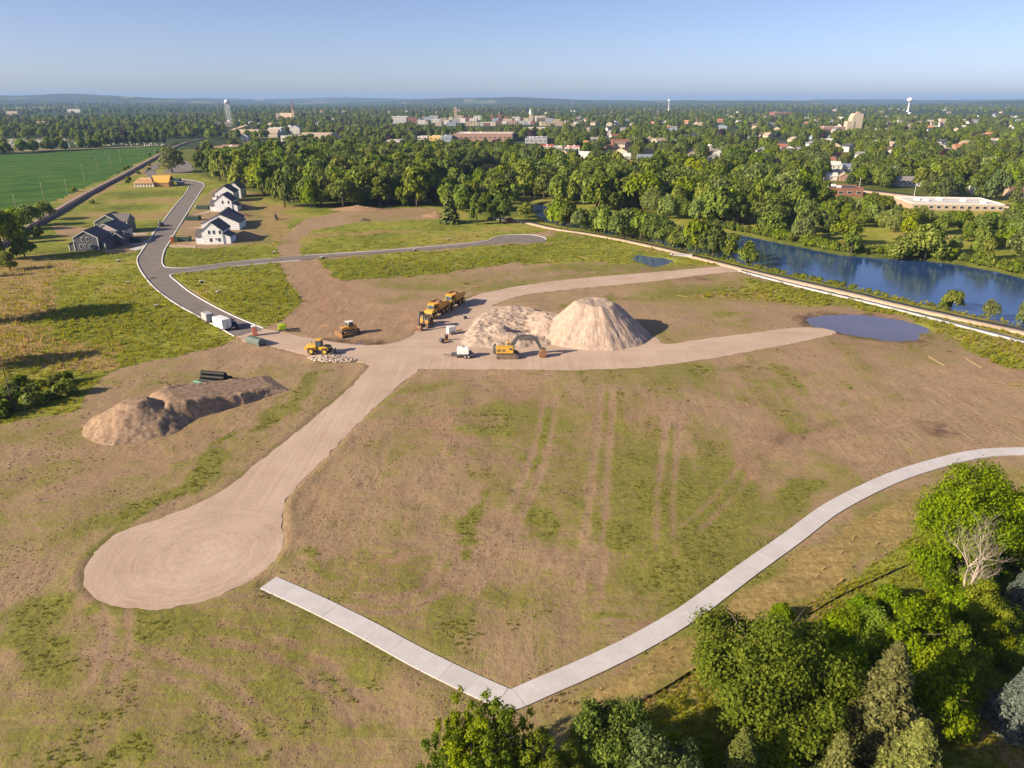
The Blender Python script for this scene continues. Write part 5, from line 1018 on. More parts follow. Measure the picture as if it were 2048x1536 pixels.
def scatter_mass(name, pts, protos, label):
    """one object: for each prototype the points that carry it"""
    me = bpy.data.meshes.new(name); n = len(pts); A = np.array([p[:3] for p in pts], np.float32); me.vertices.add(n); me.vertices.foreach_set('co', A.ravel())
    for nm, ty, vals in (('size', 'FLOAT', [p[3] for p in pts]), ('pick', 'INT', [p[4] for p in pts]), ('turn', 'FLOAT', RNG.uniform(0, 6.28, n))):
        a = me.attributes.new(nm, ty, 'POINT'); a.data.foreach_set('value', np.array(vals, np.int32 if ty == 'INT' else np.float32))
    o = obj(name, me); ng = bpy.data.node_groups.new(name, 'GeometryNodeTree')
    ng.interface.new_socket('Geometry', in_out='INPUT', socket_type='NodeSocketGeometry'); ng.interface.new_socket('Geometry', in_out='OUTPUT', socket_type='NodeSocketGeometry')
    N = ng.nodes; Lk = ng.links.new; gi = N.new('NodeGroupInput'); go = N.new('NodeGroupOutput'); jn = N.new('GeometryNodeJoinGeometry')
    def at(nm, ty):
        q = N.new('GeometryNodeInputNamedAttribute'); q.data_type = ty; q.inputs['Name'].default_value = nm; return next(s for s in q.outputs if s.name == 'Attribute' and s.enabled)
    for i, pm in enumerate(protos):
        src = bpy.data.objects.new(pm.name+'_source', pm); oi = N.new('GeometryNodeObjectInfo'); oi.inputs['Object'].default_value = src; oi.inputs['As Instance'].default_value = True
        cmp_ = N.new('FunctionNodeCompare'); cmp_.data_type = 'INT'; cmp_.operation = 'EQUAL'
        ia = [s for s in cmp_.inputs if s.type == 'INT']; Lk(at('pick', 'INT'), ia[0]); ia[1].default_value = i
        iop = N.new('GeometryNodeInstanceOnPoints'); m2p = N.new('GeometryNodeMeshToPoints'); Lk(gi.outputs[0], m2p.inputs['Mesh']); Lk(m2p.outputs[0], iop.inputs['Points']); Lk(cmp_.outputs[0], iop.inputs['Selection'])
        Lk(oi.outputs['Geometry'], iop.inputs['Instance']); Lk(at('size', 'FLOAT'), iop.inputs['Scale']); cx = N.new('ShaderNodeCombineXYZ'); Lk(at('turn', 'FLOAT'), cx.inputs['Z']); Lk(cx.outputs[0], iop.inputs['Rotation']); Lk(iop.outputs[0], jn.inputs[0])
    Lk(jn.outputs[0], go.inputs[0]); md = o.modifiers.new('scatter', 'NODES'); md.node_group = ng
    return tag(o, label, None, None, 'stuff')
PM, idx = [], {}
for k, lst in PROTO.items():
    for j, (ph, tm, cm) in enumerate(lst): idx[(k, j)] = (len(PM), ph); PM.append(cm)
mass = []
for x, y, z, h, k in allp:
    j = random.randrange(len(PROTO[k])); i, ph = idx[(k, j)]; mass.append((x, y, z-0.3, h/ph, i))
scatter_mass('treeline', mass, PM, 'unbroken mass of town and hillside trees reaching to the skyline')
# ------------------------------------------------------------ houses going up on the site
t = NT('house_wrap', 0.6, 0.3); co = t.objco(); sx = t.n('SeparateXYZ'); t.put(sx.inputs[0], co); cb = t.n('CombineXYZ')
t.put(cb.inputs[0], t.math('ADD', sx.outputs[0], t.math('MULTIPLY', sx.outputs[1], 0.93))); t.put(cb.inputs[1], sx.outputs[2])
br = t.n('TexBrick'); t.put(br.inputs['Vector'], cb.outputs[0]); br.inputs['Scale'].default_value = 1.0; br.inputs['Brick Width'].default_value = 1.15; br.inputs['Row Height'].default_value = 0.8; br.inputs['Mortar Size'].default_value = 0.31; br.inputs['Mortar Smooth'].default_value = 0.3; br.inputs['Bias'].default_value = -0.2
br.inputs['Color1'].default_value = (0.42, 0.48, 0.54, 1); br.inputs['Color2'].default_value = (0.74, 0.77, 0.8, 1); br.inputs['Mortar'].default_value = (0.84, 0.85, 0.86, 1)
WRAP = t.color(br.outputs[0]).bump(t.noise(co, 1.5, 3), 0.2, 0.05).m
def siding(name, col):
    if name in MATS: return MATS[name]
    t = NT(name, 0.6, 0.3); co = t.objco(); sx = t.n('SeparateXYZ'); t.put(sx.inputs[0], co); f = t.math('FRACT', t.math('MULTIPLY', sx.outputs[2], 5.5))
    t.color(t.mix(t.math('MULTIPLY', t.noise(co, 0.8, 3), 0.3), (*col, 1), tuple(x*0.75 for x in col)+(1,))).bump(f, 0.4, 0.02); MATS[name] = t.m; return t.m
SLATE = siding('siding_dark_grey', (0.105, 0.108, 0.125)); GREENS = siding('siding_green', (0.115, 0.155, 0.12)); PINKW = siding('siding_pink_grey', (0.55, 0.47, 0.45)); PLAINW = siding('siding_white', (0.78, 0.80, 0.82))
ROOF_D = shingles('roof_new_charcoal', (0.125, 0.118, 0.128)); ROOF_G = shingles('roof_new_grey', (0.17, 0.155, 0.15))
PLY = paint('plywood', (0.62, 0.38, 0.20), 0.8, 0.2, 0.15); OSB = paint('sheathing_yellow', (0.66, 0.38, 0.09), 0.8, 0.2, 0.15); LUMBER = paint('lumber', (0.55, 0.33, 0.15), 0.8, 0.2, 0.2)
def site_house(name, px, by, vols, wins, label, rz=6.0, doors=(), trim=None, base=None):
    """vols: (x0,x1,y0,y1,wall_h,roof_h,ridge axis,wall,roof); wins: (x,z,w,h) on the side that faces the viewer at depth y"""
    x, y = P(px, by); root = empty(name, (x, y, 0), R(rz)); o_ = 0.35
    for x0, x1, y0, y1, h, rh, ax, wm, rm in vols:
        m = MB(); cx, cy = (x0+x1)/2, (y0+y1)/2; w, d = x1-x0, y1-y0; r = MB()
        if ax in 'xy':
            M = Matrix.Translation((cx, cy, 0)) if ax == 'y' else Matrix.Translation((cx, cy, 0)) @ Matrix.Rotation(math.pi/2, 4, 'Z')
            a, b = (w/2, d/2) if ax == 'y' else (d/2, w/2); sl = rh/a
            m.prism([(-a, -.4), (a, -.4), (a, h), (0, h+rh), (-a, h)], -b, b, M)
            r.prism([(-a-o_, h-o_*sl+.04), (0, h+rh+.04), (a+o_, h-o_*sl+.04), (a+o_, h-o_*sl+.24), (0, h+rh+.26), (-a-o_, h-o_*sl+.24)], -b-.25, b+.25, M)
            if trim:
                f = MB(); f.prism([(-a-o_, h-o_*sl-.16), (0, h+rh-.16), (a+o_, h-o_*sl-.16), (a+o_, h-o_*sl+.06), (0, h+rh+.08), (-a-o_, h-o_*sl+.06)], -b-.30, -b-.22, M); f.build('fascia', WHITE, root)
                for sx_ in (-1, 1): MB().box((0, 0, 0), (1, 1, 1))
        else:                                                    # lean-to falling to the left or right
            M = Matrix.Translation((cx, cy, 0)); hl, hr_ = (h, h+rh) if ax == 'l' else (h+rh, h)
            m.prism([(-w/2, -.4), (w/2, -.4), (w/2, hr_), (-w/2, hl)], -d/2, d/2, M); sl = (hr_-hl)/w
            r.prism([(-w/2-o_*(ax == 'l'), hl-o_*sl*(ax == 'l')+.04), (w/2+o_*(ax == 'r'), hr_+o_*sl*(ax == 'r')+.04), (w/2+o_*(ax == 'r'), hr_+o_*sl*(ax == 'r')+.22), (-w/2-o_*(ax == 'l'), hl-o_*sl*(ax == 'l')+.22)], -d/2-.25, d/2+.25, M)
        m.build('wall', wm, root); r.build('roof', rm, root)
    for q in wins: window(root, q[0], q[1], q[2], q[3], q[4] if len(q) > 4 else 0.0)
    for q in doors: MB().box((q[0], q[4]-0.05, q[1]), (q[2], 0.14, q[3])).build('door', q[5] if len(q) > 5 else WHITE, root)
    if trim:
        for xc, yc, hc in trim: MB().box((xc, yc, hc/2-.1), (.22, .22, hc+.2)).build('corner_board', WHITE, root)
    return tag(root, label, 'house')
A1 = [(2.75, 10.2, 0, 11, 4.9, 3.1, 'y', WRAP, ROOF_D), (0, 2.7, 1, 8, 2.7, 2.1, 'x', WRAP, ROOF_D), (10.25, 12.7, 0.3, 8, 2.6, 1.1, 'r', WRAP, ROOF_D)]
site_house('house', 391.5, 489, A1, [(5.4, 4.4, .9, 1.5), (7.1, 4.4, .9, 1.5), (9.3, 4.4, .9, 1.5), (5.7, 1.6, 1.0, 1.5), (8.7, 1.6, 1.0, 1.5), (7.6, 1.9, .6, .8)], 'white house wrap covered two storey house nearest the corner, beside the orange toilet')
site_house('house', 404, 460.5, [(0, 15.2, 0, 11, 2.7, 3.6, 'y', WRAP, ROOF_G), (0.8, 12.5, 11.1, 20, 2.7, 3.6, 'y', WRAP, ROOF_D)], [(10.2, 1.6, 1, 1.3)], 'wide single storey house in white wrap with long grey roof, second from the corner')
site_house('house', 420, 423.5, [(2.7, 10.6, 0, 11, 4.9, 3.1, 'y', WRAP, ROOF_D), (0, 2.65, 1, 8, 2.7, 2.1, 'x', WRAP, ROOF_D), (10.65, 13.0, 0.3, 8, 2.6, 1.1, 'r', WRAP, ROOF_D)], [(6.4, 4.4, .9, 1.5), (9.2, 4.4, .9, 1.5), (8.6, 1.6, 1, 1.5), (7.3, 1.6, .6, .8)], 'white wrapped two storey house third from the corner, dark roof, rust earth heap behind')
site_house('house', 425, 404.5, [(1.9, 11.2, 0, 11, 5.0, 3.2, 'y', PLAINW, ROOF_D), (0, 1.85, 1, 8, 2.9, 1.4, 'x', PLAINW, ROOF_D)], [(2.8, 2.6, .8, 1.8), (10.0, 3.9, .8, 1.5)], 'plain white sided two storey house fourth from the corner')
site_house('house', 447, 396.5, [(2.6, 9.6, 0, 12, 5.0, 3.4, 'y', PLAINW, ROOF_D)], [], 'pale sided house farthest up the street, half hidden by its neighbour')
site_house('house', 139.5, 502, [(2.0, 10.3, 0, 10, 4.7, 2.3, 'y', SLATE, ROOF_D), (0, 1.95, 0.3, 8, 2.3, 1.0, 'l', SLATE, ROOF_D), (10.35, 12.2, .6, 9, 2.4, .8, 'r', SLATE, ROOF_D), (10.4, 15.2, 9.2, 16, 2.7, 2.0, 'y', SLATE, ROOF_D)],
           [(2.9, 4.1, .9, 1.5), (5.2, 4.1, .9, 1.5), (6.9, 4.1, .9, 1.5), (4.2, 1.6, .9, 1.6), (5.5, 1.8, .7, 1.1), (7.5, 1.5, .9, 1.4)], 'dark grey sided two storey house with white trim, nearest on the left of the street', 5, (), [(2.0, -.06, 4.7), (10.3, -.06, 4.7), (0.0, .25, 2.3), (12.2, .5, 2.4)])
site_house('house', 186, 487, [(0, 10.5, 0, 11, 4.2, 3.0, 'y', PINKW, ROOF_D), (6.2, 12.5, -4.5, 3.0, 2.7, 1.8, 'x', PINKW, ROOF_D)], [], 'pinkish sided house with very dark roof between the grey and the green house', 5, (), [(12.5, -4.56, 2.7)])
site_house('house', 193.5, 468, [(0, 9.4, 0, 9, 4.8, 2.6, 'y', GREENS, ROOF_G), (4.7, 12.2, .6, 8.5, 4.8, 2.3, 'x', GREENS, ROOF_G)], [(1.0, 4.5, .9, 1.5), (6.6, 4.6, .8, 1.3), (11.0, 2.2, 1.2, 1.6, .6)], 'dark green sided two storey house with grey roof, farthest of the three on the left', 5, (), [(0, -.06, 4.8), (12.2, .54, 4.8)])
# timber framed house at the bend
x, y = P(267, 375); fr = empty('framed_house', (x, y, 0), R(4), (0.8, 1, 1))
MB().box((7.3, 6, 1.2), (14.6, 9, 2.6)).build('wall', paint('wrap_strip', (0.75, 0.73, 0.72), 0.7), fr)
for i in range(7): MB().box((0.9+i*2.3, 1.4, 1.3), (.5, .2, 2.6)).build('stud_panel', LUMBER, fr)
MB().prism([(-.6, 2.5), (15.2, 2.5), (11.0, 5.0), (3.4, 5.0)], 1.0, 1.3).build('roof_edge', PLY, fr)
m = MB(); m.add([(-.6, .8, 2.5), (15.2, .8, 2.5), (10.6, 6.2, 5.3), (3.0, 6.2, 5.3), (-.6, 11.6, 2.5), (15.2, 11.6, 2.5), (-.6, .8, 2.3), (15.2, .8, 2.3), (15.2, 11.6, 2.3), (-.6, 11.6, 2.3)], [(0, 1, 2, 3), (4, 3, 2, 5), (0, 3, 4), (1, 5, 2), (0, 6, 7, 1), (1, 7, 8, 5), (5, 8, 9, 4), (4, 9, 6, 0)]); m.build('roof', PLY, fr)
m = MB(); m.prism([(0, 0), (10, 0), (10, 2.4), (0, 2.4)], 0, 9, Matrix.Translation((15.3, 3.0, 0))); m.build('open_frame', LUMBER, fr)
m = MB(); m.add([(14.8, 2.7, 2.5), (25.6, 2.7, 2.5), (25.6, 8, 6.4), (11.5, 8, 6.4)], [(0, 1, 2, 3)]); m.add([(14.8, 2.7, 2.3), (25.6, 2.7, 2.3), (25.6, 8, 6.2), (11.5, 8, 6.2)], [(3, 2, 1, 0)]); m.build('roof_deck', OSB, fr)
m = MB(); m.add([(25.6, 8, 6.4), (11.5, 8, 6.4), (9.5, 14, 3), (26, 14, 3)], [(0, 1, 2, 3)]); m.build('rear_roof', ROOF_G, fr)
for i in range(9): MB().bar((15.3+i*1.2, 2.7, 0), (15.3+i*1.2, 2.7, 2.5), .14).build('stud', LUMBER, fr)
tag(fr, 'timber framed house with bare plywood roof at the bend of the street', 'house'); spot(x+10, y, 20, 30)
# driveways
def pad(name, pts, label, mat=None): tag(sheet(name, poly(pts), 0.03, mat or CONCRETE, 0.2), label, None, None, 'structure')
pad('driveway', [(209,501),(258,500),(262,496),(290,491),(284,498),(266,502),(262,505),(257,504),(215,504)], 'concrete driveway of the dark grey house')
pad('driveway', [(222,490),(255,489),(290,487),(296,482),(255,482),(226,484)], 'concrete driveway of the pinkish house')
pad('driveway', [(252,464),(300,463),(312,462),(306,468),(252,469)], 'concrete driveway of the green house')
pad('driveway', [(340,489),(392,490),(390,496),(360,495),(338,494)], 'dusty pad in front of the wrapped house at the corner', TRAILM)
pad('driveway', [(366,457),(404,453),(404,458),(375,462),(362,463)], 'gravel drive of the wide single storey house', TRAILM)
pad('driveway', [(376,433),(419,422),(419,426),(385,432),(374,437)], 'gravel drive of the wrapped house third from the corner', TRAILM)
pad('driveway', [(390,411),(427,406),(427,408.5),(400,412),(388,414)], 'concrete drive of the plain white house')
# earth heaps behind the houses
t = NT('earth', 0.95, 0.1); p = t.pos(); n = t.noise(p, 1.4, 6, 0.7); EARTH = t.color(t.ramp(n, [(0.3, (0.16, 0.095, 0.055)), (0.55, (0.36, 0.235, 0.145)), (0.75, (0.5, 0.36, 0.24))])).bump(n, 0.9, 0.3).m
t = NT('topsoil', 0.95, 0.1); p = t.pos(); n = t.noise(p, 1.2, 6, 0.72); TOPSOIL = t.color(t.ramp(n, [(0.3, (0.16, 0.108, 0.07)), (0.52, (0.32, 0.225, 0.15)), (0.75, (0.46, 0.345, 0.245))])).bump(n, 0.8, 0.16).m
t = NT('sand', 0.95, 0.1); p = t.pos(); n = t.noise(p, 0.8, 6, 0.7); SAND = t.color(t.ramp(n, [(0.3, (0.34, 0.25, 0.19)), (0.55, (0.45, 0.35, 0.28)), (0.75, (0.53, 0.43, 0.36))])).bump(n, 0.7, 0.2).m
t = NT('rocks', 0.9, 0.2); isl = t.n('NewGeometry').outputs['Random Per Island']; ROCKS = t.color(t.ramp(isl, [(0, (0.30, 0.23, 0.18)), (0.5, (0.52, 0.42, 0.34)), (1, (0.66, 0.57, 0.49))])).m
def heap(name, px, by, rx, ry, h, mat, label, seed=1, n=40, rough=.25, cat='earth heap', flatt=0.0, rz=0.0):
    u = np.linspace(-1.3, 1.3, n); X, Y = np.meshgrid(u, u); r = np.hypot(X, Y)*(1+0.25*(fbm(X*2+seed*9, Y*2, seed, 3)-.5))
    z = h*np.clip(1-r, 0, 1-flatt)/(1-flatt); z = z*(1+rough*(fbm(X*5+seed, Y*5, seed+3, 4)-.5)*2)-.12-.3*(r > 1)
    V = np.stack([X.ravel()*rx, Y.ravel()*ry, z.ravel()], 1); i = (np.arange(n-1)[:, None]*n+np.arange(n-1)).ravel(); F = np.stack([i, i+1, i+n+1, i+n], 1)
    keep = (r.ravel()[F] < 1.22).any(1); x, y = P(px, by); o = obj(name, mesh_np(name, V, F[keep], mat, True), None, (x, y, 0), rz); return tag(o, label, cat)
heap('earth_heap', 487, 474, 7.5, 6, 2.6, EARTH, 'brown earth heap behind the house nearest the corner', 1)
heap('earth_heap', 478, 433, 7, 6, 2.2, EARTH, 'orange earth heap behind the wide single storey house', 2)
heap('earth_heap', 484, 416, 8, 6, 2.2, EARTH, 'rust earth heap behind the third white house', 3)
heap('earth_heap', 715, 419, 14, 5, 2.2, EARTH, 'long low bank of spoil at the edge of the wood', 4)
heap('earth_heap', 872, 432, 7, 5, 2.0, EARTH, 'reddish spoil heap at the end of the dirt track', 6)
heap('brush_heap', 728, 441, 3.2, 2.5, 1.2, BARK, 'low heap of dead brush beside the dirt track', 7, 24, .9, 'brush heap')
# stockpiles
def grid_pile(name, cx, cy, rz, xs, ys, f, mat, label, cat):
    X, Y = np.meshgrid(xs, ys); Z = f(X, Y); nx = len(xs); ny = len(ys)
    i = (np.arange(ny-1)[:, None]*nx+np.arange(nx-1)).ravel(); F = np.stack([i, i+1, i+nx+1, i+nx], 1); keep = (Z.ravel()[F] > -0.1).any(1)
    o = obj(name, mesh_np(name, np.stack([X.ravel(), Y.ravel(), Z.ravel()], 1), F[keep], mat, True), None, (cx, cy, 0), rz); return tag(o, label, cat)
cx, cy = P(1186, 667)
def f_main(X, Y):
    th = np.arctan2(Y, X); r = np.hypot(X, Y*1.03)+0.8*(fbm(np.cos(th)*2+5, np.sin(th)*2, 3, 3)-.5)*2
    rill = (fbm(th*7+3, r*0.2, 8, 4)-.5)*0.6*sstep(3, 7, r)+(fbm(th*30, r*0.35, 18, 3)-.5)*0.3*sstep(4, 8, r)
    z0 = 8.1*(12.8-r)/9.0; z = np.clip(-np.logaddexp(-z0*6, -7.7*6)/6, 0, 9); z = z-0.05*X*sstep(6, 1, r)+(fbm(X/2.5, Y/2.5, 66, 3)-.5)*.5*sstep(6, 2, r)+rill*np.clip((12.8-r)/3, 0, 1); z += (fbm(X/1.2, Y/1.2, 55, 3)-.5)*0.3*(z > .2)
    r2 = np.hypot(X+8.5, Y-1.5)+1.2*(fbm(X/3, Y/3, 71, 3)-.5)*2; z = np.maximum(z, 3.4*np.clip((9.5-r2)/7.0, 0, 1)+(fbm(X/1.5, Y/1.5, 72, 3)-.5)*.5*(r2 < 9))
    z += .5*(fbm(X/1.3, Y/1.3, 73, 3)-.35)*sstep(13.6, 12.2, r)*sstep(9.5, 12, r)
    return z-.12
grid_pile('sand_pile', cx, cy, 0, np.linspace(-14.5, 14.5, 190), np.linspace(-14.5, 14.5, 190), f_main, SAND, 'tall flat topped cone of pale sand in the middle of the site', 'sand pile')
cx, cy = P(1012, 655)
BOUND = poly([(918,686),(928,655),(955,630),(985,617),(1030,613),(1075,619),(1110,632),(1135,660),(1120,690),(1060,697),(980,699),(935,697)])-np.array([cx, cy])
def f_low(X, Y):
    s = -sdf(X.ravel(), Y.ravel(), BOUND).reshape(X.shape); e = s+(fbm(X/3, Y/3, 4, 3)-.5)*2.5
    z = 1.5*sstep(0, 4.0, e)+(fbm(X/4.5, Y/3.2, 14, 4)-.5)*2.0*sstep(.5, 5, e)+(fbm(X/1.0, Y/0.8, 24, 3)-.5)*.6*sstep(.3, 3, e)
    z -= 1.0*np.exp(-(((X-5)/6)**2+((Y+4.5)/3.5)**2))
    z += 2.2*np.exp(-(((X+1.5)/2.4)**2+((Y+6)/2.0)**2))*sstep(0, 2, e)+1.2*np.exp(-(((X-9)/2.4)**2+((Y-3)/3.0)**2)); return np.clip(z, -.2, 9)-.12
grid_pile('sand_pile', cx, cy, 0, np.linspace(-16, 18, 190), np.linspace(-24, 16, 210), f_low, SAND, 'low rough spread of dumped sand left of the tall pile', 'sand pile')
# topsoil stockpile with flat ramp
p0 = np.array(P(293, 838)); p1 = np.array(P(548, 772)); ax_ = p1-p0; LN = np.linalg.norm(ax_); rzp = math.atan2(ax_[1], ax_[0])
def f_top(X, Y):
    r = np.hypot(X+1.0, Y*0.95)+0.7*(fbm(X/2.2, Y/2.2, 5, 3)-.5)*2; cone = 3.9*np.clip((8.6-r)/7.0, 0, 1)+(fbm(X/1.2, Y/1.2, 33, 3)-.5)*.2*(r < 8.6)
    half = 6.2+0.8*(fbm(X/3, Y/30+4, 7, 3)-.5)*2; edge = half-np.abs(Y-1.0); ramp = np.clip(3.1-2.3*np.clip((X-5)/(LN-5), 0, 1), 0.6, 3.2)*sstep(0, 2.2, edge)*sstep(LN+2.5, LN-1.0, X)*sstep(-1, 4, X)
    ramp += ((fbm(X/1.4, Y/1.1, 44, 3)-.5)*.6)*sstep(0, 1.2, edge)*(1-sstep(2.6, 3.8, edge))*(X > 3)*sstep(LN+2, LN-2, X)
    z = np.maximum(cone, ramp); return z-.15-.1*(z < .05)
grid_pile('topsoil_pile', p0[0], p0[1], rzp, np.linspace(-11, LN+4, 230), np.linspace(-11, 11, 140), f_top, TOPSOIL, 'long brown topsoil stockpile with a pointed end and a flat ramp', 'soil pile')
m = MB(); rg = random.Random(3)
ico_v = [(0, 0, 1), (.9, 0, .4), (.28, .85, .4), (-.72, .53, .4), (-.72, -.53, .4), (.28, -.85, .4), (.72, .53, -.4), (-.28, .85, -.4), (-.9, 0, -.4), (-.28, -.85, -.4), (.72, -.53, -.4), (0, 0, -1)]
ico_f = [(0, 1, 2), (0, 2, 3), (0, 3, 4), (0, 4, 5), (0, 5, 1), (1, 6, 2), (2, 7, 3), (3, 8, 4), (4, 9, 5), (5, 10, 1), (6, 7, 2), (7, 8, 3), (8, 9, 4), (9, 10, 5), (10, 6, 1), (11, 7, 6), (11, 8, 7), (11, 9, 8), (11, 10, 9), (11, 6, 10)]
def stone(m, c, s, rg): m.add([(v[0]*s*rg.uniform(.8, 1.2), v[1]*s*rg.uniform(.8, 1.2), v[2]*s*rg.uniform(.6, .9)) for v in ico_v], ico_f, Matrix.Translation(c) @ Matrix.Rotation(rg.uniform(0, 6), 4, 'Z') @ Matrix.Rotation(rg.uniform(-.5, .5), 4, 'X'))
for i in range(620):
    a = rg.uniform(0, 6.28); r = math.sqrt(rg.random()); x = 5.2*r*math.cos(a); y = 1.9*r*math.sin(a); stone(m, (x, y, rg.uniform(.4, 1)*0.75*(1-r*r)+.1), rg.uniform(.12, .26), rg)
x, y = P(663, 719); tag(obj('rock_pile', m.mesh('rock_pile', ROCKS), None, (x, y, 0), R(-10)), 'heap of pale broken rock in front of the wheel loader', 'rock pile')
# ------------------------------------------------------------ machines and site gear
YEL = paint('machine_yellow', (0.68, 0.40, 0.045), 0.45, 0.45, 0.28, (0.42, 0.29, 0.17), 1.3); YEL2 = paint('machine_orange_yellow', (0.66, 0.33, 0.05), 0.45, 0.45, 0.3, (0.42, 0.29, 0.17), 1.3)
DGREY = paint('machine_grey', (0.085, 0.085, 0.09), 0.5, 0.4, 0.35, (0.4, 0.3, 0.22)); RUBBER = paint('tyre_rubber', (0.035, 0.033, 0.032), 0.85, 0.2, 0.5, (0.25, 0.19, 0.14), 2.0)
TRACK = paint('track_steel', (0.20, 0.14, 0.105), 0.7, 0.3, 0.6, (0.36, 0.26, 0.19), 2.0); BUCKET = paint('bucket_rust', (0.23, 0.12, 0.06), 0.6, 0.4, 0.5, (0.4, 0.24, 0.12), 1.5); CHROME = paint('ram_steel', (0.6, 0.58, 0.55), 0.25, 0.6, 0.1)
CABG = glass_dark('cab_glass', (0.05, 0.085, 0.10)); LETTER = paint('letter_white', (0.8, 0.8, 0.8), 0.5)
def text_mark(s, size, parent, loc, rot, mat):
    c = bpy.data.curves.new('lettering', 'FONT'); c.body = s; c.size = size; c.extrude = 0.01; c.align_x = 'CENTER'; c.align_y = 'CENTER'; c.materials.append(mat)
    tmp = bpy.data.objects.new('lettering', c); COL.objects.link(tmp); bpy.context.view_layer.update(); me = bpy.data.meshes.new_from_object(tmp.evaluated_get(bpy.context.evaluated_depsgraph_get())); bpy.data.objects.remove(tmp)
    o = obj('lettering', me, parent, loc); o.rotation_euler = rot; return o
def wheel(parent, c, r, w, rim, name='wheel'):
    """axle along y"""
    M = Matrix.Rotation(math.pi/2, 4, 'X'); q = MB().lathe([(r*.55, -w/2), (r*.92, -w/2), (r, -w*.3), (r, w*.3), (r*.92, w/2), (r*.55, w/2)], seg=20); q.v = [tuple(M @ Vector(p)) for p in q.v]
    o = q.build(name, RUBBER, parent, True); o.location = c
    k = MB().lathe([(.01, -w*.40), (r*.3, -w*.46), (r*.56, -w*.42), (r*.56, w*.42), (r*.3, w*.46), (.01, w*.40)], seg=16); k.v = [tuple(M @ Vector(p)) for p in k.v]; k.build('rim', rim, o); return o
def track_unit(parent, y, L, h, w):
    n = 10; r = h/2; pr = [(-L/2+r-r*math.sin(math.pi*i/n), r+r*math.cos(math.pi*i/n)) for i in range(n+1)]+[(L/2-r+r*math.sin(math.pi*i/n), r-r*math.cos(math.pi*i/n)) for i in range(n+1)]
    o = MB().prism(pr, y-w/2, y+w/2).build('track', TRACK, parent)
    s = MB()
    k = int(L/0.3)
    for i in range(k): x = -L/2+r*.7+(L-r*1.4)*i/(k-1); s.box((x, y, h+.015), (.08, w+.02, .05)); s.box((x, y, .02), (.08, w+.02, .05))
    s.build('track_pad', DGREY, o)
    f = MB(); sd = -1 if y < 0 else 1
    f.prism([(-L/2+r, r*.5), (L/2-r, r*.5), (L/2-r, r*1.5), (-L/2+r, r*1.5)], y+sd*w*.5, y+sd*(w*.5+.04)); f.build('track_frame', TRACK, o)
    for x in (-L/2+r, L/2-r):
        q = MB().lathe([(.01, -.05), (r*.62, -.05), (r*.62, .05), (.01, .05)], seg=14); q.v = [tuple(Matrix.Translation((x, y+sd*w*.5, r)) @ Matrix.Rotation(math.pi/2, 4, 'X') @ Vector(p)) for p in q.v]; q.build('sprocket', DGREY, o)
    return o
def arm(parent, name, pts, ws, w, mat):
    """flat sided arm through points in x,z; ws depth at each point"""
    up = []; dn = []
    for i, (x, z) in enumerate(pts):
        a = pts[max(i-1, 0)]; b = pts[min(i+1, len(pts)-1)]; dx, dz = b[0]-a[0], b[1]-a[1]; l = math.hypot(dx, dz); nx, nz = -dz/l, dx/l; up.append((x+nx*ws[i]/2, z+nz*ws[i]/2)); dn.append((x-nx*ws[i]/2, z-nz*ws[i]/2))
    return MB().prism(up+dn[::-1], -w/2, w/2).build(name, mat, parent, False, .03)
def bucket_mesh(w, s): return MB().prism([(0, 0), (.25, .7), (.1, 1.15), (-.3, 1.25), (-.8, .9), (-1.0, .3), (-.85, -.15), (-.7, -.1), (-.8, .3), (-.6, .75), (-.25, 1.02), (0, .98), (.1, .7), (-.12, .0)], -w/2, w/2, Matrix.Scale(s, 4))
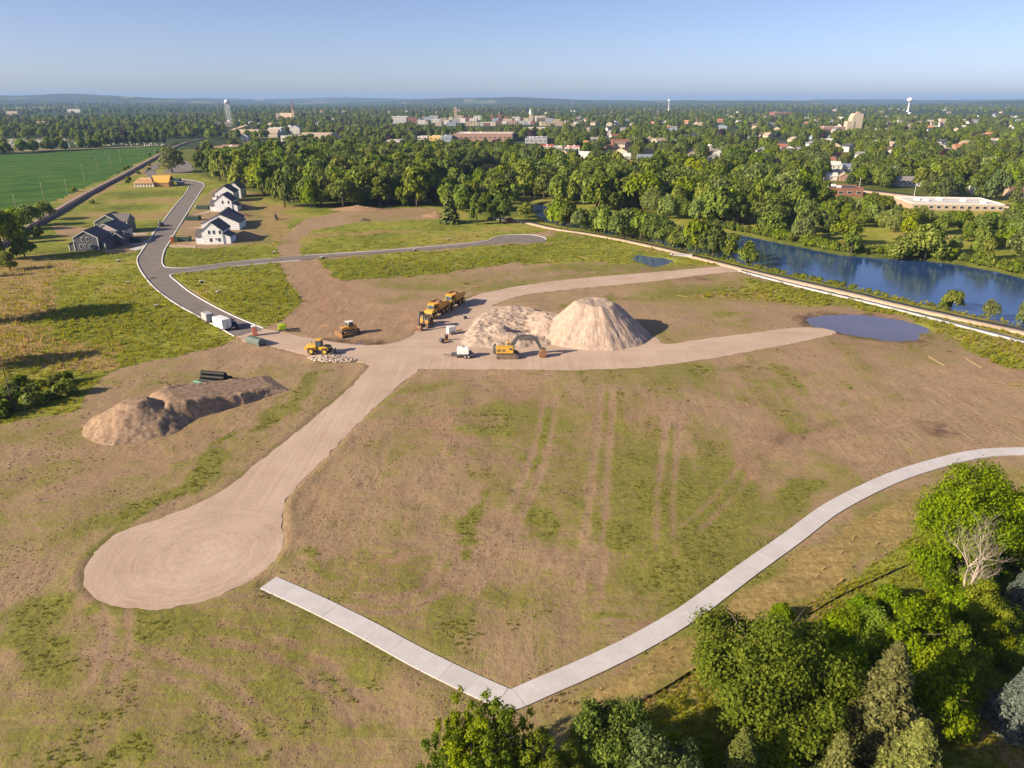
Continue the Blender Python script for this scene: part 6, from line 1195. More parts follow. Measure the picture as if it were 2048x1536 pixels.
def excavator(px, py, heading, k, label, boom, stick, bucket, body=YEL, boomc=DGREY, cab_side=1, mark=None, house=0.0):
    x, y = P(px, py); root = empty('excavator', (x, y, 0), heading, k)
    for s in (-1.25, 1.25): track_unit(root, s, 4.7, 1.0, .65)
    MB().box((0, 0, .75), (1.6, 2.0, .7)).build('chassis', DGREY, root)
    b = MB().box((-.55, -.85, 1.95), (3.7, 1.0, 1.45)); b.box((-.75, .15, 1.75), (3.2, 1.1, 1.05)); b.build('body', body, root, False, .08)
    MB().prism([(-2.95, 1.2), (-2.3, 1.05), (-2.3, 2.55), (-2.75, 2.55), (-3.0, 2.1)], -1.35, 1.35).build('counterweight', DGREY if boomc is DGREY else body, root, False, .06)
    MB().box((-.4, 0, 1.12), (4.2, 2.5, .16)).build('deck', DGREY, root)
    cb = MB().prism([(-.1, 1.2), (1.45, 1.2), (1.5, 1.9), (1.05, 3.05), (-.1, 3.05)], .45, 1.35).build('cab', body, root, False, .05)
    MB().prism([(.05, 1.95), (1.40, 1.95), (1.0, 2.92), (.05, 2.92)], 1.33, 1.38).build('side_window', CABG, cb); MB().prism([(.05, 1.95), (1.40, 1.95), (1.0, 2.92), (.05, 2.92)], .42, .47).build('side_window', CABG, cb)
    m = MB(); m.add([(1.49, .55, 1.75), (1.49, 1.25, 1.75), (1.12, 1.25, 2.95), (1.12, .55, 2.95)], [(0, 1, 2, 3)]); m.v = [(a+.04, b, c) for a, b, c in m.v]; m.build('windscreen', CABG, cb)
    q = MB()
    for vx, vw in ((-1.75, .8), (-.7, .7)): [q.box((vx, -1.36, 1.65+.12*j), (vw, .04, .06)) for j in range(5)]
    q.build('vent', DGREY, root); MB().box((.75, -1.0, 2.2), (.7, .75, .5)).build('tool_box', DGREY, root, False, .04)
    MB().tube([(-1.6, -.7, 2.6), (-1.6, -.7, 3.15)], .08, 8).build('exhaust', DGREY, root)
    q = MB()
    for s in (.6, -.2, -1.0, -1.8): q.tube([(s, -1.3, 2.7), (s, -1.3, 3.05)], .025, 5)
    q.tube([(.6, -1.3, 3.05), (-1.8, -1.3, 3.05)], .025, 5); q.build('handrail', body, root)
    arm(root, 'boom', boom, [.7, 1.1, .95, .6], .5, boomc); sa = arm(root, 'stick', stick, [.85, .75, .45], .42, boomc)
    bk = bucket_mesh(1.25, 1.0); o = bk.build('bucket', BUCKET, root, False, .02); o.location = (bucket[0], 0, bucket[1]); o.rotation_euler = (0, bucket[2], 0); o.scale = (1.3, 1.15, 1.3)
    for s in (-.62, .62):
        q = MB().prism([(0, 0), (.25, .7), (.1, 1.15), (-.3, 1.25), (-.8, .9), (-1.0, .3), (-.85, -.15)], s-.03, s+.03); q.build('bucket_side', BUCKET, o)
    tt = MB()
    for s in (-.5, -.25, 0, .25, .5): tt.box((-.86, s, -.22), (.1, .09, .25))
    tt.build('tooth', DGREY, o)
    m1 = Vector((boom[0][0]+.5, 0, boom[0][1]-.7)); m2 = Vector((boom[1][0]+.3, 0, boom[1][1]-.25))
    for s in (-.3, .3): MB().tube([(m1.x, s, m1.z), (m2.x, s, m2.z)], [.10, .07], 8).build('boom_ram', CHROME, root)
    MB().tube([(boom[1][0]+.5, 0, boom[1][1]+.55), (stick[0][0], 0, stick[0][1]+.35)], [.10, .06], 8).build('stick_ram', DGREY, root)
    if mark:
        mx, mz = mark; sl = -math.atan2(boom[2][1]-boom[1][1], boom[2][0]-boom[1][0]); text_mark('VOLVO', .52, root, (mx, -.235, mz), (math.pi/2, sl, 0), LETTER)
    return tag(root, label, 'excavator')
def heading(a, b):
    p, q = P(*a), P(*b); return math.atan2(q[1]-p[1], q[0]-p[0])
excavator(1014.5, 714, R(1), 1.0, 'large yellow excavator with grey arm stretched out before the sand pile', [(.5, 2.2), (2.2, 4.2), (5.0, 4.15), (6.0, 3.85)], [(5.7, 4.5), (6.3, 3.3), (7.3, 1.4)], (8.0, .25, R(-8)), mark=(3.9, 4.18))
excavator(852, 652, heading((853, 650), (829, 667)), .82, 'smaller excavator with its arm folded down, parked in front of the dump trucks', [(.5, 2.2), (1.6, 4.3), (3.6, 4.9), (4.5, 4.6)], [(4.2, 5.1), (4.75, 3.6), (4.85, 1.3)], (5.2, .1, R(-5)), YEL2, DGREY)
def hauler(px, py, h, k, label):
    x, y = P(px, py); root = empty('dump_truck', (x, y, 0), h, k)
    MB().prism([(1.6, 1.0), (4.9, .9), (4.95, 1.7), (4.2, 2.2), (2.9, 2.3), (1.6, 2.3)], -1.1, 1.1).build('bonnet', YEL, root, False, .08)
    MB().box((4.98, 0, 1.35), (.08, 1.7, .7)).build('grille', DGREY, root)
    cb = MB().prism([(1.55, 1.6), (3.1, 1.6), (3.2, 2.3), (2.85, 3.4), (1.6, 3.4)], -.85, .85).build('cab', YEL, root, False, .06)
    m = MB(); m.add([(3.2, -.72, 2.35), (3.2, .72, 2.35), (2.92, .72, 3.25), (2.92, -.72, 3.25)], [(0, 1, 2, 3)]); m.v = [(a+.04, b, c) for a, b, c in m.v]; m.build('windscreen', CABG, cb)
    for s in (-.87, .87): MB().prism([(1.75, 2.35), (3.05, 2.35), (2.75, 3.25), (1.75, 3.25)], s-.02, s+.02).build('side_window', CABG, cb)
    for s in (-1, 1): MB().box((3.6, s*1.15, 1.95), (1.5, .5, .12)).build('mudguard', YEL2, root)
    MB().box((-1.6, 0, 1.0), (6.0, .9, .5)).build('chassis', DGREY, root)
    bd = MB(); o = [(-4.9, 2.5), (-4.6, 2.35), (-3.0, 1.75), (.9, 1.75), (1.35, 2.3), (1.45, 3.3), (1.9, 3.55), (1.2, 3.6), (-3.8, 3.1)]
    for s in (-1.45, 1.45): bd.prism(o, s-.06, s+.06)
    bd.box((-1.1, 0, 1.72), (4.2, 2.8, .12)); bd.box((-3.8, 0, 2.1), (1.9, 2.8, .12), 0, 0, R(20)); bd.box((1.15, 0, 2.6), (.14, 2.8, 2.0), 0, 0, R(8)); bd.box((1.65, 0, 3.5), (.8, 2.4, .1)); d = bd.build('dump_body', YEL2, root)
    rg = random.Random(px); n = 22; u = np.linspace(-1, 1, n); X, Y = np.meshgrid(u, u); Z = 2.0+1.5*np.clip(1-np.hypot(X, Y)**1.5*.75, .0, 1)+(fbm(X*3+px, Y*3, 3, 3)-.5)*.5; i = (np.arange(n-1)[:, None]*n+np.arange(n-1)).ravel()
    obj('load', mesh_np('load', np.stack([X.ravel()*2.3-1.3, Y.ravel()*1.38, Z.ravel()], 1), np.stack([i, i+1, i+n+1, i+n], 1), EARTH, True), root)
    for xx in (3.5, -1.2, -3.2):
        for s in (-1.2, 1.2): wheel(root, (xx, s, .88), .88, .62, YEL)
    for s in (-.8, .8): MB().box((5.02, s, 1.1), (.06, .28, .18)).build('headlight', LETTER, root)
    return tag(root, label, 'dump truck')
hh = heading((916, 600), (886, 618)); hauler(907, 611.5, hh, 1.0, 'yellow articulated dump truck at the back of the parked pair'); hauler(873, 630, hh, 1.0, 'yellow articulated dump truck parked right behind the smaller excavator')
# bulldozer
x, y = P(698, 669); bz = empty('bulldozer', (x, y, 0), heading((712, 666), (680, 673)), 1.02)
for s in (-.95, .95): track_unit(bz, s, 3.3, 1.05, .6)
MB().box((.2, 0, 1.0), (3.0, 1.3, .6)).build('chassis', DGREY, bz); MB().prism([(.3, 1.1), (1.9, 1.1), (1.95, 1.9), (.3, 2.05)], -.6, .6).build('bonnet', YEL2, bz, False, .05)
MB().box((1.96, 0, 1.5), (.06, 1.0, .7)).build('grille', DGREY, bz); cb = MB().prism([(-1.0, 1.3), (.4, 1.3), (.4, 2.0), (.2, 2.95), (-.9, 2.95)], -.75, .75).build('cab', YEL2, bz, False, .05)
MB().box((-.35, 0, 3.0), (1.5, 1.65, .12)).build('cab_roof', paint('roof_pale', (.55, .55, .55), .5), cb)
for s in (-.77, .77): MB().prism([(-.85, 2.0), (.3, 2.0), (.12, 2.85), (-.8, 2.85)], s-.02, s+.02).build('side_window', CABG, cb)
MB().box((.36, 0, 2.45), (.05, 1.3, .7), 0, 0, R(-12)).build('windscreen', CABG, cb); MB().box((-1.35, 0, 1.6), (.8, 1.3, .8)).build('fuel_tank', YEL2, bz, False, .05)
m = MB(); n = 7
for i in range(n): a0_ = -.5+i*1.0/n; a1_ = a0_+1.0/n; m.add([(2.9-.35*math.cos(a0_*1.6), -1.75, .75+a0_*1.3), (2.9-.35*math.cos(a0_*1.6), 1.75, .75+a0_*1.3), (2.9-.35*math.cos(a1_*1.6), 1.75, .75+a1_*1.3), (2.9-.35*math.cos(a1_*1.6), -1.75, .75+a1_*1.3)], [(0, 1, 2, 3)])
m.box((2.45, 0, .75), (.1, 3.2, 1.0)); m.build('blade', BUCKET, bz)
for s in (-1.4, 1.4): MB().bar((0, s, .55), (2.5, s, .5), .18, .25).build('push_arm', YEL2, bz)
for s in (-.4, .4): MB().tube([(1.2, s, 1.9), (2.4, s, 1.0)], .06, 6).build('blade_ram', CHROME, bz)
MB().box((-2.2, 0, .9), (.35, 1.6, .35)).build('ripper', BUCKET, bz)
for s in (-.6, 0, .6): MB().bar((-2.3, s, 1.0), (-2.45, s, .1), .1, .2).build('ripper_shank', BUCKET, bz)
MB().tube([(1.2, .3, 2.0), (1.2, .3, 2.6)], .06, 8).build('exhaust', DGREY, bz); tag(bz, 'yellow bulldozer standing on bare soil left of the puddle', 'bulldozer')
# wheel loader
x, y = P(641, 707); wl = empty('wheel_loader', (x, y, 0), R(-6), .92)
MB().prism([(-3.1, 1.15), (-.6, 1.0), (-.6, 2.3), (-2.6, 2.25), (-3.15, 1.9)], -.95, .95).build('engine_cover', YEL, wl, False, .08); MB().box((-3.2, 0, 1.35), (.4, 2.0, .7)).build('counterweight', YEL, wl, False, .05)
MB().prism([(-.4, 1.0), (1.6, .9), (1.7, 1.6), (1.0, 2.0), (-.4, 1.7)], -.6, .6).build('front_frame', YEL, wl, False, .05)
cb = MB().prism([(-.75, 1.9), (.55, 1.9), (.65, 2.4), (.45, 3.35), (-.7, 3.35)], -.75, .75).build('cab', DGREY, wl, False, .04); MB().box((-.1, 0, 3.42), (1.45, 1.65, .14)).build('cab_roof', YEL, cb)
for s in (-.77, .77): MB().prism([(-.65, 2.1), (.5, 2.1), (.58, 2.5), (.42, 3.25), (-.65, 3.25)], s-.02, s+.02).build('side_window', CABG, cb)
MB().box((.58, 0, 2.8), (.05, 1.3, .9), 0, 0, R(-10)).build('windscreen', CABG, cb)
for xx in (-1.75, 1.45):
    for s in (-1.05, 1.05): wheel(wl, (xx, s, .85), .85, .62, YEL)
for xx in (-1.75, 1.45):
    for s in (-1.05, 1.05): MB().prism([(xx-.95, 1.35), (xx-.6, 1.85), (xx+.6, 1.85), (xx+.95, 1.35), (xx+.9, 1.3), (xx+.55, 1.75), (xx-.55, 1.75), (xx-.9, 1.3)], s-.33, s+.33).build('mudguard', YEL, wl)
for s in (-.45, .45): arm(wl, 'lift_arm', [(1.1, 1.9), (2.3, 1.6), (3.3, .5)], [.3, .42, .25], .18, DGREY)
for ob_, s in zip([c for c in wl.children if c.name.startswith('lift_arm')], (-.5, .5)): ob_.location.y = s
MB().tube([(1.2, 0, 1.7), (2.6, 0, 1.5)], .09, 8).build('tilt_ram', CHROME, wl); MB().box((3.35, 0, .75), (.12, 2.0, 1.0)).build('fork_carriage', DGREY, wl)
for s in (-.6, .6): MB().box((4.1, s, .22), (1.5, .16, .08)).build('fork', DGREY, wl)
MB().tube([(-2.0, .4, 2.25), (-2.0, .4, 2.9)], .07, 8).build('exhaust', DGREY, wl); tag(wl, 'yellow wheel loader with pallet forks beside the rock heap', 'wheel loader')
# trailers, tanks, toilets, skips
WHITEP = paint('trailer_white', (0.80, 0.80, 0.79), 0.4, 0.4, 0.1); SILV = paint('trailer_grey', (0.42, 0.42, 0.43), 0.4, 0.4, 0.15); RIMG = paint('rim_grey', (0.5, 0.5, 0.5), 0.4)
def box_trailer(px, py, h, L, W, H, mat, label):
    x, y = P(px, py); o = empty('cargo_trailer', (x, y, 0), h)
    MB().prism([(-W/2, .55), (W/2, .55), (W/2, H-.15), (W/2-.15, H), (-W/2+.15, H), (-W/2, H-.15)], -L/2, L/2, Matrix.Rotation(math.pi/2, 4, 'Z')).build('body', mat, o, False, .05)
    MB().box((L/2+.02, 0, 1.45), (.05, W-.25, H-1.0)).build('rear_door', mat, o); MB().box((L/2+.06, .05, 1.45), (.03, .05, H-1.1)).build('door_bar', DGREY, o)
    MB().box((0, 0, .5), (L, W*.8, .12)).build('chassis', DGREY, o)
    for xx in (-.2, .7):
        for s in (-W/2+.05, W/2-.05): wheel(o, (xx, s, .36), .36, .22, RIMG)
    for s in (-.5, .5): MB().bar((-L/2, s, .5), (-L/2-1.3, 0, .5), .1).build('drawbar', DGREY, o)
    MB().tube([(-L/2-1.2, 0, .05), (-L/2-1.2, 0, .7)], .04, 6).build('jack', DGREY, o); MB().box((L/2+.03, W/2-.2, .75), (.04, .15, .12)).build('tail_light', paint('lamp_red', (.5, .03, .02), .3), o); return tag(o, label, 'trailer')
ht = heading((400, 634), (460, 664))
box_trailer(446, 657.5, ht+R(4), 4.6, 2.3, 2.75, WHITEP, 'white enclosed cargo trailer parked on the street edge'); box_trailer(417, 643.5, ht, 3.0, 1.9, 2.3, SILV, 'smaller grey cargo trailer in front of the white one')
def toilet(px, py, col, label):
    x, y = P(px, py); o = empty('portable_toilet', (x, y, 0), R(20)); m_ = paint('plastic_'+label.split()[0], col, 0.5, 0.4, 0.1)
    MB().box((0, 0, 1.1), (1.1, 1.1, 2.1)).build('body', m_, o, False, .04); MB().prism([(-.6, 2.15), (.6, 2.15), (.45, 2.38), (-.45, 2.38)], -.6, .6).build('roof', WHITEP, o, False, .03); MB().box((0, -.57, 1.1), (.75, .05, 1.85)).build('door', m_, o); MB().box((.28, -.61, 1.1), (.06, .04, .14)).build('latch', DGREY, o)
    MB().tube([(.4, .4, 2.2), (.4, .4, 2.6)], .05, 8).build('vent_pipe', DGREY, o); MB().box((0, 0, .05), (1.25, 1.25, .14)).build('skid', DGREY, o); return tag(o, label, 'toilet')
toilet(510, 671, (.72, .26, .15), 'pink orange portable toilet at the end of the asphalt'); toilet(345, 485, (.70, .17, .03), 'orange portable toilet by the corner house')
def skip(px, py, h, L, W, H, mat, label, load=None):
    x, y = P(px, py); o = empty('dumpster', (x, y, 0), h); m = MB(); t = .08
    m.box((0, 0, .25), (L, W, .12)); m.box((0, -W/2, H/2+.15), (L, t, H)); m.box((0, W/2, H/2+.15), (L, t, H)); m.box((-L/2, 0, H/2+.15), (t, W-t, H)); m.box((L/2, 0, H/2+.15), (t, W-t, H)); m.build('body', mat, o)
    r = MB()
    for i in range(7):
        for s in (-1, 1): r.box((-L/2+.3+i*(L-.6)/6, s*(W/2+.06), H/2+.15), (.1, .08, H-.1))
    for s in (-1, 1): r.box((0, s*(W/2+.02), H+.15), (L+.1, .14, .12))
    r.build('rib', mat, o)
    for s in (-1, 1):
        for xx in (-L/2+.4, L/2-.4): MB().box((xx, s*.6, .1), (.3, .15, .2)).build('roller', DGREY, o)
    if load: MB().box((0, 0, H*.75), (L-.3, W-.3, H*.5)).build('load', load, o)
    return tag(o, label, 'dumpster')
GRN = paint('skip_green', (0.02, 0.065, 0.05), 0.5, 0.4, 0.15)
skip(365, 482.5, R(-2), 6.2, 2.4, 1.7, GRN, 'dark green dumpster with rubbish beside the orange toilet', LUMBER); skip(387, 440, R(-2), 6.2, 2.4, 1.7, GRN, 'dark green dumpster before the wide single storey house', LUMBER); skip(407, 418.5, R(-2), 6.0, 2.4, 1.7, GRN, 'dark green dumpster before the third white house', LUMBER)
skip(266, 484.5, R(-2), 7.0, 2.4, 1.8, GRN, 'dark green dumpster in the shade of the pinkish house', LUMBER); skip(352, 362.5, R(-4), 6.2, 2.4, 1.7, GRN, 'dark green dumpster beside the timber framed house')
skip(362, 369, R(-4), 4.0, 2.4, 1.6, paint('skip_blue_grey', (.3, .36, .42), .5), 'blue grey dumpster beside the timber framed house')
x, y = P(565, 661); o = empty('water_tank', (x, y, 0), R(15)); LIM = paint('tank_lime', (.38, .52, .015), .45, .4, .1)
MB().box((0, 0, .95), (1.7, 1.3, 1.3)).build('body', LIM, o, False, .18); MB().box((0, 0, .18), (1.8, 1.4, .24)).build('skid', DGREY, o); MB().lathe([(.01, 1.72), (.28, 1.72), (.28, 1.58)], seg=14).build('lid', LIM, o)
q = MB(); [q.box((-.3+i*.3, -.66, 1.0), (.12, .05, .5)) for i in range(3)]; q.build('rib', LIM, o); tag(o, 'lime green site tank on the bare soil past the street end', 'tank')
x, y = P(512, 688); o = empty('tarped_container', (x, y, 0), heading((498, 682), (526, 690))); TARP = paint('tarp_grey_green', (.13, .17, .155), .6, .3, .2)
MB().prism([(-.95, .25), (.95, .25), (1.0, 1.1), (.55, 1.55), (-.55, 1.55), (-1.0, 1.1)], -2.3, 2.3, Matrix.Rotation(math.pi/2, 4, 'Z')).build('cover', TARP, o, False, .1); MB().box((0, 0, .15), (4.8, 1.7, .2)).build('skid', DGREY, o)
q = MB(); [q.box((-1.8+i*1.2, 0, 1.56), (.05, 1.1, .04)) for i in range(4)]; q.build('strap', RUBBER, o)
m = MB(); rg = random.Random(8)
for i in range(30): stone(m, (-3.0+rg.uniform(-.9, .7), rg.uniform(-1, 1), .2), rg.uniform(.12, .3), rg)
m.build('scrap', ROCKS, o); tag(o, 'grey green tarp covered container at the road edge', 'container')
x, y = P(474.5, 677); o = empty('fire_hydrant', (x, y, 0)); HY = paint('hydrant_yellow', (.72, .42, .02), .4); MB().lathe([(.16, 0), (.16, .08), (.11, .1), (.11, .6), (.15, .62), (.15, .68), (.08, .82), (.01, .86)], seg=14).build('body', HY, o, True)
for s in (-1, 1): MB().tube([(0, s*.1, .45), (0, s*.22, .45)], .06, 8).build('outlet', HY, o)
tag(o, 'yellow fire hydrant at the end of the kerb', 'hydrant')
# flat trailer with white tank
x, y = P(925, 714); o = empty('tank_trailer', (x, y, 0), R(0)); MB().box((0, 0, .65), (4.6, 1.9, .16)).build('deck', DGREY, o); MB().box((.2, 0, 1.5), (2.5, 1.5, 1.45)).build('tank', WHITEP, o, False, .14); MB().box((1.7, 0, 1.0), (.5, .9, .6)).build('pump', DGREY, o); MB().bar((-2.3, 0, .6), (-4.0, 0, .55), .14).build('drawbar', DGREY, o)
MB().tube([(-3.7, 0, .05), (-3.7, 0, .8)], .05, 6).build('jack', DGREY, o); MB().lathe([(.01, 2.33), (.22, 2.33), (.22, 2.2)], (.2, 0, 0), 12).build('lid', DGREY, o)
for xx in (.6, 1.35):
    for s in (-1, 1): wheel(o, (xx, s, .38), .38, .24, RIMG)
tag(o, 'flat trailer carrying a white tank left of the large excavator', 'trailer')
# attachments laid out by the sand
x, y = P(903, 668); o = empty('water_pump', (x, y, 0), R(35)); MB().box((0, 0, 1.2), (2.0, 1.1, 1.3)).build('housing', WHITEP, o, False, .06); MB().box((0, 0, .45), (2.2, 1.2, .12)).build('chassis', WHITEP, o); MB().bar((-1.0, 0, .5), (-2.6, 0, .45), .12).build('drawbar', WHITEP, o)
for s in (-1, 1): wheel(o, (.2, s*.65, .36), .36, .2, RIMG)
for xx, s in ((.9, .5), (.9, -.5), (-2.3, 0)): MB().tube([(xx, s, 0), (xx, s, .5)], .05, 6).build('jack', WHITEP, o)
tag(o, 'white wheeled pump set standing by the edge of the sand', 'pump')
x, y = P(893, 681); o = empty('quick_coupler', (x, y, 0), R(20)); MB().box((0, 0, .12), (1.0, .9, .22)).build('base', YEL2, o); MB().box((0, 0, .75), (.7, .5, 1.1)).build('block', paint('block_brown', (.11, .07, .05), .7), o, False, .04); [MB().tube([(-.3, s, 1.2), (.3, s, 1.2)], .09, 8).build('pin', DGREY, o) for s in (-.2, .2)]; tag(o, 'dark brown block attachment on a yellow base by the sand', 'attachment')
x, y = P(884, 686); o = bucket_mesh(1.1, .8).build('loose_bucket', DGREY); o.location = (x, y, .1); o.rotation_euler = (0, R(30), R(40)); tag(o, 'loose dark digging bucket lying nearest the road junction', 'bucket')
x, y = P(914, 664); o = empty('lattice_ramp', (x, y, 0), R(-30)); q = MB(); [q.bar((-1.1, s, .25), (1.1, s, .7), .1) for s in (-.4, .4)]; q.build('side_rail', YEL2, o); q = MB(); [q.bar((-1.0+i*.4, -.4, .27+i*.08), (-1.0+i*.4, .4, .27+i*.08), .07) for i in range(6)]; q.build('rung', YEL2, o); q = MB(); [q.bar((1.05, s, 0), (1.05, s, .7), .08) for s in (-.4, .4)]; q.build('leg', YEL2, o); tag(o, 'yellow ladder like loading ramp beside the white pump', 'ramp')
x, y = P(931, 637.5); o = empty('plate_compactor', (x, y, 0), R(20)); MB().box((0, 0, .12), (1.0, .6, .2)).build('plate', DGREY, o); MB().box((0, 0, .5), (.6, .5, .55)).build('engine', paint('engine_dark', (.05, .045, .05), .5), o, False, .05); MB().tube([(-.3, 0, .5), (-.9, 0, 1.1)], .04, 6).build('handle', DGREY, o); MB().box((.25, 0, .72), (.3, .4, .2)).build('fuel_tank', WHITEP, o); tag(o, 'small dark plate compactor alone on the gravel by the sand', 'compactor')
# drain pipes in a stack
PIPEB = paint('pipe_black', (.018, .018, .02), .45, .4, .1); PIPEG = paint('pipe_teal', (.08, .42, .33), .5, .4, .15)
def pipe_mesh(name, L, r, mat):
    m = MB(); n = int(L/.22); prof = []
    for i in range(n): prof += [(r, -L/2+i*.22), (r, -L/2+i*.22+.12), (r*.92, -L/2+i*.22+.15), (r*.92, -L/2+i*.22+.19)]
    m.lathe(prof+[(r*.85, L/2), (r*.85, -L/2), (r, -L/2)], seg=14); M = Matrix.Rotation(math.pi/2, 4, 'Y'); m.v = [tuple(M @ Vector(p)) for p in m.v]; return m.mesh(name, mat, True)
pm = pipe_mesh('drain_pipe', 5.2, .38, PIPEB); px_, py_ = P(425, 766); hp = heading((404, 764), (448, 768))
for i, (dx, dz) in enumerate([(0, 0), (.8, 0), (1.6, 0), (.4, .68), (1.2, .68), (.8, 1.36), (2.4, 0)]):
    c, s = math.cos(hp), math.sin(hp); tag(obj('drain_pipe', pm, None, (px_-s*dx, py_+c*dx, .36+dz), hp), 'black ribbed drain pipe in the stack beside the topsoil pile', 'pipe', 'black drain pipes stacked by the topsoil')
pg_ = pipe_mesh('drain_pipe', 3.2, .2, PIPEG)
for i, q in enumerate(((398, 771), (402, 767))): x, y = P(*q); tag(obj('drain_pipe', pg_, None, (x, y, .2), hp-R(8*i)), ['teal drain pipe lying lowest in front of the black pipes', 'teal drain pipe lying between its twin and the black pipes'][i], 'pipe')
# vehicles
def car(px, py, h, col, label, kind='car', group=None, k=1.0):
    x, y = P(px, py); o = empty('pickup_truck' if kind == 'pickup' else 'car', (x, y, 0), h, k); m_ = paint('car_'+col[0], col[1], .3, .5, .05)
    MB().prism([(-2.2, .35), (2.2, .35), (2.25, .7), (2.1, .9), (1.1, 1.0), (-2.2, 1.02), (-2.3, .7)], -.88, .88).build('body', m_, o, False, .08)
    pr = [(-1.9, 1.0), (1.1, 1.0), (.45, 1.5), (-1.5, 1.55)] if kind == 'car' else [(-.6, 1.0), (1.2, 1.0), (.65, 1.7), (-.55, 1.72)]
    cb = MB().prism(pr, -.78, .78).build('cabin', m_, o, False, .06); a, b, c, d = pr; g = [(a[0]*.9, 1.06), (b[0]*.86, 1.06), (c[0]*.92, c[1]-.07), (d[0]*.92, d[1]-.08)]
    for s in (-.80, .80): MB().prism(g, s-.02, s+.02).build('side_window', GLASS, cb)
    q = MB(); q.add([(b[0]-.02, -.68, 1.05), (b[0]-.02, .68, 1.05), (c[0]+.05, .68, c[1]-.04), (c[0]+.05, -.68, c[1]-.04)], [(0, 1, 2, 3)]); q.v = [(u+.04, v, w) for u, v, w in q.v]; q.build('windscreen', GLASS, cb)
    for xx in (-1.4, 1.4):
        for s in (-.8, .8): wheel(o, (xx, s, .34), .34, .22, RIMG)
    for s in (-.65, .65): MB().box((2.22, s, .72), (.06, .3, .14)).build('headlight', LETTER, o)
    return tag(o, label, kind if kind == 'car' else 'pickup', group)
C_ = {'black': ('black', (.02, .02, .025)), 'white': ('white', (.8, .8, .8)), 'red': ('red', (.4, .03, .03)), 'blue': ('blue', (.03, .07, .2)), 'silver': ('silver', (.45, .45, .46)), 'orange': ('orange', (.65, .2, .05))}
car(466, 656, ht, C_['black'], 'dark car half hidden behind the white trailer'); car(323, 452, heading((323, 452), (334, 436)), C_['black'], 'black car parked at the kerb up the street', 'car', None, 1.1)
for i, (a, b, c) in enumerate([(1004, 442, 'silver'), (1022, 443, 'red'), (985, 441, 'black'), (1036, 446, 'black')]): car(a, b, R(-12), C_[c], '%s car parked under the trees at the trail head, %s' % (c, ['left of the red one', 'the only red one', 'leftmost', 'nearest the river'][i]))
for i, (a, b, c) in enumerate([(2014, 428, 'blue'), (2030, 429, 'red'), (2040, 434, 'white'), (2020, 437, 'silver'), (2046, 441, 'black')]): car(a, b, R(60), C_[c], c+' car in the parking lot past the strip mall')
car(1706, 352, R(-5), C_['black'], 'black car outside the white bungalow by the highway'); car(338, 336, R(40), C_['orange'], 'orange car in the lot behind the lone spreading tree')
x_, y_ = P(350, 336); tag(sheet('parking_lot', poly([(326,346),(372,348),(392,336),(372,322),(345,326)]), .02, ASPHALT, .2), 'asphalt lot behind the lone spreading tree', None, None, 'structure')
tag(sheet('parking_lot', poly([(2004,424),(2100,432),(2100,462),(2003,440)]), .02, TRAILM, .2), 'pale parking lot past the strip mall', None, None, 'structure')
# small digger on the straw by the wood
x, y = P(553, 440); o = empty('mini_excavator', (x, y, 0), R(120)); 
for s in (-.5, .5): track_unit(o, s, 2.0, .5, .3)
MB().box((-.3, 0, 1.0), (1.5, 1.3, .8)).build('body', DGREY, o, False, .05); MB().box((.1, .2, 1.8), (.9, .9, 1.2)).build('cab', paint('cab_blue', (.04, .06, .14), .4), o, False, .04); arm(o, 'boom', [(.6, 1.2), (1.4, 2.6), (2.0, 3.4)], [.25, .3, .2], .2, DGREY); arm(o, 'stick', [(1.9, 3.5), (2.3, 2.2), (2.4, 1.2)], [.22, .2, .12], .15, DGREY); bucket_mesh(.5, .4).build('bucket', DGREY, o).location = (2.5, 0, .9); tag(o, 'small dark digger standing in the straw near the wood', 'excavator')
# ------------------------------------------------------------ poles, fences, wattles, ground growth
POLEM = paint('pole_wood', (.34, .28, .23), .9, .1, .2)
def pole(bx, by, ty, label, group=None, arms=True, mat=None):
    x, y = P(bx, by); h = height_for(bx, by, ty); o = empty('utility_pole', (x, y, 0), R(40)); MB().tube([(0, 0, -.5), (0, 0, h)], [.20, .12], 8).build('post', mat or POLEM, o)
    if arms:
        MB().box((0, 0, h-.7), (.14, 2.2, .16)).build('crossarm', mat or POLEM, o); q = MB(); [q.lathe([(.05, h-.62), (.07, h-.5), (.03, h-.4)], (0, s, 0), 6) for s in (-.95, -.4, .4, .95)]; q.build('insulator', WHITE, o)
    return tag(o, label, 'utility pole', group)
pl = [(32, 414, 389), (91, 411, 365), (135, 387, 359), (170, 363, 328), (197, 345, 316), (222, 336, 312), (242, 323, 300), (279, 311, 293), (312, 316, 299), (325, 291, 270)]
for i, (a, b, c) in enumerate(pl): pole(a, b, c, ['first', 'second', 'third', 'fourth', 'fifth', 'sixth', 'seventh', 'eighth', 'ninth', 'last'][i]+' utility pole along the crop field counting from the left', 'utility poles along the crop field')
for i, (a, b, c, lab) in enumerate([(1146, 447, 429, 'pale pole between the trail and the river trees'), (1718, 378, 354, 'lamp pole on the highway verge left of the ranch house'), (1828, 392, 372, 'lamp pole on the highway verge right of the ranch house'), (1558, 366, 342, 'lamp pole at the left end of the highway'), (1592, 362, 338, 'lamp pole beside the tall trees at the left end of the highway'), (1782, 368, 332, 'tall wooden pole among the trees behind the highway'), (1129, 300, 283, 'pole beside the red trimmed shops'), (819, 282, 258, 'pole left of the petrol station canopy'), (812, 282, 259, 'pole next to another left of the petrol station canopy'), (320, 460, 437, 'street lamp post beside the black car')]): pole(a, b, c, lab, None, i in (5, 6), None if i == 5 else paint('pole_steel', (.55, .55, .55), .5))
STRAWM = paint('straw', (.36, .26, .14), .95, .1, .3, (.4, .28, .14))
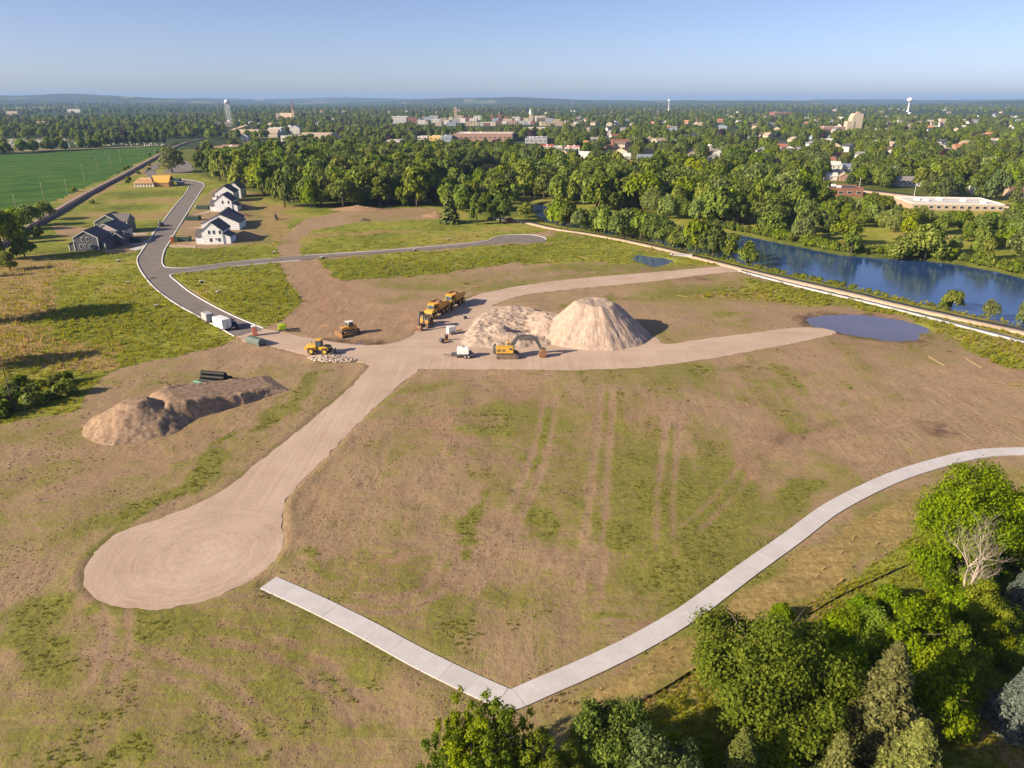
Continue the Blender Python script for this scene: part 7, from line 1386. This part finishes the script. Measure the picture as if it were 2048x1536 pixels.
for i, (a, b) in enumerate([((1355, 591), (1375, 595)), ((1440, 592), (1462, 597)), ((1092, 518), (1110, 524)), ((1160, 513), (1178, 519)), ((915, 529), (932, 537)), ((1527, 579), (1553, 584)), ((1856, 713), (1890, 732)), ((1930, 716), (1962, 736)), ((1588, 575), (1605, 578)), ((1188, 521), (1196, 523))]):
    p, q = PV(*a), PV(*b); pts = [p.lerp(q, t)+Vector((random.uniform(-.1, .1), random.uniform(-.1, .1), .07)) for t in np.linspace(0, 1, 7)]; m = MB().tube(pts, .09, 8)
    tag(m.build('straw_wattle', STRAWM), ['straw roll behind the sand pile, left of a longer one', 'straw roll in the graded ground left of the green strip', 'straw roll below the turning circle', 'straw roll left of the basin pond', 'straw roll near the left part of the north meadow', 'long straw roll in the green strip by the river walk', 'long straw roll between pond and reeds', 'long straw roll nearer the reeds right of its twin', 'short straw roll just below the river walk', 'shortest straw roll beside the basin pond'][i], 'straw roll')
BOXM = paint('pedestal_green', (.03, .04, .04), .6); CAPM = paint('pedestal_cap', (.55, .53, .48), .6)
for i, (a, b) in enumerate([(237, 524), (257, 568), (313, 615), (403, 566), (436, 587), (549, 507), (897, 481), (830, 502), (645, 517), (1015, 437)]):
    x, y = P(a, b); o = empty('utility_pedestal', (x, y, 0), R(i*17)); MB().box((0, 0, .3), (.9, .7, .6)).build('base', BOXM, o); MB().box((0, 0, .68), (.95, .75, .14)).build('cap', CAPM, o); MB().bar((.9, .3, 0), (.9, .3, 1.0), .08).build('stake', CAPM, o)
    tag(o, ['dark utility box in the grass below the grey house', 'dark utility box left of the street bend', 'dark utility box in the meadow farther down the street', 'upper dark utility box in the grass wedge', 'lower dark utility box in the grass wedge', 'dark utility box beside the dirt track and side street', 'dark utility box above the side street near the turning circle', 'dark utility box below the middle of the side street', 'dark utility box just right of the dirt track crossing', 'dark utility box by the trail head'][i], 'utility box')
# silt fence along the near wood
SILT = paint('silt_fabric', (.018, .018, .02), .8, .2, .15)
for seg, lab in (([(1272, 1412), (1330, 1380), (1400, 1335), (1470, 1290)], 'black silt fence left of the broad near tree'), ([(1612, 1236), (1680, 1196), (1745, 1165), (1800, 1140), (1860, 1118)], 'black silt fence between the straw slope and the maples')):
    l = smooth_line([P(*q) for q in seg], 1.2); o = empty('silt_fence', (l[0][0], l[0][1], 0)); l = l-l[0]; n = len(l); zz = .38+.08*(RNG.random(n)-.5); i = np.arange(n-1); off = np.array([.03, .03])
    V = np.concatenate([np.c_[l, np.full(n, -.1)], np.c_[l, zz], np.c_[l+off, np.full(n, -.1)], np.c_[l+off, zz]]); F = np.concatenate([np.stack([i, i+1, i+1+n, i+n], 1), np.stack([i+2*n, i+3*n, i+3*n+1, i+2*n+1], 1), np.stack([i+n, i+n+1, i+3*n+1, i+3*n], 1)])
    obj('fabric', mesh_np('fabric', V, F, SILT), o)
    for k in range(0, n, 2): MB().bar((l[k][0], l[k][1], -.2), (l[k][0], l[k][1], .5), .04).build('stake', POLEM, o)
    tag(o, lab, 'fence')
pmh = PV(306, 556); tag(obj('manhole_cover', MB().lathe([(.01, .03), (.9, .03), (.95, 0)], seg=20).mesh('manhole_cover', paint('iron', (.05, .045, .045), .6)), None, (pmh.x, pmh.y, .02)), 'dark manhole patch in the street bend', 'manhole')
x, y = P(1362, 511); MBX = MB().box((0, 0, .15), (7.5, 3.0, .5)).box((-3.3, 0, .4), (.5, 3.2, .6)); tag(obj('outlet_slab', MBX.mesh('outlet_slab', CONCRETE), None, (x, y, 0), R(-10)), 'pale concrete outlet slab above the basin pond', 'slab')
for i, (a, b) in enumerate([(648, 652), (640, 653)][:1]): x, y = P(a, b); tag(obj('loose_board', MB().box((0, 0, .06), (2.4, 1.0, .1)).mesh('loose_board', LUMBER), None, (x, y, 0), R(15)), 'pale sheet of wood lying on the soil left of the bulldozer', 'board')
q = MB(); rg = random.Random(5); [q.bar((rg.uniform(-1.5, 1.2), rg.uniform(-.6, .6), .1), (rg.uniform(-1.2, 1.6), rg.uniform(-.6, .6), .35), .12) for i in range(12)]; x, y = P(586, 663); tag(obj('debris_pile', q.mesh('debris_pile', BARK), None, (x, y, 0)), 'small heap of dark scrap wood right of the lime green tank', 'debris')
# growth on the ground: tufts of weeds and grass
def tuft(name, seed, n, h, w, lean, mat):
    rng = np.random.default_rng(seed); V = []; F = []
    for i in range(n):
        a = rng.uniform(0, 6.28); d = np.array([math.cos(a), math.sin(a), 0]); s = np.array([-d[1], d[0], 0]); o = d*rng.uniform(0, .35)*h; l = h*rng.uniform(.6, 1.15); k = len(V)
        top = o+d*l*lean*rng.uniform(.4, 1.2)+np.array([0, 0, l]); mid = (o+top)/2+np.array([0, 0, .08*l]); V += [o-s*w*.3, mid-s*w*.5, top, mid+s*w*.5]; F.append([k, k+1, k+2, k+3])
    return mesh_np(name, np.array(V), np.array(F), mat)
G1 = foliage('grass_blades_green', (.17, .185, .022), (.30, .30, .04), (.42, .39, .075), .5); G2 = foliage('grass_blades_dry', (.30, .21, .09), (.46, .33, .155), (.6, .46, .24), .4); G3 = foliage('weed_leaves', (.14, .16, .025), (.24, .25, .045), (.34, .33, .08), .55)
TUFTS = [tuft('green_tuft', 1, 11, .5, .10, .5, G1), tuft('dry_tuft', 2, 11, .8, .08, .35, G2), tuft('weed_tuft', 3, 14, .13, .07, 1.5, G3)]
def sample(n, r0, r1, a0=-.74, a1=.74):
    r = np.exp(RNG.uniform(math.log(r0), math.log(r1), n)); a = RNG.uniform(a0, a1, n); return r*np.sin(a), r*np.cos(a)
def clear_of(x, y):
    ok = (sdf(x, y, STREET) > .6) & (sdf(x, y, GRAVEL) > .7) & (sdf(x, y, POND) > .8) & (sdf(x, y, BASIN) > .8) & (sdf(x, y, RIVER) > 1.0) & (sdf(x, y, FIELD) > 1)
    for c, w in ((TRAIL_C, 3.2), (WALK_C, 1.9), (PATH_C, 1.35), (PATH_D, 1.35)): ok &= dist_line(x, y, c[::3], False) > w
    return ok
pts = []
x, y = sample(400000, 38, 330, -.80, .80); c = cover(x, y); g, s, l = c[:, 0], c[:, 1], c[:, 2]; w = c[:, 6]; nz = fbm(x/4.5, y/4.5, 71, 4); nb_ = fbm(x/28, y/28, 91, 4)
dist = np.hypot(x, y); u = RNG.random(len(x))
weed = (l < .4) & (s < .5) & (u < np.clip((nz+nb_*.35+g*1.1-1.30)*1.0, 0, .2)*sstep(300, 150, dist)); lush = (l >= .4) & (u < .34*sstep(330, 200, dist)); dry = (s > .45) & (u < .16*np.clip((nz-.25)*3, 0, 1)*sstep(330, 200, dist)*np.where(l < .3, .05, 1))
for mk, pick, lo, hi in ((weed, 2, .5, 1.6), (lush & ~dry, 0, .35, 1.0), (dry, 1, .35, .85)):
    xx, yy = x[mk], y[mk]; ok = clear_of(xx, yy); xx, yy = xx[ok], yy[ok]; sz = RNG.uniform(lo, hi, len(xx))*np.clip(np.hypot(xx, yy)/110, .75, 1.8); zz = relief(xx, yy)
    pts += [(a, b, d_-.03, e, pick) for a, b, d_, e in zip(xx, yy, zz, sz)]
print('tufts', len(pts)); scatter_mass('grass', pts, TUFTS, 'weeds, meadow grass and dry straw tufts over the site')
# clods and small stones on the graded soil
cl = MB(); rg = random.Random(9); stone(cl, (0, 0, 0), .5, rg); CLOD = cl.mesh('clod', paint('clod_soil', (.20, .135, .085), .95, .1, .3, (.14, .09, .055)))
x, y = sample(60000, 40, 150); c = cover(x, y); ok = (c[:, 2] < .3) & (c[:, 1] < .5) & (RNG.random(len(x)) < np.clip((fbm(x/6, y/6, 81, 3)-.42)*3, 0, .6)) & clear_of(x, y); x, y = x[ok], y[ok]
pts = [(a, b, d_, e, 0) for a, b, d_, e in zip(x, y, relief(x, y), RNG.uniform(.05, .26, len(x))*np.clip(np.hypot(x, y)/90, .7, 1.4))]; print('clods', len(pts)); scatter_mass('rubble', pts, [CLOD], 'loose clods of soil strewn over the graded field')
# ------------------------------------------------------------ the air
hz = NT('haze_air'); hz.t.nodes.remove(hz.b)
pv = hz.n('VolumePrincipled'); pv.inputs['Color'].default_value = (0.38, 0.60, 1.0, 1); pv.inputs['Density'].default_value = 0.000075; pv.inputs['Anisotropy'].default_value = 0.0
hz.t.links.new(pv.outputs[0], hz.out.inputs['Volume'])
m = MB().box((0, 10900, 45), (52000, 27000, 250)); tag(m.build('haze', hz.m), 'thin blue air over the whole valley', None, None, 'stuff')
